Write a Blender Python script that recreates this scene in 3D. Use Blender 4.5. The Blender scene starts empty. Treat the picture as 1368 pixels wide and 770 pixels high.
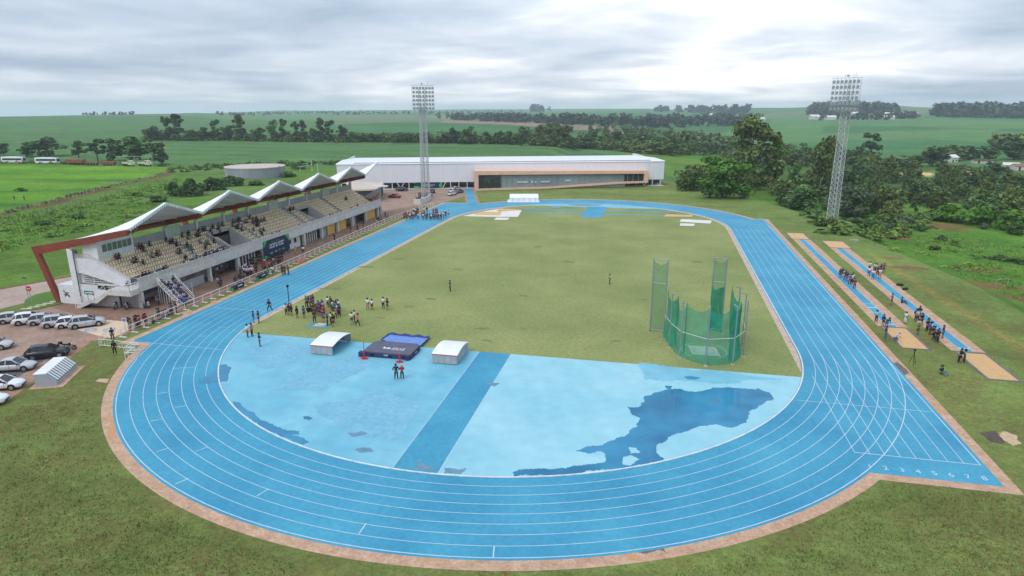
import bpy, math, random
import numpy as np
from mathutils import Vector, Matrix
from mathutils.geometry import tessellate_polygon
R = math.radians
rnd = random.Random(7)
scene = bpy.context.scene
COL = scene.collection

# ---------------------------------------------------------------- camera
W0, H0, FPX = 1368.0, 770.0, 867.7
CAM = np.array([18.474, -81.325, 29.198])
YAW, PIT, ROL = -0.22117, 0.27216, -0.00303
fw = np.array([math.sin(YAW) * math.cos(PIT), math.cos(YAW) * math.cos(PIT), -math.sin(PIT)])
_r = np.array([math.cos(YAW), -math.sin(YAW), 0.0]); _u = np.cross(_r, fw)
rt = math.cos(ROL) * _r + math.sin(ROL) * _u
up = -math.sin(ROL) * _r + math.cos(ROL) * _u
cd = bpy.data.cameras.new('camera'); cam = bpy.data.objects.new('camera', cd); COL.objects.link(cam)
cd.sensor_fit = 'HORIZONTAL'; cd.sensor_width = 36.0; cd.lens = FPX / W0 * 36.0
cd.clip_start = 0.5; cd.clip_end = 40000
M = Matrix(((rt[0], up[0], -fw[0], CAM[0]), (rt[1], up[1], -fw[1], CAM[1]), (rt[2], up[2], -fw[2], CAM[2]), (0, 0, 0, 1)))
cam.matrix_world = M
scene.camera = cam

# ---------------------------------------------------------------- world: overcast sky
SUN_AZ, SUN_EL = R(206.0), R(50.0)          # azimuth from +y towards +x
world = bpy.data.worlds.new('World'); scene.world = world; world.use_nodes = True
nt = world.node_tree; N = nt.nodes; L = nt.links
for n in list(N): N.remove(n)
out = N.new('ShaderNodeOutputWorld')
sky = N.new('ShaderNodeTexSky'); sky.sky_type = 'NISHITA'; sky.sun_disc = False
sky.sun_elevation = SUN_EL; sky.sun_rotation = SUN_AZ; sky.dust_density = 3.0
bg1 = N.new('ShaderNodeBackground'); bg1.inputs[1].default_value = 0.10
L.new(sky.outputs[0], bg1.inputs[0])
tc = N.new('ShaderNodeTexCoord')
sep = N.new('ShaderNodeSeparateXYZ'); L.new(tc.outputs['Generated'], sep.inputs[0])
def wm(op, a, b=None, c=None):
    n = N.new('ShaderNodeMath'); n.operation = op
    for i, v in enumerate((a, b, c)):
        if v is None: continue
        if isinstance(v, (int, float)): n.inputs[i].default_value = v
        else: L.new(v, n.inputs[i])
    return n.outputs[0]
zz = wm('ADD', wm('MAXIMUM', sep.outputs[2], 0.0), 0.10)
cx = wm('DIVIDE', sep.outputs[0], zz); cy = wm('DIVIDE', sep.outputs[1], zz)
comb = N.new('ShaderNodeCombineXYZ'); L.new(cx, comb.inputs[0]); L.new(cy, comb.inputs[1])
def wnoise(scale, det, rough, dist, off=(0, 0, 0), sc=(1, 1, 1)):
    mp = N.new('ShaderNodeMapping'); mp.inputs['Location'].default_value = off; mp.inputs['Scale'].default_value = sc
    L.new(comb.outputs[0], mp.inputs[0])
    n = N.new('ShaderNodeTexNoise'); n.inputs['Scale'].default_value = scale; n.inputs['Detail'].default_value = det
    n.inputs['Roughness'].default_value = rough; n.inputs['Distortion'].default_value = dist
    L.new(mp.outputs[0], n.inputs['Vector']); return n.outputs['Fac']
n1 = wnoise(0.36, 5.0, 0.50, 0.45, (3.1, 1.7, 0), (1.0, 1.0, 1))
n2 = wnoise(1.05, 4.0, 0.52, 0.5, (9.3, 4.2, 0), (1.0, 1.0, 1))
nn = wm('ADD', wm('MULTIPLY', wm('SUBTRACT', wm('ADD', wm('MULTIPLY', n1, 0.68), wm('MULTIPLY', n2, 0.32)), .5), 1.12), .470)
# the cloud deck is thinner and brighter towards the north
GL = R(-3.0); sd_ = Vector((math.sin(GL) * math.cos(R(9)), math.cos(GL) * math.cos(R(9)), math.sin(R(9))))
dot = N.new('ShaderNodeVectorMath'); dot.operation = 'DOT_PRODUCT'; L.new(tc.outputs['Generated'], dot.inputs[0]); dot.inputs[1].default_value = sd_
glow = wm('POWER', wm('MAXIMUM', dot.outputs['Value'], 0.0), 9.0)
hor = wm('POWER', wm('SUBTRACT', 1.0, wm('MINIMUM', wm('MAXIMUM', sep.outputs[2], 0.0), 1.0)), 26.0)
fac = wm('ADD', wm('ADD', wm('SUBTRACT', nn, .02), wm('MULTIPLY', glow, 0.17)), wm('MULTIPLY', hor, 0.13))
ramp = N.new('ShaderNodeValToRGB'); cr = ramp.color_ramp
cr.elements[0].position = 0.40; cr.elements[0].color = (0.315, 0.39, 0.49, 1)
cr.elements[1].position = 0.74; cr.elements[1].color = (0.97, 0.97, 0.98, 1)
e = cr.elements.new(0.51); e.color = (0.44, 0.515, 0.615, 1)
e = cr.elements.new(0.61); e.color = (0.61, 0.66, 0.73, 1)
L.new(fac, ramp.inputs[0])
bg2 = N.new('ShaderNodeBackground'); bg2.inputs[1].default_value = 1.0; L.new(ramp.outputs[0], bg2.inputs[0])
# overcast law: brighter overhead than at the horizon
L.new(wm('ADD', .89, wm('MULTIPLY', wm('MAXIMUM', sep.outputs[2], 0.0), .9)), bg2.inputs[1])
mixs = N.new('ShaderNodeMixShader'); mixs.inputs[0].default_value = 0.93
L.new(bg1.outputs[0], mixs.inputs[1]); L.new(bg2.outputs[0], mixs.inputs[2]); L.new(mixs.outputs[0], out.inputs[0])

sl = bpy.data.lights.new('sun', 'SUN'); sl.energy = 1.1; sl.angle = R(30); sl.color = (1.0, 0.97, 0.93)
so = bpy.data.objects.new('sun', sl); COL.objects.link(so)
sdir = Vector((math.sin(SUN_AZ) * math.cos(SUN_EL), math.cos(SUN_AZ) * math.cos(SUN_EL), math.sin(SUN_EL)))
so.rotation_euler = sdir.to_track_quat('Z', 'Y').to_euler(); so.location = (0, 0, 200)

scene.view_settings.view_transform = 'Standard'; scene.view_settings.look = 'None'
scene.view_settings.exposure = 0.53; scene.view_settings.gamma = 1.0
scene.view_settings.use_curve_mapping = False
scene.render.engine = 'CYCLES'
scene.cycles.max_bounces = 6; scene.cycles.transparent_max_bounces = 12; scene.cycles.volume_bounces = 1
scene.cycles.use_denoising = True

# ---------------------------------------------------------------- terrain height and rays
def ss(a, b, x):
    t = np.clip((x - a) / (b - a), 0, 1); return t * t * (3 - 2 * t)
CRX = np.array([-200, -60, 0, 17.8, 45.9, 66.6, 100, 129, 149, 181, 230, 300])
CRV = np.array([74, 71, 70, 69.3, 68.3, 65, 60.5, 52, 44.6, 27, -5, -60.])
def crest_d(x, y): return (x - np.interp(y, CRX, CRV)) * np.where(y > 95, 0.8, 1.0)
AZ = np.array([-3.2, -1.3, -.889, -.684, -.55, -.4, -.221, .023, .226, .447, 1.0, 3.2])
def Hm(x, y):
    x = np.asarray(x, float); y = np.asarray(y, float)
    d = crest_d(x, y); r = np.hypot(x - CAM[0], y - CAM[1]); az = np.arctan2(x - CAM[0], y - CAM[1])
    h = -4.5 * ss(0, 15, d) * (1 - ss(240, 430, d)) - 4.5 * ss(30, 130, d) * (1 - ss(190, 400, d))
    A = np.interp(az, AZ, [8, 12, 11.6, 9.6, 5.5, 4, 9, 17, 19, 17, 17, 8])
    r0 = np.interp(az, AZ, [900, 700, 700, 900, 2000, 2500, 2500, 1800, 1500, 1500, 1500, 900])
    r1 = np.interp(az, AZ, [2500, 1800, 1800, 2000, 4500, 5500, 5000, 3800, 3500, 3500, 3500, 2500])
    h = h + A * ss(r0, r1, r) * (1 - .35 * ss(r1, 2.2 * r1, r))
    h = h - np.minimum(.0125 * np.maximum(0, r - 1.12 * r1), 95.)
    hx, hy = CAM[0] + 3350 * math.sin(.260), CAM[1] + 3350 * math.cos(.260)
    h = h + 20 * np.exp(-(((x - hx) / 165) ** 2 + ((y - hy) / 260) ** 2))
    h = h + 2.6 * ss(500, 1500, r) * (np.sin(x / 310 + 1) * np.cos(y / 270) + .6 * np.sin((x + y) / 190))
    lf = ss(88, 110, -x) * ss(30, 120, r)
    h = h + .35 * lf * (np.sin(x / 9.) * np.cos(y / 13.) + .6 * np.sin((x - y) / 6.3))
    h = h + .45 * ss(14, 24, d) * (1 - ss(500, 700, r)) * (np.sin(x / 8.) * np.cos(y / 11.) + .5 * np.sin((x + y) / 5.))
    return h
def hz(x, y): return float(Hm(x, y))
def ray(px, py): return rt * ((px - W0 / 2) / FPX) - up * ((py - H0 / 2) / FPX) + fw
def at(px, py, z=None):
    """ground point seen at a pixel of the photograph (or the point at height z)"""
    d = ray(px, py)
    if z is not None:
        t = (z - CAM[2]) / d[2]; P = CAM + d * t; return Vector(P)
    return Vector(at_many([(px, py)])[0])
def at_many(Q):
    Q = np.asarray(Q, float); D = rt[None] * ((Q[:, :1] - W0 / 2) / FPX) - up[None] * ((Q[:, 1:2] - H0 / 2) / FPX) + fw[None]
    t = np.full(len(Q), 22.0); act = np.ones(len(Q), bool)
    for _ in range(230):
        P = CAM + D[act] * t[act, None]; up_ = P[:, 2] > Hm(P[:, 0], P[:, 1]); ia = np.where(act)[0]
        t[ia[up_]] *= 1.03; act[ia[~up_]] = False; act &= t < 14000
        if not act.any(): break
    lo, hi = t / 1.03, t.copy()
    for _ in range(26):
        m = (lo + hi) / 2; P = CAM + D * m[:, None]; b = P[:, 2] < Hm(P[:, 0], P[:, 1]); hi = np.where(b, m, hi); lo = np.where(b, lo, m)
    return CAM + D * hi[:, None]
def sample_poly(poly, n, rg):
    P = np.array(poly, float); lo, hi = P.min(0), P.max(0); out = np.zeros((0, 2))
    while len(out) < n:
        q = rg.uniform(lo, hi, (n * 3, 2)); out = np.concatenate([out, q[in_poly(q[:, 0], q[:, 1], poly)]])
    return at_many(out[:n])
def px_of(P):
    d = np.asarray(P, float) - CAM; k = max(d @ fw, .1); return W0 / 2 + FPX * (d @ rt) / k, H0 / 2 - FPX * (d @ up) / k

# ---------------------------------------------------------------- materials
MATS = {}
def mat(name, c, rough=.8, var=.12, sc=1.0, c2=None, bump=0., spec=.3, metal=0., det=5., alpha=None, sc2=None, rnd_island=0., rnd_obj=0., stretch=None, emit=None):
    """procedural material: base colour broken up by noise, optional second colour, bump, per-island variation"""
    if name in MATS: return MATS[name]
    m = bpy.data.materials.new(name); MATS[name] = m; m.use_nodes = True
    t = m.node_tree; n = t.nodes; b = n['Principled BSDF']
    b.inputs['Roughness'].default_value = rough; b.inputs['Metallic'].default_value = metal
    b.inputs['Specular IOR Level'].default_value = spec
    co = n.new('ShaderNodeTexCoord'); v = co.outputs['Object']
    if stretch:
        mp = n.new('ShaderNodeMapping'); mp.inputs['Scale'].default_value = stretch; t.links.new(v, mp.inputs[0]); v = mp.outputs[0]
    no = n.new('ShaderNodeTexNoise'); no.inputs['Scale'].default_value = sc; no.inputs['Detail'].default_value = det; no.inputs['Roughness'].default_value = .62
    t.links.new(v, no.inputs['Vector'])
    rp = n.new('ShaderNodeValToRGB'); e = rp.color_ramp.elements
    a = [max(0, x * (1 - var)) for x in c]; d = [x * (1 + var) for x in (c2 or c)]
    if c2: a = list(c); d = list(c2)
    e[0].position = .32; e[0].color = (*a, 1); e[1].position = .68; e[1].color = (*d, 1)
    t.links.new(no.outputs['Fac'], rp.inputs[0]); col = rp.outputs[0]
    if sc2:
        n2 = n.new('ShaderNodeTexNoise'); n2.inputs['Scale'].default_value = sc2; n2.inputs['Detail'].default_value = 3
        t.links.new(v, n2.inputs['Vector'])
        mr = n.new('ShaderNodeMapRange'); mr.inputs[1].default_value = .3; mr.inputs[2].default_value = .7; mr.inputs[3].default_value = 1 - var * 1.3; mr.inputs[4].default_value = 1 + var * 1.3
        t.links.new(n2.outputs['Fac'], mr.inputs[0])
        mx = n.new('ShaderNodeVectorMath'); mx.operation = 'SCALE'; t.links.new(col, mx.inputs[0]); t.links.new(mr.outputs[0], mx.inputs['Scale']); col = mx.outputs[0]
    for amt, kind in ((rnd_island, 0), (rnd_obj, 1)):
        if amt:
            g = n.new('ShaderNodeNewGeometry').outputs['Random Per Island'] if kind == 0 else n.new('ShaderNodeObjectInfo').outputs['Random']
            mr = n.new('ShaderNodeMapRange'); mr.inputs[3].default_value = 1 - amt; mr.inputs[4].default_value = 1 + amt
            t.links.new(g, mr.inputs[0])
            mx = n.new('ShaderNodeVectorMath'); mx.operation = 'SCALE'; t.links.new(col, mx.inputs[0]); t.links.new(mr.outputs[0], mx.inputs['Scale']); col = mx.outputs[0]
    t.links.new(col, b.inputs['Base Color'])
    if bump:
        bp = n.new('ShaderNodeBump'); bp.inputs['Strength'].default_value = bump; bp.inputs['Distance'].default_value = .05
        n3 = n.new('ShaderNodeTexNoise'); n3.inputs['Scale'].default_value = (sc2 or sc) * 4; n3.inputs['Detail'].default_value = 4
        t.links.new(v, n3.inputs['Vector']); t.links.new(n3.outputs['Fac'], bp.inputs['Height']); t.links.new(bp.outputs[0], b.inputs['Normal'])
    if alpha is not None: b.inputs['Alpha'].default_value = alpha
    return m

# ---------------------------------------------------------------- mesh builder
class MB:
    def __init__(s, xf=None): s.v = []; s.f = []; s.m = []; s.mi = 0; s.xf = xf
    def add(s, vs, fs):
        b = len(s.v)
        s.v += [tuple(s.xf @ Vector(v)) if s.xf else tuple(v) for v in vs]
        for f in fs: s.f.append(tuple(b + i for i in f)); s.m.append(s.mi)
        return s
    def box(s, x0, y0, z0, x1, y1, z1):
        return s.add([(x0, y0, z0), (x1, y0, z0), (x1, y1, z0), (x0, y1, z0), (x0, y0, z1), (x1, y0, z1), (x1, y1, z1), (x0, y1, z1)],
                     [(0, 3, 2, 1), (4, 5, 6, 7), (0, 1, 5, 4), (1, 2, 6, 5), (2, 3, 7, 6), (3, 0, 4, 7)])
    def obox(s, p, q, w, h, upv=(0, 0, 1)):
        """a bar from p to q, w wide, h high"""
        p = Vector(p); q = Vector(q); d = (q - p).normalized(); u = Vector(upv)
        sd = d.cross(u)
        if sd.length < 1e-4: sd = d.cross(Vector((1, 0, 0)))
        sd.normalize(); u = sd.cross(d)
        vs = []
        for c in (p, q):
            for a, b in ((-1, -1), (1, -1), (1, 1), (-1, 1)): vs.append(c + sd * (a * w / 2) + u * (b * h / 2))
        return s.add(vs, [(0, 1, 2, 3), (7, 6, 5, 4), (0, 4, 5, 1), (1, 5, 6, 2), (2, 6, 7, 3), (3, 7, 4, 0)])
    def tube(s, p, q, r, n=6, r2=None):
        p = Vector(p); q = Vector(q); d = (q - p).normalized(); a = d.orthogonal().normalized(); b = d.cross(a); r2 = r if r2 is None else r2
        vs = []
        for c, rr in ((p, r), (q, r2)):
            for i in range(n):
                t = 2 * math.pi * i / n; vs.append(c + (a * math.cos(t) + b * math.sin(t)) * rr)
        fs = [(i, (i + 1) % n, n + (i + 1) % n, n + i) for i in range(n)] + [tuple(range(n - 1, -1, -1)), tuple(range(n, 2 * n))]
        return s.add(vs, fs)
    def path(s, pts, r, n=5):
        for a, b in zip(pts, pts[1:]): s.tube(a, b, r, n)
        return s
    def quad(s, a, b, c, d): return s.add([a, b, c, d], [(0, 1, 2, 3)])
    def tri(s, a, b, c): return s.add([a, b, c], [(0, 1, 2)])
    def prism(s, pts, z0, z1):
        """polygon in xy (counter-clockwise), extruded"""
        n = len(pts); vs = [(x, y, z0) for x, y in pts] + [(x, y, z1) for x, y in pts]
        tris = tessellate_polygon([[Vector((x, y, 0)) for x, y in pts]])
        fs = [(i, (i + 1) % n, n + (i + 1) % n, n + i) for i in range(n)]
        for a, b, c in tris:
            A, B, C = (Vector((*pts[k], 0)) for k in (a, b, c))
            if (B - A).cross(C - A).z < 0: b, c = c, b
            fs.append((n + a, n + b, n + c)); fs.append((c, b, a))
        return s.add(vs, fs)
    def loft(s, rings, cap=True, close=True):
        n = len(rings[0]); vs = [v for r in rings for v in r]; fs = []
        for k in range(len(rings) - 1):
            for i in range(n if close else n - 1):
                j = (i + 1) % n; fs.append((k * n + i, k * n + j, (k + 1) * n + j, (k + 1) * n + i))
        if cap: fs += [tuple(range(n - 1, -1, -1)), tuple(range((len(rings) - 1) * n, len(rings) * n))]
        return s.add(vs, fs)
    def sheet(s, outer, z, holes=()):
        loops = [[Vector((x, y, 0)) for x, y in outer]] + [[Vector((x, y, 0)) for x, y in h] for h in holes]
        flat = [v for l in loops for v in l]; fs = []
        for a, b, c in tessellate_polygon(loops):
            n = (flat[b] - flat[a]).cross(flat[c] - flat[a]).z
            if abs(n) < 1e-9: continue
            fs.append((a, b, c) if n > 0 else (a, c, b))
        return s.add([(v.x, v.y, z) for v in flat], fs)
    def mesh(s, name, mats, off=None, smooth=False):
        me = bpy.data.meshes.new(name); o = off or (0, 0, 0)
        me.from_pydata([(v[0] - o[0], v[1] - o[1], v[2] - o[2]) for v in s.v], [], s.f)
        for m in (mats if isinstance(mats, (list, tuple)) else [mats]): me.materials.append(m)
        if any(s.m): me.polygons.foreach_set('material_index', s.m)
        if smooth: me.polygons.foreach_set('use_smooth', [True] * len(s.f))
        me.update(); return me

THINGS = []
def obj(name, me, parent=None, label=None, cat=None, group=None, kind=None):
    o = bpy.data.objects.new(name, me); COL.objects.link(o)
    if parent: o.parent = parent
    if label: o['label'] = label
    if cat: o['category'] = cat
    if group: o['group'] = group
    if kind: o['kind'] = kind
    if cat and not parent: THINGS.append(o)
    return o
def thing(name, label, cat, loc=(0, 0, 0), rz=0, group=None):
    o = obj(name, None, None, label, cat, group); o.location = loc; o.rotation_euler = (0, 0, rz); o.empty_display_size = .2
    return o
def part(parent, name, mb, mats, root=None, smooth=False, label=None, kind=None):
    """mesh written in world coordinates (root given and unrotated) or in the thing's own (root None)"""
    return obj(name, mb.mesh(name, mats, root.location if root else None, smooth), parent, label, None, None, kind)
def struct(name, mb, mats, smooth=False, parent=None):
    return obj(name, mb.mesh(name, mats, None, smooth), parent, kind=None if parent else 'structure')
def copy_tree(o, label=None, group=None, loc=None, rz=None, parent=None, scale=None):
    c = o.copy(); COL.objects.link(c)
    if parent is not None: c.parent = parent
    if label: c['label'] = label
    if group: c['group'] = group
    if loc is not None: c.location = loc
    if rz is not None: c.rotation_euler = (0, 0, rz)
    if scale is not None: c.scale = scale
    for ch in KIDS.get(o.name, ()) : copy_tree(ch, parent=c)
    if parent is None and 'category' in c: THINGS.append(c)
    return c
KIDS = {}
def index_kids(root):
    """remember a thing's parts and sub-parts, so that copies are cheap"""
    for c in list(root.children):
        KIDS.setdefault(root.name, []).append(c); index_kids(c)
ORD = ['leftmost', 'second', 'third', 'fourth', 'fifth', 'sixth', 'seventh', 'eighth', 'ninth', 'tenth', 'eleventh', 'twelfth', 'thirteenth', 'fourteenth', 'fifteenth', 'sixteenth', 'seventeenth', 'eighteenth', 'nineteenth', 'twentieth']
NUMW = ['zero', 'one', 'two', 'three', 'four', 'five', 'six', 'seven', 'eight', 'nine', 'ten', 'eleven', 'twelve', 'thirteen', 'fourteen', 'fifteen', 'sixteen', 'seventeen', 'eighteen', 'nineteen', 'twenty']
def single_out():
    by = {}
    for o in THINGS: by.setdefault(o['label'], []).append(o)
    for lab, os_ in by.items():
        if len(os_) < 2: continue
        os_.sort(key=lambda o: px_of(o.location)[0]); n = len(os_)
        for i, o in enumerate(os_):
            if n == 2: w = 'the left one' if i == 0 else 'the right one'
            elif i == 0: w = 'leftmost of ' + (NUMW[n] if n < 21 else 'all')
            elif i == n - 1: w = 'rightmost of ' + (NUMW[n] if n < 21 else 'all')
            elif i < 20: w = ORD[i] + ' from left'
            else: w = ORD[n - 1 - i] + ' from right' if n - 1 - i < 20 else ''
            o['label'] = lab + (', ' + w if w else '')
# ================================================================ GROUND
def seg_d(x, y, a, b):
    ax, ay = a[:2]; bx, by = b[:2]; L2 = (bx - ax) ** 2 + (by - ay) ** 2
    t = np.clip(((x - ax) * (bx - ax) + (y - ay) * (by - ay)) / L2, 0, 1)
    return np.hypot(x - ax - t * (bx - ax), y - ay - t * (by - ay))
def in_poly(x, y, P):
    ins = np.zeros(x.shape, bool); n = len(P)
    for i in range(n):
        x1, y1 = P[i][:2]; x2, y2 = P[(i + 1) % n][:2]
        if y1 == y2: continue
        c = ((y1 > y) != (y2 > y)) & (x < (x2 - x1) * (y - y1) / (y2 - y1) + x1); ins ^= c
    return ins
def pl(*pix): return [at(*q) for q in pix]

def build_ground():
    rr = [0.0]; r = 1.5
    while r < 240: rr.append(r); r += 1.3 if r > 30 else 3
    while r < 12000: rr.append(r); r *= 1.016
    az = list(np.arange(-1.06, .64, .0042)); az = az + list(np.linspace(.70, 2 * math.pi - 1.12, 44))
    nr, na = len(rr), len(az)
    RR, AA = np.meshgrid(np.array(rr), np.array(az), indexing='ij')
    X = CAM[0] + RR * np.sin(AA); Y = CAM[1] + RR * np.cos(AA); Z = Hm(X, Y)
    d = crest_d(X, Y)
    rg = np.random.RandomState(3)
    # -- land cover, in world metres
    col = np.empty(X.shape + (3,)); col[:] = (.160, .196, .054)
    def put(mask, c, soft=None):
        w = mask.astype(float)[..., None] if soft is None else soft[..., None]
        col[:] = col * (1 - w) + np.array(c) * w
    wob = 2.0 * np.sin(X / 7.) * np.cos(Y / 9.) + 1.3 * np.sin((X + Y) / 3.7)
    put(None, (.150, .205, .052), ss(-24, 0, d + wob) * (Y < 175))                      # mown bank
    put(None, (.085, .180, .024), ss(3, 7, d + wob * .8))                               # meadow
    put(None, (.120, .205, .026), ss(14, 30, d + 3 * wob) * ss(-.2, .6, np.sin(X / 11. + 1) * np.cos(Y / 17.) + .4 * np.sin(Y / 5.)))
    ds = np.minimum(seg_d(X, Y, (61.7, 61), (62.5, 35)), seg_d(X, Y, (62.5, 35), (65.8, -30)))
    put(None, (.27, .23, .065), (1 - ss(.3, 1.3, ds + .3 * wob * .3)) * .8)
    for q in ((1252, 303, 9, 5), (1200, 318, 4, 2), (1330, 382, 14, 2.0), (1300, 360, 7, 1.5), (1215, 358, 4, 1.2), (1190, 345, 3, 1), (1367, 400, 8, 1.5)):
        P = at(q[0], q[1]); e = np.hypot((X - P.x) / q[2], (Y - P.y) / q[3] / 1.6) + .12 * wob
        put(None, (.20, .085, .05), (1 - ss(.6, 1.1, e)) * .75)
    woodf = ss(95, 120, d + 2 * wob) * (1 - ss(330, 400, d)) * ss(-200, 60, X)
    put(None, (.070, .125, .030), woodf)
    # -- left: rough bank, dirt strip along the farm fence, bright pasture
    xf = -167 - (Y - 68) * .347
    left = ss(92, 100, -X + wob)
    put(None, (.095, .180, .026), left)
    put(None, (.115, .175, .045), left * ss(.1, .8, np.sin(X / 13.) * np.cos(Y / 21.) + .5 * np.sin((X - Y) / 7.)))
    mown = (X < -88) & (X > -135) & (Y < 60); put(None, (.095, .165, .026), ss(0, 6, X + 122 + .45 * (Y - 10) + wob * .5) * (X < -86) * (Y < 95))
    put(None, (.165, .062, .038), (1 - ss(1.0, 3.2, np.abs(X - xf - 4.0) + .5 * wob)) * (Y > -60) * (Y < 186) * .8)
    past = (X < xf + 1) & (Y < 207); put(past, (.112, .245, .016))
    put(None, (.070, .185, .020), past * ss(.25, .8, np.sin(Y / 5.5 + .9 * np.sin(X / 23.)) * np.cos(X / 31.)))
    put(None, (.135, .255, .026), past * ss(.45, .9, np.sin(Y / 9. + X / 60.) * np.cos(X / 47. + 2)))
    # -- soybean fields behind
    far = (Y > 218 - .05 * (X + 60)) & (d > -400)
    soy = far & ~((d > 40) & (RLIM(X, Y)))
    soy |= (X < xf) & (Y > 220)
    put(soy, (.080, .165, .050))
    # -- patchwork beyond
    R2 = np.hypot(X - CAM[0], Y - CAM[1]); A2 = np.arctan2(X - CAM[0], Y - CAM[1])
    seeds = [(rg.uniform(-1.2, .9), rg.uniform(math.log(650), math.log(9000)), rg.randint(0, 8)) for _ in range(90)]
    pal = [(.058, .165, .050), (.072, .185, .058), (.050, .14, .046), (.085, .19, .066), (.13, .18, .08), (.060, .17, .056), (.10, .20, .066), (.055, .15, .048)]
    best = np.full(X.shape, 1e9); idx = np.zeros(X.shape, int)
    lr = np.log(np.maximum(R2, 10))
    for k, (a, l, c) in enumerate(seeds):
        dd = ((A2 - a) * 2.2) ** 2 + ((lr - l) * 2.4) ** 2; mk = dd < best; best[mk] = dd[mk]; idx[mk] = c
    pc = np.array(pal)[idx]; w = ss(620, 640, R2)[..., None] * (np.abs(np.mod(A2 + 3, 6.3)) > -1)[..., None]
    w = w * ((A2 > -.5) | (R2 > 1700))[..., None]
    col[:] = col * (1 - w) + pc * w
    tan = [at(590, 160.5), at(700, 163.5), at(790, 168.5), at(868, 175.5), at(868, 180), at(770, 173.5), at(680, 167), at(590, 164)]
    put(in_poly(X, Y, tan), (.26, .17, .12))
    pale = pl((560, 155.5), (700, 154.5), (800, 156), (800, 160), (600, 159.5)); put(in_poly(X, Y, pale), (.15, .20, .10))
    pale = pl((935, 182), (1000, 171), (1100, 166), (1100, 176), (1040, 186)); put(in_poly(X, Y, pale), (.095, .20, .055))
    dam = pl((1200, 234), (1240, 228.5), (1308, 229), (1308, 236), (1260, 238)); put(in_poly(X, Y, dam), (.16, .20, .06))
    for q in (((1202, 232), (1245, 231), (1245, 234.5), (1202, 235)), ((1276, 227), (1300, 229.5), (1306, 234.5), (1276, 233))):
        put(in_poly(X, Y, pl(*q)), (.50, .36, .15))
    vs = np.stack([X, Y, Z], -1).reshape(-1, 3)
    I = np.arange(nr * na).reshape(nr, na); J = np.roll(I, -1, 1)
    f = np.stack([I[:-1], I[1:], J[1:], J[:-1]], -1).reshape(-1, 4)
    me = bpy.data.meshes.new('ground'); me.vertices.add(len(vs)); me.vertices.foreach_set('co', vs.ravel())
    me.loops.add(f.size); me.loops.foreach_set('vertex_index', f[:, ::-1].ravel() if False else f.ravel())
    me.polygons.add(len(f)); me.polygons.foreach_set('loop_start', np.arange(0, f.size, 4)); me.polygons.foreach_set('loop_total', np.full(len(f), 4))
    me.update(calc_edges=True); me.flip_normals() if me.polygons[5000].normal.z < 0 else None
    at_ = me.color_attributes.new('cover', 'FLOAT_COLOR', 'POINT')
    at_.data.foreach_set('color', np.concatenate([col.reshape(-1, 3), np.ones((len(vs), 1))], 1).astype('f').ravel())
    me.polygons.foreach_set('use_smooth', [True] * len(f))
    m = bpy.data.materials.new('land_cover'); m.use_nodes = True; t = m.node_tree; n = t.nodes; b = n['Principled BSDF']
    b.inputs['Roughness'].default_value = .95; b.inputs['Specular IOR Level'].default_value = .1
    ca = n.new('ShaderNodeVertexColor'); ca.layer_name = 'cover'; co = n.new('ShaderNodeTexCoord')
    def noise(s, det=4, rough=.6, st=None):
        v = co.outputs['Object']
        if st: mp = n.new('ShaderNodeMapping'); mp.inputs['Scale'].default_value = st; t.links.new(v, mp.inputs[0]); v = mp.outputs[0]
        q = n.new('ShaderNodeTexNoise'); q.inputs['Scale'].default_value = s; q.inputs['Detail'].default_value = det; q.inputs['Roughness'].default_value = rough
        t.links.new(v, q.inputs['Vector']); return q.outputs['Fac']
    def rng(f_, a, b_, lo, hi):
        q = n.new('ShaderNodeMapRange'); q.inputs[1].default_value = a; q.inputs[2].default_value = b_; q.inputs[3].default_value = lo; q.inputs[4].default_value = hi
        t.links.new(f_, q.inputs[0]); return q.outputs[0]
    def scale(c, f_):
        q = n.new('ShaderNodeVectorMath'); q.operation = 'SCALE'; t.links.new(c, q.inputs[0]); t.links.new(f_, q.inputs['Scale']); return q.outputs[0]
    c = ca.outputs['Color']
    c = scale(c, rng(noise(3.0, 7, .78), .3, .7, .58, 1.42)); c = scale(c, rng(noise(9., 5, .8), .3, .7, .75, 1.25)); c = scale(c, rng(noise(.16, 5, .65), .3, .7, .80, 1.2)); c = scale(c, rng(noise(.9, 4, .6), .3, .7, .80, 1.2))
    c = scale(c, rng(noise(.02, 3, .5, (1, 2.5, 1)), .3, .7, .86, 1.14)); c = scale(c, rng(noise(.5, 4, .6, (.012, .10, 1)), .3, .7, .82, 1.18))
    # worn patches of red earth, only in the lawns near the track
    geo = n.new('ShaderNodeSeparateXYZ'); t.links.new(co.outputs['Object'], geo.inputs[0])
    def mth(op, a, b_):
        q = n.new('ShaderNodeMath'); q.operation = op
        for i, v in enumerate((a, b_)):
            if isinstance(v, (int, float)): q.inputs[i].default_value = v
            else: t.links.new(v, q.inputs[i])
        return q.outputs[0]
    worn = mth('MULTIPLY', rng(noise(.13, 3, .5, (1, .8, 1)), .46, .60, 0, 1), rng(noise(1.9, 8, .74), .47, .60, 0, 1))
    near = mth('MULTIPLY', rng(geo.outputs[1], 60, 20, 0, 1), rng(mth('ABSOLUTE', geo.outputs[0], 0), 82, 66, 0, 1))
    mx = n.new('ShaderNodeMix'); mx.data_type = 'RGBA'; t.links.new(mth('MULTIPLY', mth('MULTIPLY', worn, near), .72), mx.inputs[0]); t.links.new(c, mx.inputs[6]); mx.inputs[7].default_value = (.15, .062, .035, 1)
    dry = rng(noise(.33, 6, .75), .46, .66, 0, .45)
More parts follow.
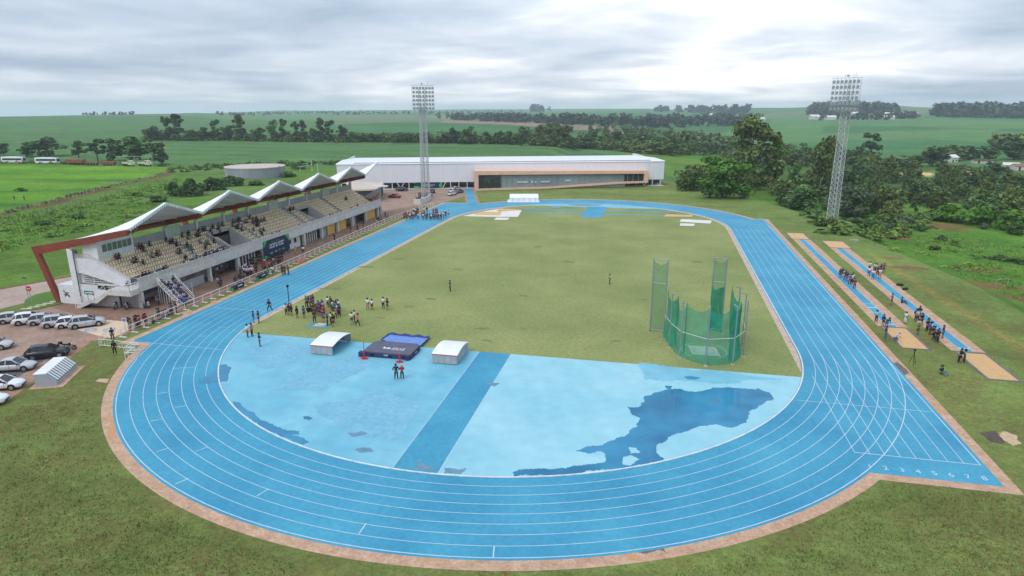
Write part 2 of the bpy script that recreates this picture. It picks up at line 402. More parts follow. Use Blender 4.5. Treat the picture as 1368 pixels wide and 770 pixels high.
    mx2 = n.new('ShaderNodeMix'); mx2.data_type = 'RGBA'; t.links.new(mth('MULTIPLY', dry, near), mx2.inputs[0]); t.links.new(mx.outputs[2], mx2.inputs[6]); mx2.inputs[7].default_value = (.165, .135, .050, 1)
    t.links.new(mx2.outputs[2], b.inputs['Base Color'])
    bp = n.new('ShaderNodeBump'); bp.inputs['Strength'].default_value = .6; bp.inputs['Distance'].default_value = .12
    t.links.new(noise(7., 5, .7), bp.inputs['Height']); t.links.new(bp.outputs[0], b.inputs['Normal'])
    me.materials.append(m)
    obj('ground', me, kind='structure')
def RLIM(X, Y): return np.hypot(X - CAM[0], Y - CAM[1]) < 520
build_ground()

# ================================================================ RUNNING TRACK
CY = 84.15
def arc(cx, cy, r, a0, a1, n=64): return [(cx + r * math.cos(R(a0 + (a1 - a0) * i / n)), cy + r * math.sin(R(a0 + (a1 - a0) * i / n))) for i in range(n + 1)]
def stadium(r, n=72): return arc(0, CY, r, 0, 180, n) + arc(0, 0, r, 180, 360, n)
m_track = mat('track_rubber', (.030, .230, .372), rough=.62, c2=(.062, .322, .452), sc=.13, sc2=2.5, var=.07, det=9, bump=.15, spec=.35)
m_apron = mat('apron_concrete', (.40, .235, .150), rough=.9, c2=(.56, .36, .245), sc=.9, sc2=4., var=.14, bump=.3)
m_line = mat('line_paint', (.48, .57, .64), rough=.6, var=.12, sc=2.)
def out_shape(e, yb, xr=46.62):
    """outline of the blue surface grown by e"""
    r = 46.52 + e; xr = xr + e; xl = -47.2 - e; yt = 101.0 + e; yl = 114.2 + e; ybb = yb - e; yn = -14.7 - e
    P = [(xr, ybb), (xr, yt)]
    a = math.degrees(math.asin((yt - CY) / r)); P += [(r * math.cos(R(a)), yt)]
    a2 = 180 - math.degrees(math.asin((yl - CY) / r)); P += arc(0, CY, r, a, a2, 60)[1:]
    P += [(xl, yl), (xl, yn)]
    a3 = 180 + math.degrees(math.asin(-yn / r)); a4 = 360 - math.degrees(math.asin(min(1, -ybb / r)))
    P += arc(0, 0, r, a3, a4, 90); return P
struct('track_apron', MB().sheet(out_shape(1.0, -28.45), .004), m_apron)
track = struct('running_track', MB().sheet(out_shape(0, -28.45), .008), m_track)
def strip(pts, w, z):
    """flat painted line along a polyline"""
    mb = MB(); n = len(pts); vs = []
    for i, p in enumerate(pts):
        a = Vector(pts[max(i - 1, 0)]); b = Vector(pts[min(i + 1, n - 1)]); d = (b - a).normalized(); q = Vector((-d.y, d.x)) * w / 2; p = Vector(p)
        vs += [(p.x + q.x, p.y + q.y, z), (p.x - q.x, p.y - q.y, z)]
    return mb.add(vs, [(2 * i, 2 * i + 1, 2 * i + 3, 2 * i + 2) for i in range(n - 1)])
LW = .055
for k in range(1, 9):
    r = 36.5 + 1.22 * k
    pts = stadium(r); pts = pts + pts[:1]
    part(track, 'lane_line', strip(pts, LW if k < 8 else .08, .0125 + .0002 * k), m_line)
for k in range(0, 9):
    x = 36.5 + 1.22 * k
    part(track, 'lane_line', strip([(x, -25.2), (x, -.3 if k else -8)], LW if k < 8 else .09, .0145), m_line)
    if k == 8: part(track, 'lane_line', strip([(x, 0), (x, 100.6)], .12, .0146), m_line)
part(track, 'start_line', strip([(36.46, -25.2), (46.3, -25.2)], .09, .0152), m_line)
part(track, 'start_line', strip([(33.6, -15.1), (46.3, -15.1)], .07, .0152), m_line)
part(track, 'finish_line', strip([(36.6, CY), (46.26, CY)], .07, .0152), m_line)
part(track, 'finish_line', strip([(-46.26, .55), (-36.5, .55)], .10, .0152), m_line)
part(track, 'start_line', strip([(-45.2, -14.7), (-33.6, -14.9)], .07, .0152), m_line)
o2 = lambda x, y: at(120 + x / 3.5, 420 + y / 3.5); o3 = lambda x, y: at(440 + x / 3.668, 560 + y / 3.668); o5 = lambda x, y: at(140 + x / 3.668, 560 + y / 3.668)
for a, b in ((o2(285, 500), o2(340, 490)), (o2(310, 645), o2(370, 625)), (o2(400, 437), o2(450, 428)), (o2(318, 372), o2(365, 365)), (o2(390, 253), o2(485, 250)),
             (o3(145, 563), o3(180, 512)), (o3(803, 678), o3(808, 622)), (o5(345, 320), o5(410, 292)), (o5(745, 378), o5(800, 345)), (o5(445, 160), o5(505, 137)), (o5(225, 12), o5(275, 2)),
             (o2(505, 103), o2(545, 103)), (o2(600, 62), o2(655, 60)), (at(367, 421), at(392, 421))):
    part(track, 'lane_mark', strip([a.xy, b.xy], .085, .0156), m_line)
def text_mesh(s, size, name):
    cu = bpy.data.curves.new('glyphs', 'FONT'); cu.body = s; cu.size = size; cu.align_x = 'CENTER'; cu.align_y = 'CENTER'
    o = bpy.data.objects.new('glyphs', cu); COL.objects.link(o); dg = bpy.context.evaluated_depsgraph_get()
    me = bpy.data.meshes.new_from_object(o.evaluated_get(dg)); me.name = name; bpy.data.objects.remove(o); bpy.data.curves.remove(cu); return me
for k in range(8):
    me = text_mesh(str(k + 1), .88, 'lane_number'); me.materials.append(m_line)
    o = obj('lane_number', me, track); o.location = (36.5 + 1.22 * (k + .5), -27.45, .0150)
# raised kerb along lane one
m_kerb = mat('kerb_paint', (.62, .63, .64), rough=.5, var=.2, sc=1.5)
kb = MB(); pts = [(p[0], p[1]) for p in stadium(36.42, 90)]
rings = []
for i, p in enumerate(pts + pts[:1]):
    c = Vector((0, CY if (p[1] > CY) else (p[1] if p[1] > 0 else 0))); d = (Vector(p) - c).normalized()
    rings.append([(p[0] + d.x * a, p[1] + d.y * a, z) for a, z in ((-.07, .01), (-.07, .07), (.07, .07), (.07, .01))])
kb.loft(rings, cap=False); part(track, 'inner_kerb', kb, m_kerb)
# inner edging of paving, then lawn and the D
m_edge = mat('edging_brick', (.42, .27, .20), rough=.9, c2=(.58, .46, .36), sc=1.6, sc2=6, var=.2, bump=.3)
def inner(r, y0):
    a = math.degrees(math.asin(-y0 / r)); return arc(0, CY, r, 0, 180, 60) + arc(0, 0, r, 180, 180 + a, 6) + arc(0, 0, r, 360 - a, 360, 6)[:-1]
struct('infield_edging', MB().sheet(inner(36.25, -8.7), .012), m_edge)
m_in = mat('infield_lawn', (.185, .220, .074), rough=.95, c2=(.290, .302, .116), sc=.07, sc2=2.2, var=.11, bump=.25, spec=.1, det=8)
struct('infield_lawn', MB().sheet([(-35.45, -8.7)] + [(35.45, -8.7)] + arc(0, CY, 35.45, 0, 180, 60), .016), m_in)
m_d = mat('faded_rubber', (.115, .375, .500), rough=.6, c2=(.235, .50, .585), sc=.085, sc2=.5, var=.06, det=8, bump=.1, spec=.35)
m_d2 = mat('faded_rubber_pale', (.205, .470, .560), rough=.6, c2=(.335, .575, .63), sc=.08, sc2=.6, var=.05, det=8, bump=.1, spec=.35)
def disc(y0, r=36.3, x0=-99, x1=99, n=80):
    P = [p for p in arc(0, 0, r, 180, 360, n) if p[1] < y0 - .05 and x0 < p[0] < x1]
    def yy(x): return -math.sqrt(r * r - x * x)
    xa = max(x0, -math.sqrt(r * r - y0 * y0)); xb = min(x1, math.sqrt(r * r - y0 * y0))
    out = [(xa, y0)]
    if yy(xa) < y0 - .05: out.append((xa, yy(xa)))
    out += P
    if yy(xb) < y0 - .05: out.append((xb, yy(xb)))
    return out + [(xb, y0)]
struct('jump_apron', MB().sheet(disc(-8.7), .014), m_d)
struct('jump_apron_panel', MB().sheet(disc(-8.72, x0=2.0), .018), m_d2)
struct('javelin_runway', MB().sheet(disc(-8.71, x0=-2.0, x1=2.0), .020), m_track)
rw = bpy.data.objects['javelin_runway']
for x in (-2.0, 2.0): part(rw, 'runway_line', strip([(x, -8.8), (x, -math.sqrt(36.2 ** 2 - 4))], .06, .0235), m_line)
# patches of less faded rubber in the D
m_patch = mat('worn_rubber', (.11, .42, .66), rough=.6, c2=(.16, .48, .70), sc=.5, var=.1)
def irregular(pts, z, cell, amp, seed, holes=()):
    """irregular flat patch: the outline through pixel points is frayed by noise and filled with small cells"""
    P = [tuple(at(*p).xy) for p in pts]; Hs = [[tuple(at(*p).xy) for p in h] for h in holes]; rg = np.random.RandomState(seed)
    A = np.array(P); lo, hi = A.min(0) - amp * 2, A.max(0) + amp * 2; nx, ny = int((hi[0] - lo[0]) / cell) + 2, int((hi[1] - lo[1]) / cell) + 2
    gx, gy = np.meshgrid(lo[0] + np.arange(nx) * cell, lo[1] + np.arange(ny) * cell, indexing='ij')
    def field():
        f = np.zeros(gx.shape)
        for k in range(26):
            w = 2 * math.pi / (6.0 * .80 ** k * max(amp, .08) / .3 + .12); a_ = rg.uniform(0, 6.28); f += (.80 ** k) ** .75 * np.sin(w * (gx * math.cos(a_) + gy * math.sin(a_)) + rg.uniform(0, 6.28))
        return f / 2.6 * amp
    dx, dy = field(), field(); cx_, cy_ = gx + cell / 2 + dx, gy + cell / 2 + dy
    ins = in_poly(cx_, cy_, P)
    for h in Hs: ins &= ~in_poly(cx_, cy_, h)
    idx = -np.ones((nx, ny), int); k = MB()
    def vid(i, j):
        if idx[i, j] < 0: idx[i, j] = len(k.v); k.v.append((gx[i, j], gy[i, j], z))
        return idx[i, j]
    for i, j in zip(*np.where(ins[:-1, :-1])): k.f.append((vid(i, j), vid(i + 1, j), vid(i + 1, j + 1), vid(i, j + 1))); k.m.append(0)
    return k
# ---- puddles: thin films of rain water
def water_mat():
    m = bpy.data.materials.new('rain_water'); m.use_nodes = True; t = m.node_tree; n = t.nodes; b = n['Principled BSDF']
    b.inputs['Base Color'].default_value = (.028, .155, .345, 1); b.inputs['Roughness'].default_value = .08; b.inputs['IOR'].default_value = 1.33
    co = n.new('ShaderNodeTexCoord'); no = n.new('ShaderNodeTexNoise'); no.inputs['Scale'].default_value = .22; no.inputs['Detail'].default_value = 6
    t.links.new(co.outputs['Object'], no.inputs['Vector']); rp = n.new('ShaderNodeValToRGB'); e = rp.color_ramp.elements
    e[0].position = .35; e[0].color = (.022, .150, .275, 1); e[1].position = .66; e[1].color = (.040, .250, .41, 1)
    q = e.new(.76) if hasattr(e, 'new') else None
    q.color = (.09, .17, .25, 1)
    t.links.new(no.outputs['Fac'], rp.inputs[0]); t.links.new(rp.outputs[0], b.inputs['Base Color']); return m
m_water = water_mat()
P3 = lambda x, y: (640 + x / 3.04, 490 + y / 3.04)
main = [P3(*q) for q in [(1190, 128), (1185, 105), (1130, 90), (1060, 88), (950, 86), (880, 102), (800, 96), (735, 100), (690, 115), (650, 145), (640, 165), (612, 170), (625, 195), (662, 208), (640, 235), (610, 282),
        (560, 295), (500, 322), (440, 325), (405, 338), (440, 352), (478, 348), (500, 350), (500, 392), (440, 402), (330, 412), (190, 418), (150, 432), (160, 448), (300, 443), (420, 432), (520, 420), (620, 408), (700, 393), (760, 376), (728, 352), (735, 325), (765, 292), (850, 258), (960, 236), (1005, 246), (1080, 225), (1130, 165), (1170, 140)]]
isl = [[P3(*q) for q in [(598, 330), (640, 330), (650, 350), (615, 355)]], [P3(*q) for q in [(572, 370), (620, 362), (662, 380), (620, 398), (580, 394)]], [P3(*q) for q in [(450, 372), (475, 362), (490, 385), (462, 392)]]]
def puddle(mainp, holes, seed, jit, z=.024, name='puddle'):
    struct(name, irregular(mainp, z, .10, jit, seed, holes), m_water)
puddle(main, isl, 3, .30)
q = lambda x, y: (0 + x / 4, 350 + y / 4)
puddle([q(*w) for w in [(1062, 630), (1070, 648), (1110, 652), (1170, 640), (1215, 640), (1222, 600), (1235, 568), (1205, 548), (1180, 552), (1160, 580), (1100, 612)]], [], 4, .05)
q4 = lambda x, y: (250 + x / 3.337, 440 + y / 3.337)
puddle([q4(*w) for w in [(205, 322), (235, 332), (250, 352), (300, 375), (330, 405), (380, 425), (440, 452), (500, 455), (505, 470), (455, 470), (520, 485), (545, 505), (520, 515), (470, 498), (420, 475), (350, 448), (290, 405), (250, 380), (215, 350)]], [], 6, .12)
puddle([q4(*w) for w in [(515, 390), (540, 388), (560, 398), (545, 405), (522, 401)]], [], 8, .03)
puddle([P3(*w) for w in [(830, 42), (860, 38), (900, 46), (880, 54), (845, 52)]], [], 9, .04)
puddle([P3(*w) for w in [(755, 78), (782, 80), (778, 92), (760, 90)]], [], 10, .04)
puddle([(947, 294.6) if 0 else w for w in [(736, 276), (748, 275.3), (748, 277.5), (736, 277.8)]], [], 11, .05)
puddle([(757, 273.2), (780, 272.8), (804, 273.6), (800, 275.3), (770, 275.2)], [], 12, .08)
# less faded patches and dried silt around the D
m_patch2 = mat('worn_rubber_soft', (.150, .375, .50), rough=.6, c2=(.20, .43, .545), sc=.4, var=.08, sc2=2)
for i, (pp, m_) in enumerate([([(330, 462), (372, 452), (420, 470), (400, 486), (350, 490)], m_patch2), ([(395, 492), (470, 478), (505, 486), (430, 520), (360, 522)], m_patch2), ([(420, 545), (520, 520), (575, 540), (520, 585), (450, 570)], m_patch2), ([(850, 490), (960, 496), (1040, 506), (960, 512), (860, 508)], m_d)]):
    struct('faded_patch', irregular(pp, .0212 + .0003 * i, .16, .9, 40 + i), m_)
m_stain = mat('dried_silt', (.11, .20, .28), rough=.8, c2=(.16, .29, .38), sc=1.2, var=.1)
for i, pp in enumerate([[(466, 579), (480, 575), (490, 580), (470, 584)], [(473, 600), (495, 597), (500, 603), (478, 605)], [(556, 618), (578, 622), (572, 629), (552, 627)], [(597, 625), (625, 627), (618, 633), (596, 632)], [(650, 511), (668, 512), (664, 516), (650, 515)]]):
    struct('silt_stain', irregular(pp, .0242, .08, .22, 20 + i), m_stain)
m_as = mat('apron_stain', (.11, .085, .08), rough=.9, c2=(.20, .15, .13), sc=1.5, var=.2); m_ar = mat('rust_stain', (.48, .24, .10), rough=.9, c2=(.52, .30, .16), sc=1.5, var=.15)
for i, (pp, m_) in enumerate([([(848, 739), (885, 732), (892, 737), (860, 743)], m_as), ([(833, 741), (850, 738), (858, 744), (838, 747)], m_ar), ([(1190, 486), (1199, 484), (1214, 499), (1206, 503)], m_as), ([(145, 560), (152, 556), (158, 580), (150, 584)], m_ar), ([(560, 742), (600, 746), (598, 750), (565, 747)], m_ar), ([(1240, 540), (1250, 538), (1262, 552), (1254, 556)], m_ar)]):
    struct('apron_stain', irregular(pp, .0062 + .0002 * i, .08, .35, 60 + i), m_)
m_scar = mat('turf_scar', (.145, .165, .056), rough=1, c2=(.20, .20, .075), sc=2, var=.2)
for i, (x, y, w) in enumerate([(532, 346, 9), (487, 357, 13), (443, 386, 16), (545, 410, 8), (573, 400, 7), (505, 425, 10), (640, 440, 12), (700, 395, 7), (760, 350, 9), (860, 400, 8), (720, 330, 6), (610, 360, 8), (655, 455, 9), (820, 455, 10), (700, 440, 6), (930, 350, 8)]):
    struct('turf_scar', irregular([(x - w, y), (x - w * .3, y - 1.6), (x + w, y - .6), (x + w * .5, y + 1.4)], .0192, .12, .5, 90 + i), m_scar)
# ---- far end: second D, runways and pits
far = MB(); A_ = math.degrees(math.asin((114.0 - CY) / 36.2)); far.sheet(arc(0, CY, 36.2, A_, 180 - A_, 30), .020); struct('far_apron', far, m_d)
struct('far_javelin_runway', MB().sheet([(-1.9, 94.5), (3.8, 95.4), (3.9, 115.2), (-2.1, 115.2)], .024), m_track)
m_pav = mat('pale_paving', (.62, .57, .52), rough=.9, c2=(.74, .70, .66), sc=.8, var=.1, sc2=5)
m_sand = mat('pit_sand', (.58, .345, .155), rough=.95, c2=(.68, .42, .20), sc=1.5, sc2=12, var=.16, bump=.8)
for a, b in (((-21.5, 100.9), (24.5, 102.2)), ((-20, 106.0), (24.5, 109.3))):
    struct('long_jump_strip', strip([a, b], 1.3, .021), m_d) if False else struct('horizontal_jump_runway', MB().add(*[(lambda s: (s.v, s.f))(strip([a, b], 1.3, .021))][0]), m_track)
struct('paved_strip', MB().sheet([at(*q).xy for q in [(618, 289), (650, 282), (672, 278.5), (664, 283), (697, 281), (692, 290), (660, 290)]], .026), m_pav)
struct('sand_pit', MB().sheet([at(*q).xy for q in [(632, 287.5), (640, 283.2), (671, 283.5), (668, 288)]], .030), m_sand)
struct('sand_pit', MB().sheet([at(*q).xy for q in [(662, 281.8), (668, 279), (695, 280.3), (690, 282)]], .030), m_sand)
struct('paved_slab', MB().sheet([at(*q).xy for q in [(660, 294), (663, 291), (681, 291.3), (678, 294)]], .026), m_pav)
struct('sand_pit', MB().sheet([at(*q).xy for q in [(887, 289.5), (890, 286.5), (926, 287.5), (924, 290)]], .026), m_sand)
struct('paved_strip', MB().sheet([at(*q).xy for q in [(908, 296.5), (910, 293), (951, 295), (949, 299)]], .026), m_pav)
struct('paved_slab', MB().sheet([at(*q).xy for q in [(908, 301.8), (909, 298.7), (928, 299.3), (927, 302.2)]], .030), m_pav)
# ---- right: two long-jump runways with sand pits
m_bord = mat('pit_border', (.15, .145, .145), rough=.85, var=.25, sc=2)
def jump_run(x0, x1, y0, y1, px0, px1, py0, py1, fx0, fx1, fy0, fy1, y2):
    struct('runway_paving', MB().sheet([(x0 - 1.15, y0 + .1), (x1 + 1.35, y0 + .1), (x1 + 1.35, y2), (x0 - 1.15, y2)], .006), m_apron)
    struct('jump_runway', MB().sheet([(x0, y0), (x1, y0), (x1, y1), (x0, y1)], .012), m_d if False else m_track)
    rw = [o for o in bpy.data.objects if o.name.startswith('jump_runway')][-1]
    for x in (x0, x1): part(rw, 'runway_line', strip([(x, y0), (x, y1)], .06, .016), m_line)
    for yy, w in ((y0 + 1.2, .32), (y0 + 9.1, .30), (y0 + 11.2, .12)): part(rw, 'takeoff_board', strip([(x0 + .04, yy), (x1 - .04, yy)], w, .017), m_line)
    for a, b, c, d in ((px0, px1, py0, py1), (fx0, fx1, fy0, fy1)):
        struct('sand_pit', MB().sheet([(a, c), (b, c), (b, d), (a, d)], .014), m_sand)
        kk = MB(); w = .28
        kk.box(a - w, c - w, 0, a, d + w, .05); kk.box(b, c - w, 0, b + w, d + w, .05); kk.box(a, c - w, 0, b, c, .049); kk.box(a, d, 0, b, d + w, .049)
        part([o for o in bpy.data.objects if o.name.startswith('sand_pit')][-1], 'pit_kerb', kk, m_bord)
jump_run(50.15, 51.42, 12.2, 74.5, 49.45, 52.35, 3.8, 11.9, 48.9, 52.6, 74.8, 82.2, 74.5)
jump_run(56.1, 57.38, 3.9, 66.0, 55.4, 58.35, -4.8, 3.4, 55.0, 59.2, 66.3, 73.6, 66.0)
struct('soil_patch', irregular([(1308, 577), (1330, 576), (1343, 588), (1340, 594), (1320, 590)], .005, .08, .15, 3), mat('dark_soil', (.10, .072, .062), rough=1, var=.3, sc=3))
struct('sand_heap', irregular([(1331, 578), (1343, 577), (1358, 582), (1364, 593), (1352, 596), (1340, 590)], .009, .08, .15, 4), mat('spilt_sand', (.50, .36, .22), rough=1, var=.2, sc=3))
# ---- paving on the left
m_plaza = mat('red_paving', (.190, .108, .072), rough=.9, c2=(.29, .175, .118), sc=.45, sc2=3.0, var=.16, bump=.25)
m_lot = mat('lot_paving', (.255, .160, .118), rough=.9, c2=(.365, .25, .19), sc=.25, sc2=2.0, var=.12, bump=.2)
m_asph = mat('old_asphalt', (.095, .085, .080), rough=.9, c2=(.15, .13, .12), sc=.8, var=.2)
m_walk = mat('walk_paving', (.30, .155, .105), rough=.9, c2=(.40, .235, .165), sc=.9, sc2=4, var=.16)
edge = [at(*q).xy for q in [(0, 543), (60, 500), (100, 474), (122, 456)]] + [(-50.1, -13.6), (-49.95, -6), (-49.9, 4.6), (-49.9, 20), (-50.4, 51), (-50.9, 78), (-48.6, 116)]
lot = [(-38, -50)] + [tuple(e) for e in edge] + [(-47.2, 117.5), (-44.5, 143), (-49.5, 153), (-76, 144.5), (-100, 137), (-102, 95), (-74, 88), (-73, 2), (-71.8, -5.5), (-74, -9.5), (-80, -9), (-112, -4), (-130, -60), (-60, -75)]
struct('parking_lot', MB().sheet(lot, .004), m_lot)
struct('plaza', MB().sheet([(-50.0, -6), (-49.95, 20), (-50.45, 51), (-50.95, 78), (-49.2, 110), (-57, 100), (-60, 88), (-72, 87), (-71, -4.5), (-60, -8), (-52, -8.5)], .008), m_plaza)
w2 = [at(*q).xy for q in [(0, 522), (52, 491), (95, 462), (118, 452), (140, 441)]]
struct('walkway', MB().sheet([tuple(e) for e in edge[:5]] + [tuple(w) for w in w2[::-1]], .010), m_walk)
struct('parking_bays', MB().sheet([at(*q).xy for q in [(0, 519), (48, 489), (70, 474), (38, 471), (0, 488)]], .012), m_asph)
struct('access_ramp', MB().sheet([at(*q).xy for q in [(103, 441), (134, 427), (171, 430), (171, 443), (148, 452), (128, 448)]], .012), mat('ramp_concrete', (.56, .40, .27), rough=.9, c2=(.66, .50, .36), sc=.7, var=.1, sc2=4))
m_sym = mat('symbol_grey', (.30, .31, .33), rough=.8, var=.2, sc=3)
for c in ((121, 441.5), (146, 441)):
    P = at(*c); t_ = thing('access_symbol', 'white accessible parking symbol on a grey square of the pale ramp', 'road marking', (P.x, P.y, .014), R(45), 'accessible parking symbols')
    part(t_, 'background', MB().box(-.75, -.75, .001, .75, .75, .003), m_sym)
    k = MB(); k.sheet([(x * .3 - .05, y * .3 - .12) for x, y in arc(0, 0, 1.2, 100, 390, 14)] + [(x * .3 - .05, y * .3 - .12) for x, y in arc(0, 0, .8, 100, 390, 14)[::-1]], .006)
    k.sheet([(-.06, -.1), (.06, -.1), (.06, .35), (-.06, .35)], .007); k.sheet([(.0, .0), (.38, .0), (.38, .1), (.0, .1)], .0065); k.sheet([(.30, -.4), (.40, -.4), (.40, .0), (.30, .0)], .0075); k.sheet([(-.1 + .1 * math.cos(i), .48 + .1 * math.sin(i)) for i in np.linspace(0, 6.0, 9)], .007)
    part(t_, 'pictogram', k, m_line)
road = [(-130, -10), (-100, -4), (-88, 2), (-84, 11), (-82, 30), (-81, 95), (-74.5, 95), (-75.5, 30), (-76.6, 9), (-76.2, -1), (-78, -9.2)]
struct('service_road', MB().sheet(road, .009), mat('road_paving', (.34, .245, .20), rough=.9, c2=(.43, .32, .265), sc=.3, var=.1, sc2=2))
rk = MB(); pts = [Vector((x, y, 0)) for x, y in road[:6]]
for a, b in zip(pts, pts[1:]): rk.obox(a + Vector((0, 0, .06)), b + Vector((0, 0, .06)), .16, .14)
struct('road_kerb', rk, mat('kerb_red', (.30, .14, .10), rough=.9, var=.2))
isle = [at(*q).xy for q in [(31, 411), (34, 401), (48, 394), (75, 388.5), (97, 389), (92, 402), (80, 407), (50, 414), (36, 416)]]
struct('grass_island', MB().prism([tuple(p) for p in isle][::-1] if sum((isle[i].x * isle[(i + 1) % 9].y - isle[(i + 1) % 9].x * isle[i].y) for i in range(9)) < 0 else [tuple(p) for p in isle], 0, .10), mat('island_grass', (.09, .17, .028), rough=1, var=.3, sc=3, sc2=9, bump=.5))
m_stone = mat('stepping_stone', (.50, .44, .30), rough=.9, var=.2, sc=3)
for i in range(5):
    a = at(36 + i * 9.5, 413.5 - i * 2.4); o = obj('stepping_stone', MB().box(-.75, -.3, .07, .75, .3, .125).mesh('stepping_stone', m_stone), None, 'pale stepping stone in the grass island by the grandstand', 'paving slab', 'stepping stones in the grass island'); o.location = (a.x, a.y, 0); o.rotation_euler = (0, 0, .35)
struct('blue_path', MB().sheet([at(*q).xy for q in [(621, 251), (630, 251), (637, 272.5), (625.5, 272.5)]], .016), m_track)
struct('path_border', MB().sheet([at(*q).xy for q in [(618, 251), (634, 251), (641, 271.2), (622, 271.2)]], .010), m_lot)
for pp in ([(127, 509.5), (133, 506), (146, 506.5), (143, 512)], [(292, 404), (300, 400), (297, 403.5)], [(238, 417.5), (258, 414.5), (255, 418), (246, 421)]):
    struct('concrete_pad', MB().sheet([at(*q).xy for q in pp], .006), m_apron)
for pp in ([(280, 403), (288, 401.5), (291, 403.5), (284, 405)], [(1052, 456.5), (1059, 455), (1061, 458), (1055, 459)]):
    struct('concrete_pad', MB().sheet([at(*q).xy for q in pp], .020), m_apron)
# ================================================================ GRANDSTAND
m_white = mat('white_paint', (.66, .65, .64), rough=.7, var=.10, sc=.8, sc2=4)
m_conc = mat('stand_concrete', (.50, .475, .445), rough=.9, c2=(.62, .595, .56), sc=.6, sc2=3, var=.10, bump=.15)
m_tier = mat('tier_concrete', (.36, .33, .31), rough=.95, c2=(.45, .42, .395), sc=1.2, sc2=5, var=.12)
m_red = mat('red_steel', (.225, .050, .032), rough=.55, var=.15, sc=.6, sc2=4)
m_roof = mat('roof_sheet', (.80, .77, .74), rough=.45, var=.08, sc=.4, stretch=(1, 3, 1), sc2=2)
m_soff = mat('roof_soffit', (.66, .62, .58), rough=.8, var=.10, sc=.5)
m_fasc = mat('fascia_metal', (.78, .80, .82), rough=.4, metal=.15, var=.15, sc=1.5)
m_glass = mat('dark_glass', (.025, .035, .035), rough=.08, var=.3, sc=.3, spec=.6)
m_glassg = mat('green_glass', (.10, .13, .115), rough=.12, var=.25, sc=.5, spec=.6)
m_seat = mat('cream_seat', (.86, .70, .48), rough=.5, var=.08, sc=2, rnd_obj=.08, rnd_island=.10)
m_seatb = mat('blue_seat', (.10, .19, .30), rough=.5, var=.15, sc=2)
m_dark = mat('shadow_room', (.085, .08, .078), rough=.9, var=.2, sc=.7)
m_grey = mat('grey_render', (.36, .36, .365), rough=.9, var=.12, sc=.8, sc2=4)
m_yel = mat('yellow_door', (.62, .40, .10), rough=.6, var=.10, sc=.6)
m_steel = mat('galvanised_steel', (.42, .43, .44), rough=.45, metal=.5, var=.15, sc=2)
m_rail = mat('white_rail', (.72, .71, .70), rough=.5, var=.08, sc=2)
m_mesh = mat('railing_mesh', (.60, .50, .44), rough=.8, var=.12, sc=1.5, alpha=.88)
Y0, Y1 = -2.0, 86.5
XF = -56.5
gs = thing('grandstand', 'long concrete grandstand with cream seats and folded white roof on red frames', 'grandstand', (-62, 42, 0))
def gp(name, mb, m, parent=None, **k): return part(parent or gs, name, mb, m, gs, **k)
cols = [-1.7 + i * 7.87 for i in range(12)]
for y in cols:
    gp('column', MB().box(XF - .65, y - .27, 0, XF - .10, y + .27, 2.62), m_conc)
gp('floor_slab', MB().box(-63.8, Y0 - .3, 2.62, XF + .12, Y1, 3.40), m_conc)
gp('parapet', MB().box(XF - .12, Y0 - .3, 3.40, XF + .06, Y1, 4.02), m_conc)
gp('balustrade_panel', MB().box(XF - .06, Y0 - .2, 4.02, XF - .02, Y1, 4.58), m_mesh)
gp('handrail', MB().tube((XF - .04, Y0 - .3, 4.66), (XF - .04, Y1, 4.66), .045, 6), m_rail)
for i in range(46):
    y = Y0 + i * 1.95; gp('railing_post', MB().box(XF - .075, y - .03, 4.02, XF - .005, y + .03, 4.64), m_rail)
NR = 8
RX = [-58.55 - .72 * i for i in range(NR)]; RZ = [3.42 + .46 * i for i in range(NR)]
VOM = [(22.3, 28.9), (53.2, 58.9)]
for i in range(NR):
    spans = [(Y0 + .6, Y1 - .8)]
    if 0 <= i <= 5:
        spans = [(Y0 + .6, VOM[0][0]), (VOM[0][1], VOM[1][0]), (VOM[1][1], Y1 - .8)]
    for a, b in spans:
        gp('tier_step', MB().box(RX[i] - .72, a, 3.40, RX[i] + (.36 if i == 0 else 0), b, RZ[i] + (.003 * (i == 0))), m_tier)
AIS = [14.5, 32.4, 50.2, 67.4]
for y in AIS:
    k = MB()
    for i in range(NR):
        if any(a < y < b for a, b in VOM) and i < 6: continue
        k.box(RX[i] - .36, y - .55, RZ[i] + .004, RX[i] - .02, y + .55, RZ[i] + .23)
    gp('aisle_steps', k, m_conc)
for a, b in VOM:
    xb = RX[5] - .72
    for y in (a, b - .2): gp('tunnel_wall', MB().add([(-58.2, y, 3.4), (xb, y, 3.4), (xb, y, RZ[5] + 1.0), (-58.2, y, 4.4), (-58.2, y + .2, 3.4), (xb, y + .2, 3.4), (xb, y + .2, RZ[5] + 1.0), (-58.2, y + .2, 4.4)], [(0, 1, 2, 3), (7, 6, 5, 4), (3, 2, 6, 7), (0, 3, 7, 4), (1, 5, 6, 2)]), m_conc)
    gp('tunnel_wall', MB().box(xb - .2, a + .2, 3.4, xb, b - .2, RZ[5] + 1.0), m_grey)
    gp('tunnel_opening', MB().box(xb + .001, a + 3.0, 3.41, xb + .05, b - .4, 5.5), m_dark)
    gp('tunnel_stair', MB().add([(-58.3, a + .3, 3.42), (xb + .1, a + .3, 3.42), (xb + .1, a + .3, 5.6), (-59.6, a + .3, 3.6), (-58.3, a + 2.7, 3.42), (xb + .1, a + 2.7, 3.42), (xb + .1, a + 2.7, 5.6), (-59.6, a + 2.7, 3.6)], [(0, 1, 2, 3), (7, 6, 5, 4), (3, 2, 6, 7), (0, 3, 7, 4)]), m_conc)
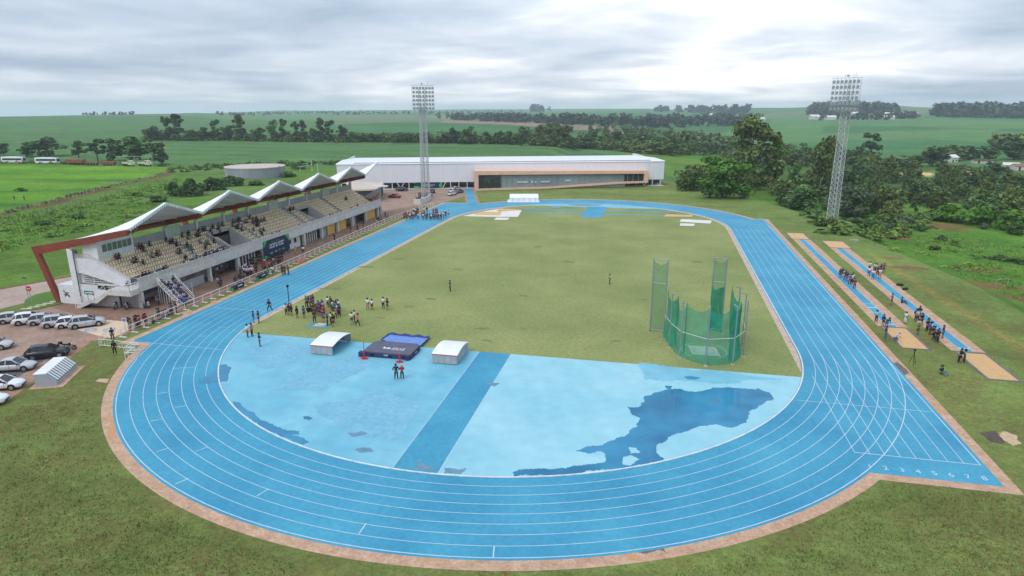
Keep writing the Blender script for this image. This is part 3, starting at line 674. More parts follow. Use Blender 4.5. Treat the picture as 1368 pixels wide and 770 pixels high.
# seats: the nearest three hundred are parts, the others one joined part
def seat_mb(k, x, y, z):
    k.box(x - .22, y - .18, z + .34, x + .20, y + .18, z + .40); k.box(x - .27, y - .18, z + .36, x - .20, y + .18, z + .80); return k
seats = []
for i in range(NR):
    y = Y0 + 1.1
    while y < Y1 - 1.3:
        ok = all(abs(y - a) > .8 for a in AIS) and not (i <= 5 and any(a - .3 < y < b + .3 for a, b in VOM))
        if i == NR - 1 and y < 5.6: ok = False
        if ok: seats.append((i, y))
        y += .56
seats.sort(key=lambda s: (RX[s[0]] - CAM[0]) ** 2 + (s[1] - CAM[1]) ** 2)
sm = seat_mb(MB(), 0, 0, 0).mesh('seat', m_seat); smb = seat_mb(MB(), 0, 0, 0).mesh('seat', m_seatb)
rest = MB()
for n, (i, y) in enumerate(seats):
    blue = i == 0 and (rnd.random() < .16 or y < 1.2)
    if n < 300:
        o = obj('seat', smb if blue else sm, gs); o.location = (RX[i] - .30 - gs.location.x, y - gs.location.y, RZ[i])
    else:
        rest.mi = 1 if blue else 0; seat_mb(rest, RX[i] - .30, y, RZ[i])
gp('seat_rows', rest, [m_seat, m_seatb], kind='stuff')
# back wall, press box, louvres
xr = -64.55
for i in range(11):
    a, b = cols[i] + .25, cols[i + 1] - .25
    if a < 6: a = 5.5
    if b - a < 1: continue
    if i in (2, 6, 9):
        gp('wall_panel', MB().box(xr - .15, a + 3.6, 6.4, xr, b, 8.75), m_grey)
        g = MB()
        for k in range(6): g.box(xr - .06, a + .06 + k * .58, 6.95, xr - .02, a + .06 + k * .58 + .50, 9.25)
        gp('louvre_panel', g, mat('pale_glass', (.42, .50, .42), rough=.2, var=.1, sc=.5, spec=.5))
        gp('wall_panel', MB().box(xr - .15, a, 6.4, xr, a + 3.55, 6.93), m_grey)
    else:
        gp('wall_panel', MB().box(xr - .15, a, 6.4, xr, b, 8.75 - .003 * i), m_grey)
for i, y in enumerate(cols):
    if y < 6: continue
    gp('rear_pier', MB().box(xr - .35, y - .28, 3.4, xr + .18, y + .28, 9.3), m_white if i in (3, 7, 10) else m_conc)
    gp('roof_bracket', MB().obox((xr, y, 9.2), (xr + 1.6, y, 10.5), .14, .14).obox((xr, y, 9.2), (xr + .5, y - .8, 10.4), .10, .10), m_steel)
pb = gp('press_box', MB().box(-66.2, Y0 + .4, 6.6, -63.45, 5.45, 9.75), m_white)
for i in range(6):
    a = -.75 + i * .98
    w = gp('window', MB().box(-63.45, a, 8.0, -63.40, a + .92, 9.25), m_rail, pb)
    gp('pane', MB().box(-63.42, a + .05, 8.05, -63.38, a + .87, 9.20), m_glassg, pb)
gp('rear_wall', MB().box(-65.0, Y0 + .3, 0, -64.75, Y1, 6.4), m_conc)
# ground-floor rooms
gp('room_wall', MB().box(-60.2, Y0, 0, -60.0, Y1, 2.62), m_grey)
for y0_, y1_, kind in ((-1.2, 5.5, 'w'), (6.3, 13.0, 'wall'), (14.2, 20.8, 'open'), (22, 29, 'bars'), (37.9, 44.9, 'white'), (45.9, 52.6, 'bars'), (53.7, 56.6, 'grey'), (56.8, 60.6, 'yellow'), (61.4, 66.4, 'yellow'), (70.0, 72, 'grey'), (77.5, 83.8, 'yellow'), (73, 76, 'open')):
    if kind == 'yellow':
        d = gp('roller_door', MB().box(-57.35, y0_, .02, -57.2, y1_, 2.55), m_yel)
        k = MB()
        for j in range(8): k.box(-57.205, y0_ + .05, .2 + j * .3, -57.17, y1_ - .05, .24 + j * .3)
        gp('door_ribs', k, m_yel, d)
    elif kind == 'grey': gp('room_panel', MB().box(-57.6, y0_, 0, -57.4, y1_, 2.6), m_grey)
    elif kind == 'white': 
        gp('room_panel', MB().box(-57.6, y0_, 0, -57.4, y1_, 2.6), m_white); gp('window', MB().box(-57.41, y0_ + 1.5, 1.2, -57.36, y0_ + 3.3, 2.1), m_glass); gp('window', MB().box(-57.41, y0_ + 4.5, 1.1, -57.36, y0_ + 5.5, 2.1), m_glass)
    elif kind == 'wall': 
        gp('room_panel', MB().box(-57.5, y0_, 0, -57.3, y1_, 1.5), m_grey); gp('room_panel', MB().box(-57.95, y0_, 1.5, -57.85, y1_, 2.6), mat('ochre_panel', (.30, .22, .12), rough=.8)); 
        for j in range(5): gp('window_bar', MB().box(-57.8, y0_ + 3 + j * .5, 1.55, -57.75, y0_ + 3.12 + j * .5, 2.55), m_dark)
    elif kind == 'bars':
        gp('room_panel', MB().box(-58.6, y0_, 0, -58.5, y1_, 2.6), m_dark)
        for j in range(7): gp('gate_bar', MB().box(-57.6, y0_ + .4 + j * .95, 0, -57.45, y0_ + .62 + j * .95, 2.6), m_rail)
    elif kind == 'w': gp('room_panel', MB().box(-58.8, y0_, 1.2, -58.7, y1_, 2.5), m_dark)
    elif kind == 'open': gp('room_panel', MB().box(-59.9, y0_, 0, -59.8, y1_, 2.4), m_grey)
# roof: folded sheets, ridges and valleys 8.05 m apart
LY = 8.05; ZV, ZR, XFR, XBK, ZB = 12.15, 14.85, -56.8, -66.9, 10.15
for i in range(11):
    ya, yb = Y0 + i * LY, Y0 + (i + 1) * LY
    za, zb = (ZV, ZR) if i % 2 == 0 else (ZR, ZV)
    n = 26; vs = []; fs = []
    for j in range(n + 1):
        t = j / n; rib = .035 if j % 2 else -.035
        y = ya + (yb - ya) * t; zf = za + (zb - za) * t
        vs += [(XFR, y, zf + rib), (XBK, y, ZB + rib * .6 + .0)]
    fs = [(2 * j, 2 * j + 1, 2 * j + 3, 2 * j + 2) for j in range(n)]
    k = MB().add(vs, [f[::-1] for f in fs]); k.add([(x, y, z - .16) for x, y, z in vs], fs); k.m = [0] * n + [1] * n
    rp = gp('roof_sheet', k, [m_roof, m_soff])
    e = MB(); nt_ = 17
    for j in range(nt_):
        t0, t1 = (j + .08) / nt_, (j + .72) / nt_
        a = Vector((XFR, ya + (yb - ya) * t0, za + (zb - za) * t0)); b = Vector((XFR, ya + (yb - ya) * t1, za + (zb - za) * t1))
        e.add([a + Vector((-.35, 0, .06)), b + Vector((-.35, 0, .06)), b + Vector((.16, 0, .05)), a + Vector((.16, 0, .05)), a + Vector((.16, 0, -.42)), b + Vector((.16, 0, -.42))], [(3, 2, 1, 0), (4, 5, 2, 3)])
    e.obox((XFR + .02, ya, za - .10), (XFR + .02, yb, zb - .10), .12, .24)
    gp('roof_edge', e, m_fasc, rp)
    pur = MB()
    for s in (.25, .5, .75):
        x = XFR + (XBK - XFR) * s; pur.obox((x, ya, za + (ZB - za) * s - .24), (x, yb, zb + (ZB - zb) * s - .24), .12, .12)
    gp('purlin', pur, m_soff, rp)
for i in range(6):
    y = Y0 + 2 * i * LY + (0 if i else -.1)
    # cranked red frame: leaning rear leg and sloping rafter
    top = Vector((-74.3, y, 8.45)); k = MB()
    k.loft([[(-74.7, y - .28, 8.75), (-74.7, y + .28, 8.75), (-73.9, y + .28, 7.55), (-73.9, y - .28, 7.55)], [(XFR - .25, y - .24, ZV - .22), (XFR - .25, y + .24, ZV - .22), (XFR - .25, y + .24, ZV - 1.0), (XFR - .25, y - .24, ZV - 1.0)]])
    gp('roof_rafter', k, m_red)
    k = MB().loft([[(-72.0, y - .30, 0), (-72.0, y + .30, 0), (-71.15, y + .30, 0), (-71.15, y - .30, 0)], [(-74.72, y - .27, 8.7), (-74.72, y + .27, 8.7), (-73.55, y + .27, 7.9), (-73.55, y - .27, 7.9)]])
    gp('rear_leg', k, m_red)
gp('roof_beam', MB().obox((-63.6, Y0, 10.15), (-63.6, Y1, 10.15), .28, .42), m_red)
gp('roof_beam', MB().obox((XBK + .3, Y0, 9.9), (XBK + .3, Y1, 9.9), .25, .4), m_red)
# near end: tall pier, low wall, side stairs and landings
m_lilac = mat('end_wall_paint', (.60, .59, .61), rough=.85, c2=(.69, .68, .69), sc=.5, sc2=2.5, var=.06)
gp('end_pier', MB().box(-68.3, Y0 - .35, 0, -67.2, Y0 + .4, 8.75), m_lilac)
gp('downpipe', MB().tube((-67.05, Y0 - .48, 0), (-67.05, Y0 - .48, 8.5), .07, 6), m_dark)
gp('end_wall', MB().box(-71.2, Y0 - .30, 0, -68.3, Y0 + 3.0, 3.0), m_lilac)
gp('end_wall', MB().box(-67.2, Y0 - .30, 0, -60.4, Y0 - .1, 3.25), m_lilac)
gp('end_wall', MB().box(-60.4, Y0 + .2, 0, XF - .6, Y0 + .4, 2.6), m_grey)
gp('end_wall', MB().add([(-67.2, Y0 - .25, 5.0), (-66.3, Y0 - .25, 5.0), (-59.2, Y0 - .25, 3.3), (-58.4, Y0 - .25, 4.3), (-64.6, Y0 - .25, 7.3), (-67.2, Y0 - .25, 7.3),
                         (-67.2, Y0 - .05, 5.0), (-66.3, Y0 - .05, 5.0), (-59.2, Y0 - .05, 3.3), (-58.4, Y0 - .05, 4.3), (-64.6, Y0 - .05, 7.3), (-67.2, Y0 - .05, 7.3)],
                        [(0, 1, 2, 3, 4, 5), (11, 10, 9, 8, 7, 6), (5, 4, 10, 11), (4, 3, 9, 10), (3, 2, 8, 9), (1, 0, 6, 7), (2, 1, 7, 8)]), m_lilac)
gp('stair_parapet', MB().add([(-64.7, Y0 + .1, 6.6), (-58.3, Y0 + .1, 3.5), (-58.3, Y0 + .1, 4.55), (-64.7, Y0 + .1, 7.75), (-64.7, Y0 + .35, 6.6), (-58.3, Y0 + .35, 3.5), (-58.3, Y0 + .35, 4.55), (-64.7, Y0 + .35, 7.75)],
                             [(0, 1, 2, 3), (7, 6, 5, 4), (3, 2, 6, 7), (1, 5, 6, 2), (0, 4, 5, 1)]), m_white)
gp('upper_landing', MB().box(-67.2, Y0 - .1, 6.55, -64.0, Y0 + .6, 6.75), m_conc)
st = gp('inner_stair', MB().box(-67.0, Y0 + .5, 0, -66.9, Y0 + 1.0, 3.3), m_white)
for i in range(9): gp('stair_step', MB().box(-67.1, Y0 + .1 + .02 * i, 3.35 + .33 * i, -60.6 - .62 * i, Y0 + 1.6, 3.42 + .33 * i), m_white, st)
# outer flight descending towards the car park
yo0, yo1 = Y0 - 2.1, Y0 - .45
gp('stair_landing', MB().box(-60.4, yo0, 2.42, XF + .1, yo1 + .12, 3.25), m_conc)
fl = gp('stair_flight', MB().add([(-60.4, yo0, 2.5), (-60.4, yo0, 3.05), (-62.9, yo0, 1.55), (-64.0, yo0, 1.55), (-66.6, yo0, .05), (-66.6, yo0, -.02), (-65.9, yo0, -.02), (-63.6, yo0, 1.0), (-62.6, yo0, 1.0),
                                  (-60.4, yo1, 2.5), (-60.4, yo1, 3.05), (-62.9, yo1, 1.55), (-64.0, yo1, 1.55), (-66.6, yo1, .05), (-66.6, yo1, -.02), (-65.9, yo1, -.02), (-63.6, yo1, 1.0), (-62.6, yo1, 1.0)],
                                 [(0, 1, 2, 3, 4, 5, 6, 7, 8), (17, 16, 15, 14, 13, 12, 11, 10, 9)] + [(i, (i + 1) % 9, 9 + (i + 1) % 9, 9 + i)[::-1] for i in range(9)]), m_conc)
for i in range(8):
    gp('stair_step', MB().box(-60.7 - .3 * i, yo0 + .1, 2.86 - .18 * i, -60.4 - .3 * i, yo1 - .05, 3.04 - .18 * i), m_white, fl)
    gp('stair_step', MB().box(-64.35 - .3 * i, yo0 + .1, 1.36 - .18 * i, -64.05 - .3 * i, yo1 - .05, 1.54 - .18 * i), m_white, fl)
rl = [(-66.6, yo0, 1.1), (-64.0, yo0, 2.6), (-62.9, yo0, 2.6), (-60.4, yo0, 4.1), (XF + .05, yo0, 4.25), (XF + .05, yo1, 4.3)]
k = MB().path(rl, .04); k.path([(x, y, z - .5) for x, y, z in rl], .025); gp('stair_rail', k, m_rail)
for a, b in zip(rl, rl[1:]):
    n = max(1, int((Vector(b) - Vector(a)).length / .45))
    for j in range(n + 1):
        p = Vector(a).lerp(Vector(b), j / n); gp('baluster', MB().box(p.x - .02, p.y - .02, p.z - 1.05, p.x + .02, p.y + .02, p.z), m_rail)
rl2 = [(-67.2, Y0 - .2, 8.0), (-64.7, Y0 - .2, 8.0), (-58.3, Y0 - .2, 4.85), (XF, Y0 - .2, 4.7)]
k = MB().path(rl2, .045); gp('stair_rail', k, mat('brown_rail', (.36, .27, .22), rough=.5))
for j in range(12): p = Vector(rl2[0]).lerp(Vector(rl2[1]), j / 11); gp('baluster', MB().box(p.x - .02, p.y - .02, 7.3, p.x + .02, p.y + .02, 8.0), m_rail)
# far end wall with a red band
gp('end_wall', MB().add([(XF, Y1, 3.4), (-64.5, Y1, 3.4), (-64.5, Y1, 6.4), (-61.5, Y1, 5.2), (XF, Y1, 8.0), (XF, Y1 + .25, 3.4), (-64.5, Y1 + .25, 3.4), (-64.5, Y1 + .25, 6.4), (-61.5, Y1 + .25, 5.2), (XF, Y1 + .25, 8.0)],
                        [(0, 1, 2, 3, 4), (9, 8, 7, 6, 5), (4, 3, 8, 9), (3, 2, 7, 8), (0, 4, 9, 5)]), m_grey)
for a, b in (((-61.2, 4.7), (-59.2, 4.3)), ((-59.6, 4.2), (-58.3, 5.4)), ((-58.3, 4.6), (-56.8, 6.3))):
    gp('red_stripe', MB().obox((a[0], Y1 - .02, a[1]), (b[0], Y1 - .02, b[1]), .03, .5), mat('red_stripe', (.55, .11, .07), rough=.6), label='bright red painted stripe')
gp('end_wall', MB().box(XF - .3, Y1 - .6, 0, XF, Y1 + .25, 3.4), m_grey)
gp('end_wall', MB().box(-64.5, Y1 - .3, 0, XF - .3, Y1, 2.62), m_grey)
# emblem and signs on the end wall
lg = thing('wall_emblem', 'dark emblem of crossed strokes on the low end wall of the grandstand', 'emblem', (-69.8, Y0 - .31, 1.6))
k = MB()
for a, b in (((-.55, .5), (.5, -.55)), ((-.5, -.1), (.5, -.3)), ((-.1, .1), (.45, .15)), ((-.4, -.45), (-.05, -.1))): k.obox((a[0], -.015, a[1]), (b[0], -.015, b[1]), .03, .16)
part(lg, 'emblem_stroke', k, mat('emblem_grey', (.10, .10, .09), rough=.7))
sg = thing('exit_sign', 'small green sign with white marks on the end wall beside the grandstand stairs', 'sign', (-65.6, Y0 - .32, 2.0))
part(sg, 'panel', MB().box(-.85, -.05, -.28, .85, 0, .28), mat('sign_green', (.03, .22, .10), rough=.5))
k = MB()
for j in range(5): k.box(-.7 + j * .17, -.06, -.1, -.6 + j * .17, -.05, .1)
k.add([(.35, -.06, -.16), (.75, -.06, 0), (.35, -.06, .16)], [(0, 1, 2)]); part(sg, 'white_marks', k, m_line)
lp = thing('floodlight', 'dark wall floodlight on top of the tall white end pier of the grandstand', 'floodlight', (-67.0, Y0 - .4, 8.5))
part(lp, 'bracket', MB().box(-.5, -.05, .1, .3, .05, .2), m_dark); part(lp, 'lamp_head', MB().box(.1, -.22, -.35, .55, .18, .08), m_dark)

# ================================================================ BANNERS (fabric with printed marks)
m_navy = mat('banner_navy', (.012, .030, .065), rough=.6, var=.25, sc=.8)
m_grn = mat('banner_green', (.05, .40, .10), rough=.6, var=.25, sc=1.2)
m_prw = mat('print_white', (.62, .65, .70), rough=.6, var=.1)
m_prg = mat('print_green', (.04, .30, .16), rough=.6, var=.2)
bn = thing('banner', 'navy banner with green corners and white lettering hung on the front of the grandstand', 'banner', (-56.28, 34.2, 2.15))
bw, bh = 4.6, 1.75
part(bn, 'sheet', MB().box(-.03, -bw, -bh, .03, bw, bh), m_navy)
k = MB()
for a in ([(-bw, bh), (-bw + 1.2, bh), (-bw + .5, bh - .9), (-bw, bh - 1.3)], [(bw, bh), (bw - 1.4, bh), (bw - .6, bh - .9), (bw, bh - 1.7)], [(-bw, -bh), (-bw, -bh + .7), (-bw + 1.0, -bh + .4), (-bw + 1.6, -bh)], [(bw, -bh), (bw - .8, -bh), (bw, -bh + .4)]):
    part(bn, 'corner_print', MB().add([(.04, y, z) for y, z in a], [tuple(range(len(a)))]), m_grn)
def marks(y0, y1, z, h, n, slant, seed, x=.045):
    """a row of illegible printed strokes"""
    k = MB(); rg = random.Random(seed); w = (y1 - y0) / n
    for i in range(n):
        a = y0 + i * w; g = w * rg.uniform(.70, .86); t = rg.choice((0, 1, 2))
        k.add([(x, a, z - h / 2), (x, a + g * .4, z - h / 2), (x, a + g * .4 + slant, z + h / 2), (x, a + slant, z + h / 2)], [(0, 1, 2, 3)])
        if t: k.add([(x, a + g * .4, z - h / 2), (x, a + g, z - h / 2), (x, a + g, z - h / 4), (x, a + g * .4, z - h / 4)], [(0, 1, 2, 3)])
        if t != 1: k.add([(x, a + g * .4 + slant, z + h / 4), (x, a + g + slant * .8, z + h / 4), (x, a + g + slant, z + h / 2), (x, a + g * .4 + slant, z + h / 2)], [(0, 1, 2, 3)])
    return k
part(bn, 'white_lettering', marks(-2.7, 2.5, .42, .85, 9, .22, 3), m_prw)
part(bn, 'green_lettering', marks(-1.9, 1.1, 1.22, .26, 10, .06, 4), m_prg)
k = marks(-2.6, -1.7, -.95, .26, 3, 0, 5); 
for a, b, s in ((-.9, .0, 6), (.6, 1.1, 7), (1.8, 2.6, 8)): q = marks(a, b, -.90, .3, 2, 0, s); k.add(q.v, q.f)
part(bn, 'sponsor_marks', k, m_prw)

# ================================================================ ARENA HALL behind the track
A0 = np.array([-96.0, 138.0]); B0 = np.array([20.2, 175.0]); dv = (B0 - A0) / np.linalg.norm(B0 - A0); nv = np.array([-dv[1], dv[0]]); LEN = np.linalg.norm(B0 - A0)
m_clad = mat('white_cladding', (.72, .72, .75), rough=.45, var=.035, sc=.3, stretch=(4, 4, .2))
m_clad2 = mat('roof_cladding', (.72, .72, .73), rough=.4, var=.05, sc=.3)
m_peach = mat('peach_render', (.74, .46, .34), rough=.85, var=.08, sc=.5, sc2=3)
m_mar = mat('maroon_trim', (.20, .075, .07), rough=.6, var=.1)
ha = thing('arena_hall', 'long white clad sports hall with a tilted peach frame around its glass front', 'hall', (float(A0[0]), float(A0[1]), 0), math.atan2(dv[1], dv[0]))
# local axes: x along the front, y backwards
hp = lambda name, mb, m, parent=None, **k: part(parent or ha, name, mb, m, None, **k)
DEP = 44
hp('front_wall', MB().box(0, 0, 2.35, LEN, .4, 9.15), m_clad)
hp('side_wall', MB().box(LEN - .4, .4, 2.35, LEN, DEP, 9.15), m_clad); hp('side_wall', MB().box(0, .4, 2.35, .4, DEP, 9.15), m_clad); hp('back_wall', MB().box(.4, DEP - .4, 2.35, LEN - .4, DEP, 8.2), m_clad)
k = MB()
for i in range(int(LEN / 2.2)): k.box(1 + i * 2.2, -.035, 2.36, 1.05 + i * 2.2, 0, 9.1)
hp('cladding_joint', k, m_clad2)
hp('roof', MB().add([(-.3, -.25, 9.15), (LEN + .3, -.25, 9.15), (LEN + .3, 1.1, 9.38), (-.3, 1.1, 9.38), (LEN + .3, 14, 9.55), (-.3, 14, 9.65), (LEN + .3, DEP, 8.3), (-.3, DEP, 8.3)],
                    [(0, 1, 2, 3), (3, 2, 4, 5), (5, 4, 6, 7)]), m_clad2)
hp('gutter', MB().box(6, 1.2, 9.40, LEN - 5, 1.7, 9.56), m_mar)
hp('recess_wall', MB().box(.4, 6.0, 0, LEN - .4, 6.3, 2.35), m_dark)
hp('soffit', MB().box(.4, .4, 2.2, LEN - .4, 6, 2.349), m_grey)
hp('plinth', MB().box(0, -1.2, 0, LEN, 6, .10), m_conc)
for i in range(40):
    x = 1.2 + i * (LEN - 2.4) / 39
    if i % 5 == 2:
        hp('brace', MB().obox((x, .2, .1), (x - 1.3, .2, 2.36), .24, .24).obox((x, .2, .1), (x + 1.3, .2, 2.36), .24, .24), m_rail)
    else: hp('column', MB().box(x - .12, .1, .1, x + .12, .34, 2.36), m_rail)
for i in range(15):
    x = 5 + i * 8; hp('recess_window', MB().box(x, 5.9, .3, x + 5.5, 6.0, 2.1), m_glassg)
# peach frame: a tapering box, lower lip rising to the right
fx = lambda wx, wy: ((wx - A0[0]) * dv[0] + (wy - A0[1]) * dv[1], (wx - A0[0]) * nv[0] + (wy - A0[1]) * nv[1])
Lx, Ly = fx(-46.2, 145.6); Rx, Ry = fx(14.6, 170.0)
def fpt(t, z, off=0.): return (Lx + (Rx - Lx) * t, Ly + (Ry - Ly) * t + off, z)
def prismf(P, d0, d1):
    """face polygon of (t, z) on the slanted front, from depth d0 to d1"""
    n = len(P); vs = [fpt(t, z, d0) for t, z in P] + [fpt(t, z, d1) for t, z in P]
    k = MB(); k.add(vs, [(i, n + i, n + (i + 1) % n, (i + 1) % n) for i in range(n)])
    for a, b, c in tessellate_polygon([[Vector((t * 60, z, 0)) for t, z in P]]):
        k.add([vs[a], vs[b], vs[c]], [(0, 1, 2)]); k.add([vs[n + a], vs[n + b], vs[n + c]], [(2, 1, 0)])
    return k
ztl, ztr = 7.05, 6.0
fr = hp('entrance_frame', prismf([(0, ztl - .02), (0, ztl - 1.45), (1, ztr - 1.1), (1, ztr)], 0, 7.5), m_peach)
hp('frame_side', prismf([(0, .0), (.021, .0), (.021, ztl - 1.46), (0, ztl - 1.45)], 0, 7.5), m_peach, fr)
hp('frame_side', prismf([(.975, 1.9), (1, 1.75), (1, ztr - 1.10), (.975, ztr - 1.09)], 0, 7.5), m_peach, fr)
hp('frame_lip', prismf([(.021, 0), (.42, 0.15), (.42, .75), (.021, .62)], -.03, 6.5), m_peach, fr)
hp('frame_lip', prismf([(.42, .15), (.84, 1.35), (.975, 1.45), (1, 1.55), (1, 2.1), (.84, 2.05), (.42, .75)], -.03, 6.5), m_peach, fr)
m_lat0 = mat('mullion_grey', (.27, .29, .30), rough=.5)
m_gl = mat('facade_glass', (.20, .24, .26), rough=.10, c2=(.30, .34, .36), sc=.10, var=.2, spec=.6)
gl = hp('glass_front', prismf([(.021, .6), (.42, .74), (.84, 2.04), (.975, 2.1), (.975, ztr - 1.0), (.021, ztl - 1.4)], 1.0, 1.1), m_gl)
hp('dark_glazing', prismf([(.021, .61), (.145, .64), (.145, ztl - 1.52), (.021, ztl - 1.4)], .9, .99), m_glass, gl)
hp('dark_glazing', prismf([(.86, 2.05), (.975, 2.1), (.975, ztr - 1.0), (.86, ztr - .92)], .9, .99), m_glass, gl)
for i in range(1, 30):
    t = .021 + i * .0318; zb = np.interp(t, [.021, .42, .84, .975], [.6, .74, 2.04, 2.1])
    hp('mullion', MB().obox(fpt(t, zb, .85), fpt(t, np.interp(t, [0, 1], [ztl - 1.4, ztr - 1.0]), .85), .09, .12), m_dark if i < 5 else m_lat0, gl)
hp('ceiling_strip', prismf([(.021, ztl - 1.75), (.975, ztr - 1.4), (.975, ztr - 1.05), (.021, ztl - 1.4)], .80, .84), m_dark, gl)
k = MB(); rg = random.Random(5)
for a, b, n in ((.240, .298, 8), (.318, .330, 1), (.340, .350, 1), (.372, .425, 8), (.515, .545, 3)):
    for j in range(n):
        t = a + (b - a) * j / n; q = prismf([(t, 2.35 + .3 * (a > .5)), (t + (b - a) / n * .75, 2.35 + .3 * (a > .5)), (t + (b - a) / n * .75, 2.95 + .3 * (a > .5)), (t, 2.9 + .3 * (a > .5))], .70, .74); k.add(q.v, q.f)
hp('window_lettering', k, m_prw, gl)
hp('side_wall_low', prismf([(.40, -.3), (.87, -.3), (.87, 1.35), (.84, 1.3), (.42, .1)], 1.5, 1.8), m_conc)
hp('under_room', prismf([(.87, -.3), (.99, -.3), (.99, 1.5), (.87, 1.35)], 5.0, 5.2), m_dark)
for t in (.60, .73): hp('wall_joint', prismf([(t, -.3), (t + .002, -.3), (t + .002, 1.0 if t > .7 else .55), (t, 1.0 if t > .7 else .55)], 1.44, 1.5), m_dark)
b2 = thing('banner', 'navy banner with green ends stretched under the white sports hall', 'banner', (0, 0, 0))
P = at(572, 252); lx = fx(P.x, P.y)[0]
b2.location = (A0[0] + dv[0] * lx - nv[0] * .25, A0[1] + dv[1] * lx - nv[1] * .25, 1.35); b2.rotation_euler = (0, 0, math.atan2(dv[1], dv[0]) - R(90))
part(b2, 'sheet', MB().box(-.02, -5.2, -1.0, .03, 5.2, 1.0), m_navy)
k = MB()
for a in ([(-5.2, -1), (-2.6, -1), (-3.2, -.45), (-5.2, -.3)], [(-5.2, 1), (-4.2, 1), (-5.2, .5)], [(5.2, -1), (4.3, -1), (4.0, -.1), (4.6, 1), (5.2, 1)]): part(b2, 'corner_print', MB().add([(.04, y, z) for y, z in a], [tuple(range(len(a)))]), m_grn)
k = marks(-2.4, 2.6, .1, .28, 22, .03, 9); q = marks(-2.3, 2.0, -.35, .22, 12, .02, 10); k.add(q.v, q.f); part(b2, 'white_lettering', k, m_prw)
# flat-roofed annexe between stand and hall
an = thing('annexe', 'low building with flat beige roof between the grandstand and the hall', 'building', (-75, 112, 0))
aq = [at(461, 243, 4.0), at(470, 254, 4.0), at(507, 252.5, 4.0), at(513, 243.5, 4.0)]
an_pts = [(p.x, p.y) for p in aq]
if sum(an_pts[i][0] * an_pts[(i + 1) % 4][1] - an_pts[(i + 1) % 4][0] * an_pts[i][1] for i in range(4)) < 0: an_pts = an_pts[::-1]
c_ = np.mean(an_pts, 0)
part(an, 'wall', MB().prism([tuple(c_ + (np.array(p) - c_) * .93) for p in an_pts], 0, 3.55), m_dark, an)
part(an, 'roof', MB().prism(an_pts, 3.55, 4.0), mat('beige_roof', (.50, .40, .32), rough=.9, c2=(.60, .50, .42), sc=.3, var=.1), an)
part(an, 'roof_box', MB().box(c_[0] + 4, c_[1] - 3, 4.0, c_[0] + 9, c_[1] - 1.5, 4.4), m_white, an)

# ================================================================ FLOODLIGHT MASTS
m_lat = mat('lattice_steel', (.50, .50, .50), rough=.5, metal=.3, var=.15, sc=1)
m_lamp = mat('lamp_glass', (.30, .32, .34), rough=.15, var=.1, sc=4, spec=.6)
def flood_mast(P, Hh, wb, wt, top, rz, label, cab):
    t = thing('floodlight_mast', label, 'floodlight mast', tuple(P), rz, 'floodlight masts')
    def cw(z): return wb + (wt - wb) * min(1, z / top)
    c4 = lambda z: [Vector((sx * cw(z) / 2, sy * cw(z) / 2, z)) for sx, sy in ((-1, -1), (1, -1), (1, 1), (-1, 1))]
    for i in range(4):
        part(t, 'mast_leg', MB().tube(c4(0)[i], c4(top + 5.5)[i], .11, 6, .08), m_lat)
    nb = 22; zs = [top * (j / nb) for j in range(nb + 1)]
    for j in range(nb):
        k = MB(); a, b = c4(zs[j]), c4(zs[j + 1])
        for i in range(4):
            k.tube(a[i], b[(i + 1) % 4], .05, 4); k.tube(a[(i + 1) % 4], b[i], .05, 4); k.tube(b[i], b[(i + 1) % 4], .045, 4)
        part(t, 'lattice_brace', k, m_lat)
    part(t, 'base_plate', MB().box(-wb / 2 - .3, -wb / 2 - .3, -.3, wb / 2 + .3, wb / 2 + .3, .12), m_conc)
    # lamp frame faces local -y
    fwid, z0, z1, yf = 7.2, top - .9, Hh - .5, -wt / 2 - .45
    nxl, nzl = 7, 6
    k = MB()
    for i in range(nzl + 1): z = z0 + (z1 - z0) * i / nzl; k.tube((-fwid / 2, yf, z), (fwid / 2, yf, z), .05, 4); k.tube((-fwid / 2, yf + .7, z), (fwid / 2, yf + .7, z), .03, 4)
    for i in range(nxl + 1): x = -fwid / 2 + fwid * i / nxl; k.tube((x, yf, z0 - .2), (x, yf, z1 + (.9 if i in (3, 5) else .15)), .045, 4)
    part(t, 'lamp_frame', k, m_lat)
    part(t, 'platform', MB().box(-1.4, yf, z0 - .25, 1.4, yf + 1.6, z0 - .15).box(-1.2, yf + .1, (z0 + z1) / 2 - .05, 1.2, yf + 1.3, (z0 + z1) / 2 + .03), m_steel)
    for i in range(nxl):
        for j in range(nzl):
            x = -fwid / 2 + fwid * (i + .5) / nxl; z = z0 + (z1 - z0) * (j + .35) / nzl
            hd = MB(); rings = []
            for rr, dy in ((.14, .40), (.28, .22), (.42, -.06), (.42, -.12)):
                rings.append([(x + rr * math.cos(a), yf - .25 + dy, z + rr * math.sin(a) - dy * -.25) for a in np.linspace(0, 2 * math.pi, 9)[:-1]])
            hd.loft(rings); lo_ = part(t, 'lamp', hd, m_steel)
            rings = [[(x + .37 * math.cos(a), yf - .385, z + .37 * math.sin(a) - .03) for a in np.linspace(0, 2 * math.pi, 9)[:-1]]]
            part(lo_, 'lens', MB().add(rings[0], [tuple(range(7, -1, -1))]), m_lamp)
    part(t, 'lightning_rod', MB().tube((fwid / 4, yf + .5, z1), (fwid / 4, yf + .5, z1 + 1.4), .03, 4).box(-.35, yf + .3, z1 + .3, .05, yf + .7, z1 + .7), m_steel)
    if cab:
        k = MB().tube((-.6, -wb / 2 - .25, 0), (-.62, -wt / 2 - .4, top), .16, 6); part(t, 'cable_duct', k, m_steel)
    return t
PL = at(569, 264.5); flood_mast(PL, 36.3, 2.3, 1.7, 29.3, R(34), 'tall lattice floodlight mast standing in the paved yard before the hall', True)
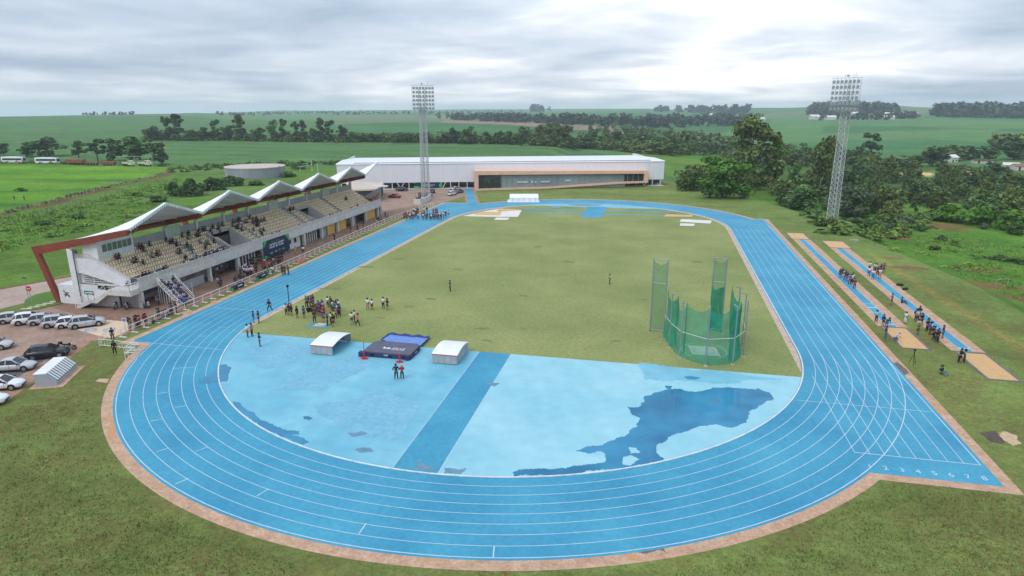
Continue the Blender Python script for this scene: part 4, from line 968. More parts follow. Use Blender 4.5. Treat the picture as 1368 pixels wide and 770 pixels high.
PR = at(1110.5, 300); flood_mast(PR, 36.2 - PR.z * 0, 1.9, 1.5, 29, R(-45), 'tall lattice floodlight mast on the grass bank right of the track', False)
# ================================================================ VEGETATION
def leaf_mat(name, c, isl=.38, ob=.14):
    m = mat(name, c, rough=.75, var=.22, sc=.35, rnd_island=isl, rnd_obj=ob, spec=.12)
    return m
m_leafd = leaf_mat('foliage_dark', (0.045, 0.088, 0.028)); m_leafm = leaf_mat('foliage_mid', (0.070, 0.137, 0.035)); m_leafo = leaf_mat('foliage_olive', (0.108, 0.147, 0.042))
m_leafb = leaf_mat('foliage_bright', (0.087, 0.196, 0.026)); m_leafg = leaf_mat('foliage_grey', (0.102, 0.145, 0.080)); m_leafl = leaf_mat('foliage_lime', (0.123, 0.217, 0.032))
m_bark = mat('bark', (.085, .065, .048), rough=.95, var=.3, sc=2, sc2=8)
m_barkp = mat('pale_bark', (.22, .19, .155), rough=.95, var=.25, sc=2)
def crown_arr(blobs, n, s, seed, up=.25):
    """leaf quads scattered through ellipsoid clumps: (n, 4, 3)"""
    rg = np.random.RandomState(seed); b = np.array(blobs, float); w = b[:, 3] ** 2; w = w / w.sum()
    k = rg.choice(len(b), n, p=w); d = rg.normal(size=(n, 3)); d[:, 2] += up; d /= np.linalg.norm(d, axis=1)[:, None]
    rad = b[k, 3] * rg.uniform(.62, 1.08, n); c = b[k, :3] + d * rad[:, None] * np.array([1, 1, .8])
    nrm = d + rg.normal(size=(n, 3)) * .55; nrm[:, 2] += .25; nrm /= np.linalg.norm(nrm, axis=1)[:, None]
    t = np.cross(nrm, rg.normal(size=(n, 3))); t /= np.linalg.norm(t, axis=1)[:, None]; u = np.cross(nrm, t)
    sz = s * rg.uniform(.55, 1.3, n)[:, None]
    return np.stack([c - t * sz - u * sz * .5, c + t * sz * .3 - u * sz * .8, c + t * sz + u * sz * .4, c - t * sz * .4 + u * sz * .8], 1)
def quads_mesh(name, Q, m):
    Q = np.asarray(Q, 'f').reshape(-1, 4, 3); n = len(Q); me = bpy.data.meshes.new(name)
    me.vertices.add(n * 4); me.vertices.foreach_set('co', Q.ravel()); me.loops.add(n * 4); me.loops.foreach_set('vertex_index', np.arange(n * 4))
    me.polygons.add(n); me.polygons.foreach_set('loop_start', np.arange(0, n * 4, 4)); me.polygons.foreach_set('loop_total', np.full(n, 4)); me.update(calc_edges=True)
    me.materials.append(m); return me
def blobs_for(kind, seed):
    """clumps of a crown of unit height 1 (base 0)"""
    rg = random.Random(seed); B = []
    if kind == 'broad':
        for i in range(19): a = rg.uniform(0, 6.28); r = rg.uniform(.05, .38); z = rg.uniform(.14, .86); q = 1 - abs(z - .45) * .9; B.append((r * q * math.cos(a), r * q * math.sin(a), z, rg.uniform(.10, .18)))
    elif kind == 'tall':
        for i in range(16): a = rg.uniform(0, 6.28); z = rg.uniform(.12, .93); r = rg.uniform(.02, .24) * (1.15 - abs(z - .6)); B.append((r * math.cos(a), r * math.sin(a), z, rg.uniform(.07, .13)))
    elif kind == 'layer':
        for i in range(14): z = rg.choice((.42, .58, .74, .88)); a = rg.uniform(0, 6.28); r = rg.uniform(.08, .42) * (1.15 - z * .55); B.append((r * math.cos(a), r * math.sin(a), z + rg.uniform(-.03, .03), rg.uniform(.08, .13)))
    elif kind == 'euca':
        for i in range(30): a = rg.uniform(0, 6.28); z = rg.uniform(.10, .92); r = rg.uniform(.02, .34) * (1.05 - abs(z - .50) * .95); B.append((r * math.cos(a), r * math.sin(a), z, rg.uniform(.08, .14)))
    else:
        for i in range(10): a = rg.uniform(0, 6.28); r = rg.uniform(.0, .55); z = rg.uniform(.18, .72) * (1 - r * .4); B.append((r * math.cos(a), r * math.sin(a), z, rg.uniform(.18, .30)))
    return B
def trunk_mb(kind, B, seed):
    k = MB(); rg = random.Random(seed); th = .62 if kind != 'bush' else .3
    p = Vector((0, 0, -.03)); r = .022 if kind != 'bush' else .015; nseg = 4
    pts = [p]
    for i in range(nseg): pts.append(Vector((rg.uniform(-.02, .02) * (i + 1), rg.uniform(-.02, .02) * (i + 1), th * (i + 1) / nseg)))
    for i in range(nseg): k.tube(pts[i], pts[i + 1], r * (1 - .18 * i), 6, r * (1 - .18 * (i + 1)))
    for b in B[::2]:
        s = pts[min(nseg, max(1, int(b[2] / th * nseg * .75)))]; e = Vector(b[:3]); m_ = s.lerp(e, .5) + Vector((0, 0, -.03)); k.tube(s, m_, r * .42, 4, r * .3); k.tube(m_, e, r * .3, 4, r * .12)
    return k
TREE = {}
CROWN = {}
def tree_proto(kind, var, m, n, s):
    key = (kind, var, m.name)
    if key in TREE: return TREE[key]
    B = blobs_for(kind, var * 7 + 3); Q = crown_arr(B, n, s, var); CROWN[key] = Q
    TREE[key] = (quads_mesh('crown', Q, m), trunk_mb(kind, B, var).mesh('trunk', m_barkp if kind == 'euca' else m_bark)); return TREE[key]
def tree(name, px, py, hpx, wpx, kind, var, m, label, group, cat='tree', n=900, s=.035):
    P = at(px, py); dist = (np.array(P) - CAM) @ fw; hgt = hpx / FPX * dist * 1.03; wid = (wpx or hpx) / FPX * dist
    cm, tm = tree_proto(kind, var, m, n, s)
    o = thing(name, label, cat, (P.x, P.y, P.z), random.Random(px * 13 + var).uniform(0, 6.28), group)
    unit = {'broad': .86, 'tall': .55, 'layer': .92, 'euca': .80, 'bush': 1.35}[kind]; o.scale = (wid / unit, wid / unit, hgt)
    obj('crown', cm, o); obj('trunk', tm, o); return o
G1 = 'trees beside the parked buses'; farm = 'beside the parked buses and farm machines'
for i, (x, y, h, w, kd, mt, lb) in enumerate([(65, 209, 20, 38, 'broad', m_leafd, 'spreading dark tree behind the two white buses'), (35, 209, 11, 18, 'broad', m_leafd, 'low dark tree behind the left white bus'),
        (106, 211, 17, 14, 'tall', m_leafm, 'slim tree just right of the white buses'), (131, 216, 23, 29, 'layer', m_leafd, 'layered dark tree behind the rusty farm machines'), (157, 215, 23, 23, 'broad', m_leafd, 'round dark tree left of the pale trucks'),
        (187, 214, 25, 40, 'broad', m_leafm, 'widest dark tree standing behind the pale trucks'), (216, 219, 24, 20, 'broad', m_leafd, 'dark tree at the right end of the farm yard'), (5, 208, 14, 14, 'broad', m_leafd, 'dark tree behind the bus at the left picture edge')]):
    tree('yard_tree', x, y, h * 1.25, w * 1.3, kd, i, mt, lb, G1, n=1100, s=.04)
Lz = lambda x, y: (180 + x / 3.6, 130 + y / 3.6)
G2 = 'trees in the tree line beyond the soybean field'
for i, (x, top, w, kd) in enumerate([(95, 140, 85, 'broad'), (160, 97, 55, 'tall'), (205, 90, 70, 'tall'), (262, 155, 70, 'broad'), (335, 145, 75, 'broad'), (390, 113, 42, 'tall'), (455, 133, 85, 'broad'), (513, 93, 62, 'tall'), (595, 145, 75, 'broad'), (668, 112, 55, 'broad'), (715, 110, 42, 'tall'), (778, 120, 40, 'tall'),
        (815, 118, 42, 'tall'), (860, 148, 50, 'broad'), (898, 108, 55, 'tall'), (938, 116, 45, 'tall'), (1000, 133, 55, 'broad'), (1060, 165, 75, 'broad'), (1150, 172, 60, 'broad'), (1265, 178, 60, 'broad'), (1312, 174, 50, 'broad')]):
    a = Lz(x, 208 + max(0, x - 300) * .012); t_ = Lz(x, top)
    kinds = {'tall': ('tall dark tree rising above the tree line beyond the soybean field', m_leafd), 'broad': ('rounded tree in the tree line beyond the soybean field', m_leafm if i % 2 else m_leafd)}[kd]
    tree('field_tree', a[0], a[1], a[1] - t_[1], w / 3.6 * 1.1, kd, i % 5, kinds[1], kinds[0], G2, n=900, s=.042)
Mz = lambda x, y: (560 + x / 3.42, 130 + y / 3.42)
G3 = 'trees in the tree line behind the white hall'
for i, (x, top, w, b, kd) in enumerate([(155, 140, 55, 212, 'broad'), (228, 133, 70, 214, 'broad'), (310, 155, 60, 214, 'broad'), (362, 152, 50, 215, 'broad'), (412, 155, 60, 217, 'broad'), (474, 132, 62, 219, 'broad'), (548, 128, 52, 222, 'tall'), (590, 126, 52, 224, 'tall'), (632, 126, 56, 226, 'tall'), (672, 134, 60, 228, 'tall'), (735, 178, 70, 230, 'broad'), (795, 160, 60, 232, 'layer'), (892, 160, 66, 236, 'layer'), (955, 165, 80, 240, 'broad'), (1030, 172, 85, 243, 'broad'), (1105, 178, 85, 248, 'broad'), (1165, 190, 70, 252, 'broad')]):
    a = Mz(x, b); t_ = Mz(x, top)
    lb, mt = {'broad': ('round crowned tree in the tree line behind the white hall', m_leafm if i % 2 else m_leafd), 'tall': ('tall close set tree in the tree line behind the white hall', m_leafo), 'layer': ('flat topped dark tree in the tree line behind the white hall', m_leafd)}[kd]
    tree('hedgerow_tree', a[0], a[1], a[1] - t_[1], w / 3.42 * 1.1, kd, i % 5, mt, lb, G3, n=900, s=.042)
G4 = 'trees of the valley right of the track'
for i, (x, y, h, w, kd, mt, lb, n, s) in enumerate([
        (1004, 254, 92, 78, 'euca', m_leafo, 'tallest olive green tree of the valley wood behind the track', 3800, .027), (965, 264, 57, 84, 'broad', m_leafb, 'broad bright green tree at the foot of the lawn slope', 2600, .028),
        (1031, 254, 64, 30, 'tall', m_leafl, 'light green tree leaning on the tallest tree of the wood', 1300, .03), (1093, 264, 78, 48, 'euca', m_leafo, 'tall olive tree left of the right floodlight mast', 2400, .031),
        (1058, 266, 46, 42, 'broad', m_leafm, 'mid green tree between the two tall olive trees', 1300, .034), (911, 250, 15, 24, 'bush', m_leafd, 'dark low tree at the right end of the hall lawn', 700, .06),
        (1140, 290, 46, 50, 'broad', m_leafg, 'grey green dense tree right behind the right floodlight mast', 2200, .03), (1161, 213, 33, 24, 'tall', m_leafd, 'tall dark tree by the pale clearing of the far field', 900, .045),
        (1252, 223, 25, 36, 'broad', m_leafd, 'dense dark tree left of the small white houses', 1000, .045), (1213, 222, 15, 44, 'broad', m_leafm, 'low wide tree left of the dense dark tree by the houses', 900, .05),
        (1333, 233, 17, 34, 'broad', m_leafd, 'dark tree in front of the houses near the right edge', 900, .05), (1354, 214, 24, 44, 'broad', m_leafd, 'large dark tree above the houses at the right edge', 1000, .045),
        (1320, 214, 18, 36, 'broad', m_leafm, 'rounded tree behind the small white houses', 900, .05), (1010, 222, 28, 30, 'broad', m_leafd, 'dark tree half hidden behind the tallest olive tree', 900, .04),
        (1196, 276, 24, 30, 'broad', m_leafd, 'dark tree above the meadow left of the bright bushes', 1000, .045), (1125, 262, 36, 36, 'broad', m_leafd, 'dark tree behind the upper half of the right mast', 1000, .04), (1240, 262, 22, 34, 'broad', m_leafm, 'middle green tree behind the left bright bush', 900, .045), (1150, 250, 30, 36, 'broad', m_leafd, 'dark rounded tree right of the mast in the wood', 900, .045),
        (1075, 280, 30, 34, 'broad', m_leafm, 'mid green tree at the foot of the mast slope', 1000, .045), (1290, 258, 24, 40, 'broad', m_leafd, 'dark tree in the wood below the yellow earth', 900, .045), (1345, 256, 26, 46, 'broad', m_leafd, 'dark tree of the wood at the right picture edge', 900, .045)]):
    tree('valley_tree', x, y, h, w, kd, i, mt, lb, G4, n=n, s=s)
G5 = 'bushes in the meadow right of the track'
for i, (x, y, h, w, mt, lb) in enumerate([(1264, 296, 27, 50, m_leafb, 'bright green bush at the upper edge of the meadow'), (1312, 302, 30, 52, m_leafb, 'large bright bush in the middle of the meadow edge'), (1345, 305, 30, 50, m_leafb, 'bright bush at the right end of the meadow hedge'),
        (1352, 313, 19, 24, m_leafm, 'small round bush in front of the bright hedge'), (1137, 305, 16, 44, m_leafm, 'low bush at the foot of the grey green tree'), (1165, 305, 12, 30, m_leafm, 'low bush right of the grey green tree'), (1210, 300, 14, 30, m_leafg, 'pale grey bush above the bare earth'), (1190, 306, 9, 20, m_leafg, 'small pale bush left of the bare earth'),
        (1314, 306, 9, 14, m_leafg, 'small pale bush before the bright hedge'), (1257, 322, 9, 16, m_leafm, 'small bush standing alone in the meadow'), (1274, 326, 7, 16, m_leafl, 'small yellowish bush in the meadow'), (1248, 334, 7, 14, m_leafm, 'low shrub in the open meadow'), (1230, 309, 10, 18, m_leafm, 'dark shrub left of the bare earth'), (1335, 348, 9, 24, m_leafm, 'dark shrub on the meadow ridge at right'), (1362, 352, 8, 22, m_leafm, 'dark shrub on the meadow ridge at the picture edge'), (1090, 288, 12, 26, m_leafm, 'shrub left of the right mast foot'), (1060, 280, 12, 30, m_leafm, 'shrub at the edge of the lawn below the wood')]):
    tree('bush', x, y, h, w, 'bush', i % 4, mt, lb, G5, 'bush', n=1000, s=.075)
G6 = 'bushes behind the grandstand'
for i, (x, y, h, w, mt, lb) in enumerate([(232, 262, 21, 30, m_leafm, 'big dark bush behind the first roof fold'), (256, 262, 26, 36, m_leafd, 'tallest spiky bush behind the grandstand'), (287, 254, 20, 30, m_leafd, 'round dark bush left of the water tank'), (312, 249, 16, 28, m_leafm, 'bush in front of the water tank'), (208, 270, 10, 30, m_leafm, 'low bush left of the big dark bushes'), (400, 226, 9, 20, m_leafm, 'bush right of the water tank'), (386, 237, 9, 24, m_leafm, 'low bush at the right foot of the water tank'),
        (105, 292, 7, 30, m_leafm, 'low bush on the bank behind the grandstand'), (60, 300, 6, 24, m_leafm, 'low shrub at the left end of the bank'), (28, 256, 6, 16, m_leafb, 'small bush alone in the bright pasture'), (180, 262, 7, 20, m_leafl, 'yellowish bush on the bank below the dirt strip'), (345, 248, 8, 24, m_leafm, 'low bush at the left foot of the water tank')]):
    tree('bush', x, y, h, w, 'bush', i % 4, mt, lb, G6, 'bush', n=1000, s=.075)
# ---- masses nobody could count: woodland, hedgerow undergrowth, far groves
def tint_mat(name, c):
    m = leaf_mat(name, c, .40, 0); t = m.node_tree; b = t.nodes['Principled BSDF']; src = b.inputs['Base Color'].links[0].from_socket
    a = t.nodes.new('ShaderNodeVertexColor'); a.layer_name = 'tint'; mx = t.nodes.new('ShaderNodeMix'); mx.data_type = 'RGBA'; mx.blend_type = 'MULTIPLY'; mx.inputs[0].default_value = 1
    t.links.new(src, mx.inputs[6]); t.links.new(a.outputs[0], mx.inputs[7]); t.links.new(mx.outputs[2], b.inputs['Base Color']); return m
def mass(name, poly, n, h0, h1, m, label, seed, nq=260, sq=.07, wk=1.0, kinds=('broad', 'broad', 'tall')):
    """crowns spread over the ground seen in a polygon of the photograph, joined into one object"""
    rg = np.random.RandomState(seed); P = np.array(poly, float); lo, hi = P.min(0), P.max(0); out = []; tin = []
    base = [crown_arr(blobs_for(k, 31 + i), nq, sq, 40 + i) for i, k in enumerate(kinds)]
    for g in sample_poly(poly, n, rg):
        g = Vector(g)
        hh = rg.uniform(h0, h1); ww = hh * rg.uniform(.9, 1.5) * wk; a = rg.uniform(0, 6.28); b = base[rg.randint(len(base))]
        c, s_ = math.cos(a), math.sin(a); T = np.empty_like(b)
        T[..., 0] = (b[..., 0] * c - b[..., 1] * s_) * ww + g.x; T[..., 1] = (b[..., 0] * s_ + b[..., 1] * c) * ww + g.y; T[..., 2] = (b[..., 2] - .12) * hh + g.z
        out.append(T); q_ = rg.rand(); l_ = .55 + .85 * rg.rand(); tin.append((l_ * (.85 + .45 * q_), l_ * (.95 + .10 * q_), l_ * (1.05 - .3 * q_)))
    me = quads_mesh(name, np.concatenate(out), m); a_ = me.color_attributes.new('tint', 'FLOAT_COLOR', 'POINT'); tc_ = np.ones((len(out), nq * 4, 4), 'f'); tc_[..., :3] = np.array(tin)[:, None, :]; a_.data.foreach_set('color', tc_.ravel())
    o = obj(name, me, None, label, None, None, 'stuff'); return o
m_w1 = tint_mat('woodland_leaves', (.090, .142, .044)); m_w2 = tint_mat('far_leaves_hazed', (.048, .074, .058)); m_w4 = tint_mat('weed_leaves', (.17, .30, .06)); m_w3 = tint_mat('scrub_leaves', (.095, .165, .040))  # the far groves' leaf colour has the blue of distance haze mixed in
mass('woodland', [(905, 252), (925, 238), (945, 216), (985, 205), (1060, 212), (1130, 220), (1195, 236), (1368, 240), (1368, 300), (1300, 290), (1245, 284), (1200, 296), (1150, 300), (1105, 288), (1030, 275), (960, 264)], 175, 4.5, 11, m_w1, 'mixed woodland filling the valley right of the track', 1, 460, .042)
mass('woodland', [(700, 186), (720, 176), (820, 172), (900, 180), (960, 190), (1000, 200), (1080, 206), (1160, 214), (1200, 228), (1195, 236), (1100, 226), (960, 212), (905, 207), (800, 198)], 240, 6, 13, m_w1, 'dark woodland band in the valley behind the hall', 2, 260, .058)
mass('scrub', [(1060, 283), (1120, 300), (1200, 296), (1245, 284), (1260, 294), (1230, 310), (1180, 322), (1120, 312)], 110, 1.0, 3.2, m_w3, 'mixed scrub along the upper edge of the meadow', 3, 160, .10, 1.5, ('bush',))
mass('undergrowth', [(197, 187.5), (560, 191), (560, 189), (197, 185.5)], 200, 5, 10, m_w1, 'undergrowth along the tree line beyond the soybean field', 4, 160, .08, 1.5, ('broad', 'bush'))
mass('undergrowth', [(560, 191), (700, 194), (800, 200), (905, 210), (905, 206), (800, 194), (700, 190), (560, 189)], 190, 6, 11, m_w1, 'undergrowth along the tree line behind the hall', 5, 160, .08, 1.4, ('broad', 'bush'))
mass('undergrowth', [(0, 219), (95, 219.5), (225, 223), (225, 221), (95, 217), (0, 216)], 60, .8, 2.4, m_w3, 'weeds along the far edge of the bright pasture', 14, 90, .12, 1.6, ('bush',))
mass('undergrowth', [(225, 232), (300, 226), (460, 219), (460, 216), (300, 221), (225, 226)], 130, .8, 2.6, m_w3, 'weeds along the near edge of the soybean field', 15, 90, .12, 1.6, ('bush',))
for i, (poly, n, h0, h1, lb) in enumerate([
        ([(585, 160), (640, 162), (690, 164), (780, 168), (780, 164), (690, 160), (585, 158)], 120, 12, 22, 'dark wood strip beyond the tan field'), ([(780, 168), (880, 172), (1000, 168), (960, 162), (860, 162), (780, 164)], 110, 12, 22, 'dark woods of the middle valley'),
        ([(1081, 154), (1170, 154), (1200, 155), (1178, 148), (1150, 144.5), (1100, 144.5), (1084, 149)], 190, 24, 38, 'dark planted grove on the right skyline'), ([(1245, 157), (1368, 159), (1368, 152), (1300, 150), (1250, 153)], 130, 24, 38, 'dark planted grove at the far right'),
        ([(903, 151), (1000, 153), (1000, 150), (903, 149)], 60, 22, 40, 'grove on the middle skyline'), ([(940, 163), (1012, 164), (1015, 160), (950, 158)], 45, 14, 24, 'trees around the far farm houses'), ([(1082, 162), (1225, 160), (1225, 157), (1090, 157)], 50, 12, 22, 'trees around the right farm sheds'),
        ([(290, 155), (700, 152), (700, 149), (500, 149), (290, 152)], 230, 7, 13, 'blue wooded ridge on the left skyline'), ([(0, 153.5), (52, 154), (52, 152.5), (0, 152.5)], 40, 6, 10, 'low wood on the left horizon'), ([(110, 154), (180, 154.3), (180, 152.8), (110, 152.6)], 40, 6, 11, 'small wood on the left horizon'),
        ([(706, 150), (734, 150), (734, 148.5), (706, 148.5)], 16, 24, 46, 'small clump of tall trees on the middle horizon'), ([(875, 150), (893, 150), (893, 148.5), (875, 148.5)], 12, 22, 36, 'small dark clump on the middle horizon'), ([(640, 158.5), (680, 159.5), (680, 158.5), (640, 157.5)], 14, 10, 16, 'row of small trees in the pale field'), ([(1320, 196), (1368, 206), (1368, 196), (1330, 192)], 40, 8, 14, 'dark trees along the field edge at right'), ([(1230, 218), (1310, 214), (1300, 210), (1240, 212)], 40, 7, 12, 'trees behind the small white houses'),
        ([(900, 203), (985, 203), (1000, 192), (930, 184), (890, 190)], 90, 7, 13, 'dark trees below the pale far field')]):
    mass('grove', poly, n, h0, h1, m_w2 if i < 13 else m_w1, lb, 50 + i, 70, .13, 1.0)
mass('weeds', [(0, 300), (60, 290), (120, 272), (170, 256), (235, 238), (245, 262), (200, 285), (150, 300), (90, 314), (0, 335)], 150, .3, 1.1, m_w4, 'weeds and low scrub on the bank behind the grandstand', 16, 110, .10, 2.2, ('bush',))
a, b = at(0, 286), at(226, 230.5)
mass('weeds', [(0, 285), (110, 256.5), (226, 229.5), (226, 232), (110, 259.5), (0, 289)], 90, .3, .9, m_w3, 'dark weeds along the farm fence', 17, 90, .12, 1.8, ('bush',))
mass('weeds', [(1160, 325), (1210, 312), (1368, 330), (1368, 395), (1300, 370), (1220, 345)], 60, .3, .8, m_w4, 'low weeds dotted over the meadow', 18, 90, .12, 2.4, ('bush',))
# ---- tall grass tufts on the banks
def tufts(name, poly, n, h0, h1, m, label, seed):
    rg = np.random.RandomState(seed); P = np.array(poly, float); lo, hi = P.min(0), P.max(0); vs = []
    for g in sample_poly(poly, n, rg):
        g = Vector(g)
        for k in range(7):
            a = rg.uniform(0, 6.28); h = rg.uniform(h0, h1); b = rg.uniform(.25, .7) * h; w = min(.10, h * .3) + .1 * h; ox, oy = rg.normal(0, .35, 2)
            dx, dy = math.cos(a), math.sin(a)
            vs.append([(g.x + ox - dy * w, g.y + oy + dx * w, g.z - .05), (g.x + ox + dy * w, g.y + oy - dx * w, g.z - .05), (g.x + ox + dx * b + dy * w * .3, g.y + oy + dy * b - dx * w * .3, g.z + h), (g.x + ox + dx * b - dy * w * .3, g.y + oy + dy * b + dx * w * .3, g.z + h)])
    obj(name, quads_mesh(name, np.array(vs), m), None, label, None, None, 'stuff')
m_tuft = leaf_mat('tall_grass', (.14, .30, .04), .45, 0); m_tuft2 = leaf_mat('dry_grass', (.20, .28, .075), .45, 0)
tufts('tall_grass', [(0, 290), (0, 340), (60, 318), (110, 312), (160, 300), (225, 268), (250, 262), (240, 235), (170, 250), (100, 270), (40, 284)], 520, .15, .6, m_tuft, 'tall rough grass on the bank behind the grandstand', 2)
tufts('tall_grass', [(0, 292), (40, 288), (100, 274), (170, 254), (235, 238), (240, 244), (170, 262), (100, 282), (0, 304)], 300, .15, .6, m_tuft2, 'dry tall grass below the farm fence', 3)
tufts('tall_grass', [(1150, 322), (1200, 310), (1300, 312), (1368, 325), (1368, 405), (1310, 378), (1240, 352), (1190, 335)], 420, .10, .32, m_tuft, 'tall grass tufts of the meadow', 4)
tufts('tall_grass', [(1200, 315), (1300, 318), (1368, 335), (1368, 360), (1290, 345), (1230, 330)], 200, .10, .35, m_tuft2, 'yellowish tufts of the meadow', 5)
m_lawn = leaf_mat('lawn_weeds', (.135, .20, .045), .45, 0)
tufts('lawn_weeds', [(0, 560), (60, 535), (120, 525), (128, 600), (215, 690), (400, 760), (420, 770), (0, 770)], 1300, .05, .14, m_lawn, 'small weeds in the lawn at the lower left', 21)
tufts('lawn_weeds', [(1180, 650), (1368, 665), (1368, 770), (900, 770), (1060, 722)], 900, .05, .14, m_lawn, 'small weeds in the lawn at the lower right', 22)
# ---- farm fence of pale posts
m_post = mat('weathered_post', (.36, .33, .28), rough=.95, var=.25, sc=2)
def farm_fence(a, b, n, label, hgt=1.5):
    a, b = Vector(a), Vector(b); t = thing('farm_fence', label, 'fence', (a.x, a.y, hz(a.x, a.y))); pts = []
    for i in range(n):
        p = a.lerp(b, i / (n - 1)); z = hz(p.x, p.y); pts.append(Vector((p.x, p.y, z)))
        part(t, 'post', MB().tube((p.x, p.y, z - .3), (p.x + rnd.uniform(-.08, .08), p.y + rnd.uniform(-.08, .08), z + hgt * rnd.uniform(.85, 1.1)), .12, 5), m_post, t)
    for h in (.5, .9, 1.3):
        part(t, 'wire', MB().path([p + Vector((0, 0, h)) for p in pts], .012, 3), m_steel, t)
a, b = at(0, 288), at(226, 231); farm_fence((a.x, a.y), (b.x, b.y), 52, 'wire fence of pale wooden posts along the bright pasture', 1.8)
a, b = at(55, 291), at(168, 257); farm_fence((a.x, a.y), (b.x, b.y), 14, 'shorter broken row of grey posts below the dirt strip', 1.6)
hb = at(26, 267); t = thing('cattle_gate', 'short dark timber rail standing in the bright pasture', 'gate', tuple(hb))
k = MB().box(-2.2, -.1, -.2, -1.9, .1, 1.6); part(t, 'post', k, m_bark); part(t, 'post', MB().box(1.9, -.1, -.2, 2.2, .1, 1.6), m_bark); part(t, 'rail', MB().box(-2.3, -.15, 1.25, 2.3, -.1, 1.5), m_post)
# ---- far houses
m_hw = mat('house_wall', (.62, .58, .52), rough=.9, var=.08, sc=.5); m_ht = mat('house_tiles', (.30, .13, .085), rough=.9, var=.2, sc=1); m_hm = mat('shed_metal', (.66, .66, .66), rough=.5, var=.1, sc=.3)
def house(px, py, wid, dep, hgt, rz, roofm, label, cat='house'):
    P = at(px, py); t = thing('house' if cat == 'house' else 'shed', label, cat, (P.x, P.y, P.z - .3), rz, 'far farm buildings'); w, d = wid / 2, dep / 2
    part(t, 'wall', MB().add([(-w, -d, 0), (w, -d, 0), (w, d, 0), (-w, d, 0), (-w, -d, hgt), (w, -d, hgt), (w, d, hgt), (-w, d, hgt), (-w, 0, hgt * 1.38), (w, 0, hgt * 1.38)], [(0, 1, 5, 4), (1, 2, 6, 9, 5), (2, 3, 7, 6), (3, 0, 4, 8, 7)]), m_hw)
    part(t, 'roof', MB().add([(-w - .4, -d - .5, hgt * .93), (w + .4, -d - .5, hgt * .93), (w + .4, 0, hgt * 1.42), (-w - .4, 0, hgt * 1.42), (-w - .4, d + .5, hgt * .93), (w + .4, d + .5, hgt * .93)], [(0, 1, 2, 3), (3, 2, 5, 4)]), roofm)
    for i in range(max(2, int(wid / 5))): x = -w + (i + .5) * wid / max(2, int(wid / 5)); part(t, 'window' if i else 'door', MB().box(x - .6, -d - .04, .1 if not i else 1.1, x + .6, -d - .005, 2.2), m_glass)
for a in [(1283, 214, 11, 8, 4.2, .2, m_hm, 'white house with a grey roof beside the dense dark tree'), (1270, 217, 6, 6, 4.0, .5, m_hm, 'small white hut left of the white house'), (1349, 226, 8, 6, 3.0, -.2, m_hw, 'pale house at the right edge above the wood'), (1312, 218, 12, 5, 2.0, 0, m_bark, 'low dark roofed shed beside the yellow earth'), (1362, 227, 7, 6, 2.8, .1, m_ht, 'small tile roofed house at the right picture edge'),
          (957, 156.5, 55, 22, 8, .2, m_hm, 'large pale shed left of the far farm houses'), (985, 158, 34, 20, 8, -.1, m_ht, 'far farm house with a reddish roof'), (1014, 162.5, 24, 14, 7, .4, m_hm, 'white roofed farm house at the right of the far farm'), (971, 162, 16, 10, 5, 0, m_hm, 'tiny pale farm house in the far grove'),
          (1090, 160, 28, 18, 8, .1, m_hm, 'white farm house left of the right mast'), (1103, 160.5, 40, 20, 7, 0, m_hm, 'wide white shed behind the right mast'), (1137, 156.5, 46, 24, 9, 0, m_hm, 'white sheds right of the right mast'), (1160, 158, 34, 20, 7, .1, m_ht, 'reddish roofed shed of the right farm'), (1200, 156.5, 80, 26, 8, -.06, m_hm, 'very long pale shed of the right farm'), (1186, 159.5, 24, 14, 6, 0, m_hm, 'small shed before the very long pale shed'), (1320, 154.5, 52, 24, 9, -.1, m_hm, 'white warehouse before the far right grove')]:
    house(*a[:7], a[7], 'shed' if 'shed' in a[7] or 'warehouse' in a[7] else 'house')
# ---- water tank
tk = thing('water_tank', 'wide round concrete water tank with a pale lid behind the grandstand', 'tank', (-153.5, 174.0, -.2)); n = 40; rT, hT = 12.4, 4.55
m_tank = mat('tank_concrete', (.25, .26, .29), rough=.9, c2=(.31, .32, .35), sc=.3, sc2=2, var=.08)
k = MB().tube((0, 0, 0), (0, 0, hT), rT, n); part(tk, 'wall', k, m_tank)
for i in range(16): a = i / 16 * 6.283; k = MB().obox((rT * math.cos(a), rT * math.sin(a), 0), (rT * math.cos(a), rT * math.sin(a), hT), .12, .12); part(tk, 'panel_joint', k, m_grey)
part(tk, 'lid', MB().tube((0, 0, hT), (0, 0, hT + .35), rT + .15, n).tube((0, 0, hT + .35), (0, 0, hT + .5), rT + .1, n, .3), mat('tank_lid', (.52, .43, .38), rough=.8, var=.08, sc=.3)); part(tk, 'ladder', MB().box(rT - .1, -1.4, 0, rT + .3, -.9, hT + .7), m_steel)
pk = at(410, 229); sp = thing('pipe_shed', 'small white pipe frame shelter right of the water tank', 'shelter', tuple(pk))
part(sp, 'roof', MB().obox((-4, 0, 2.0), (3, 0, 3.0), 1.8, .12, (0, 0, 1)), m_white); part(sp, 'post', MB().box(2.6, -.1, 0, 2.8, .1, 4.8), m_white); part(sp, 'post', MB().box(-3.6, -.1, 0, -3.4, .1, 2.0), m_white); part(sp, 'post', MB().box(5.6, -.08, 0, 5.75, .08, 4.0), m_white)
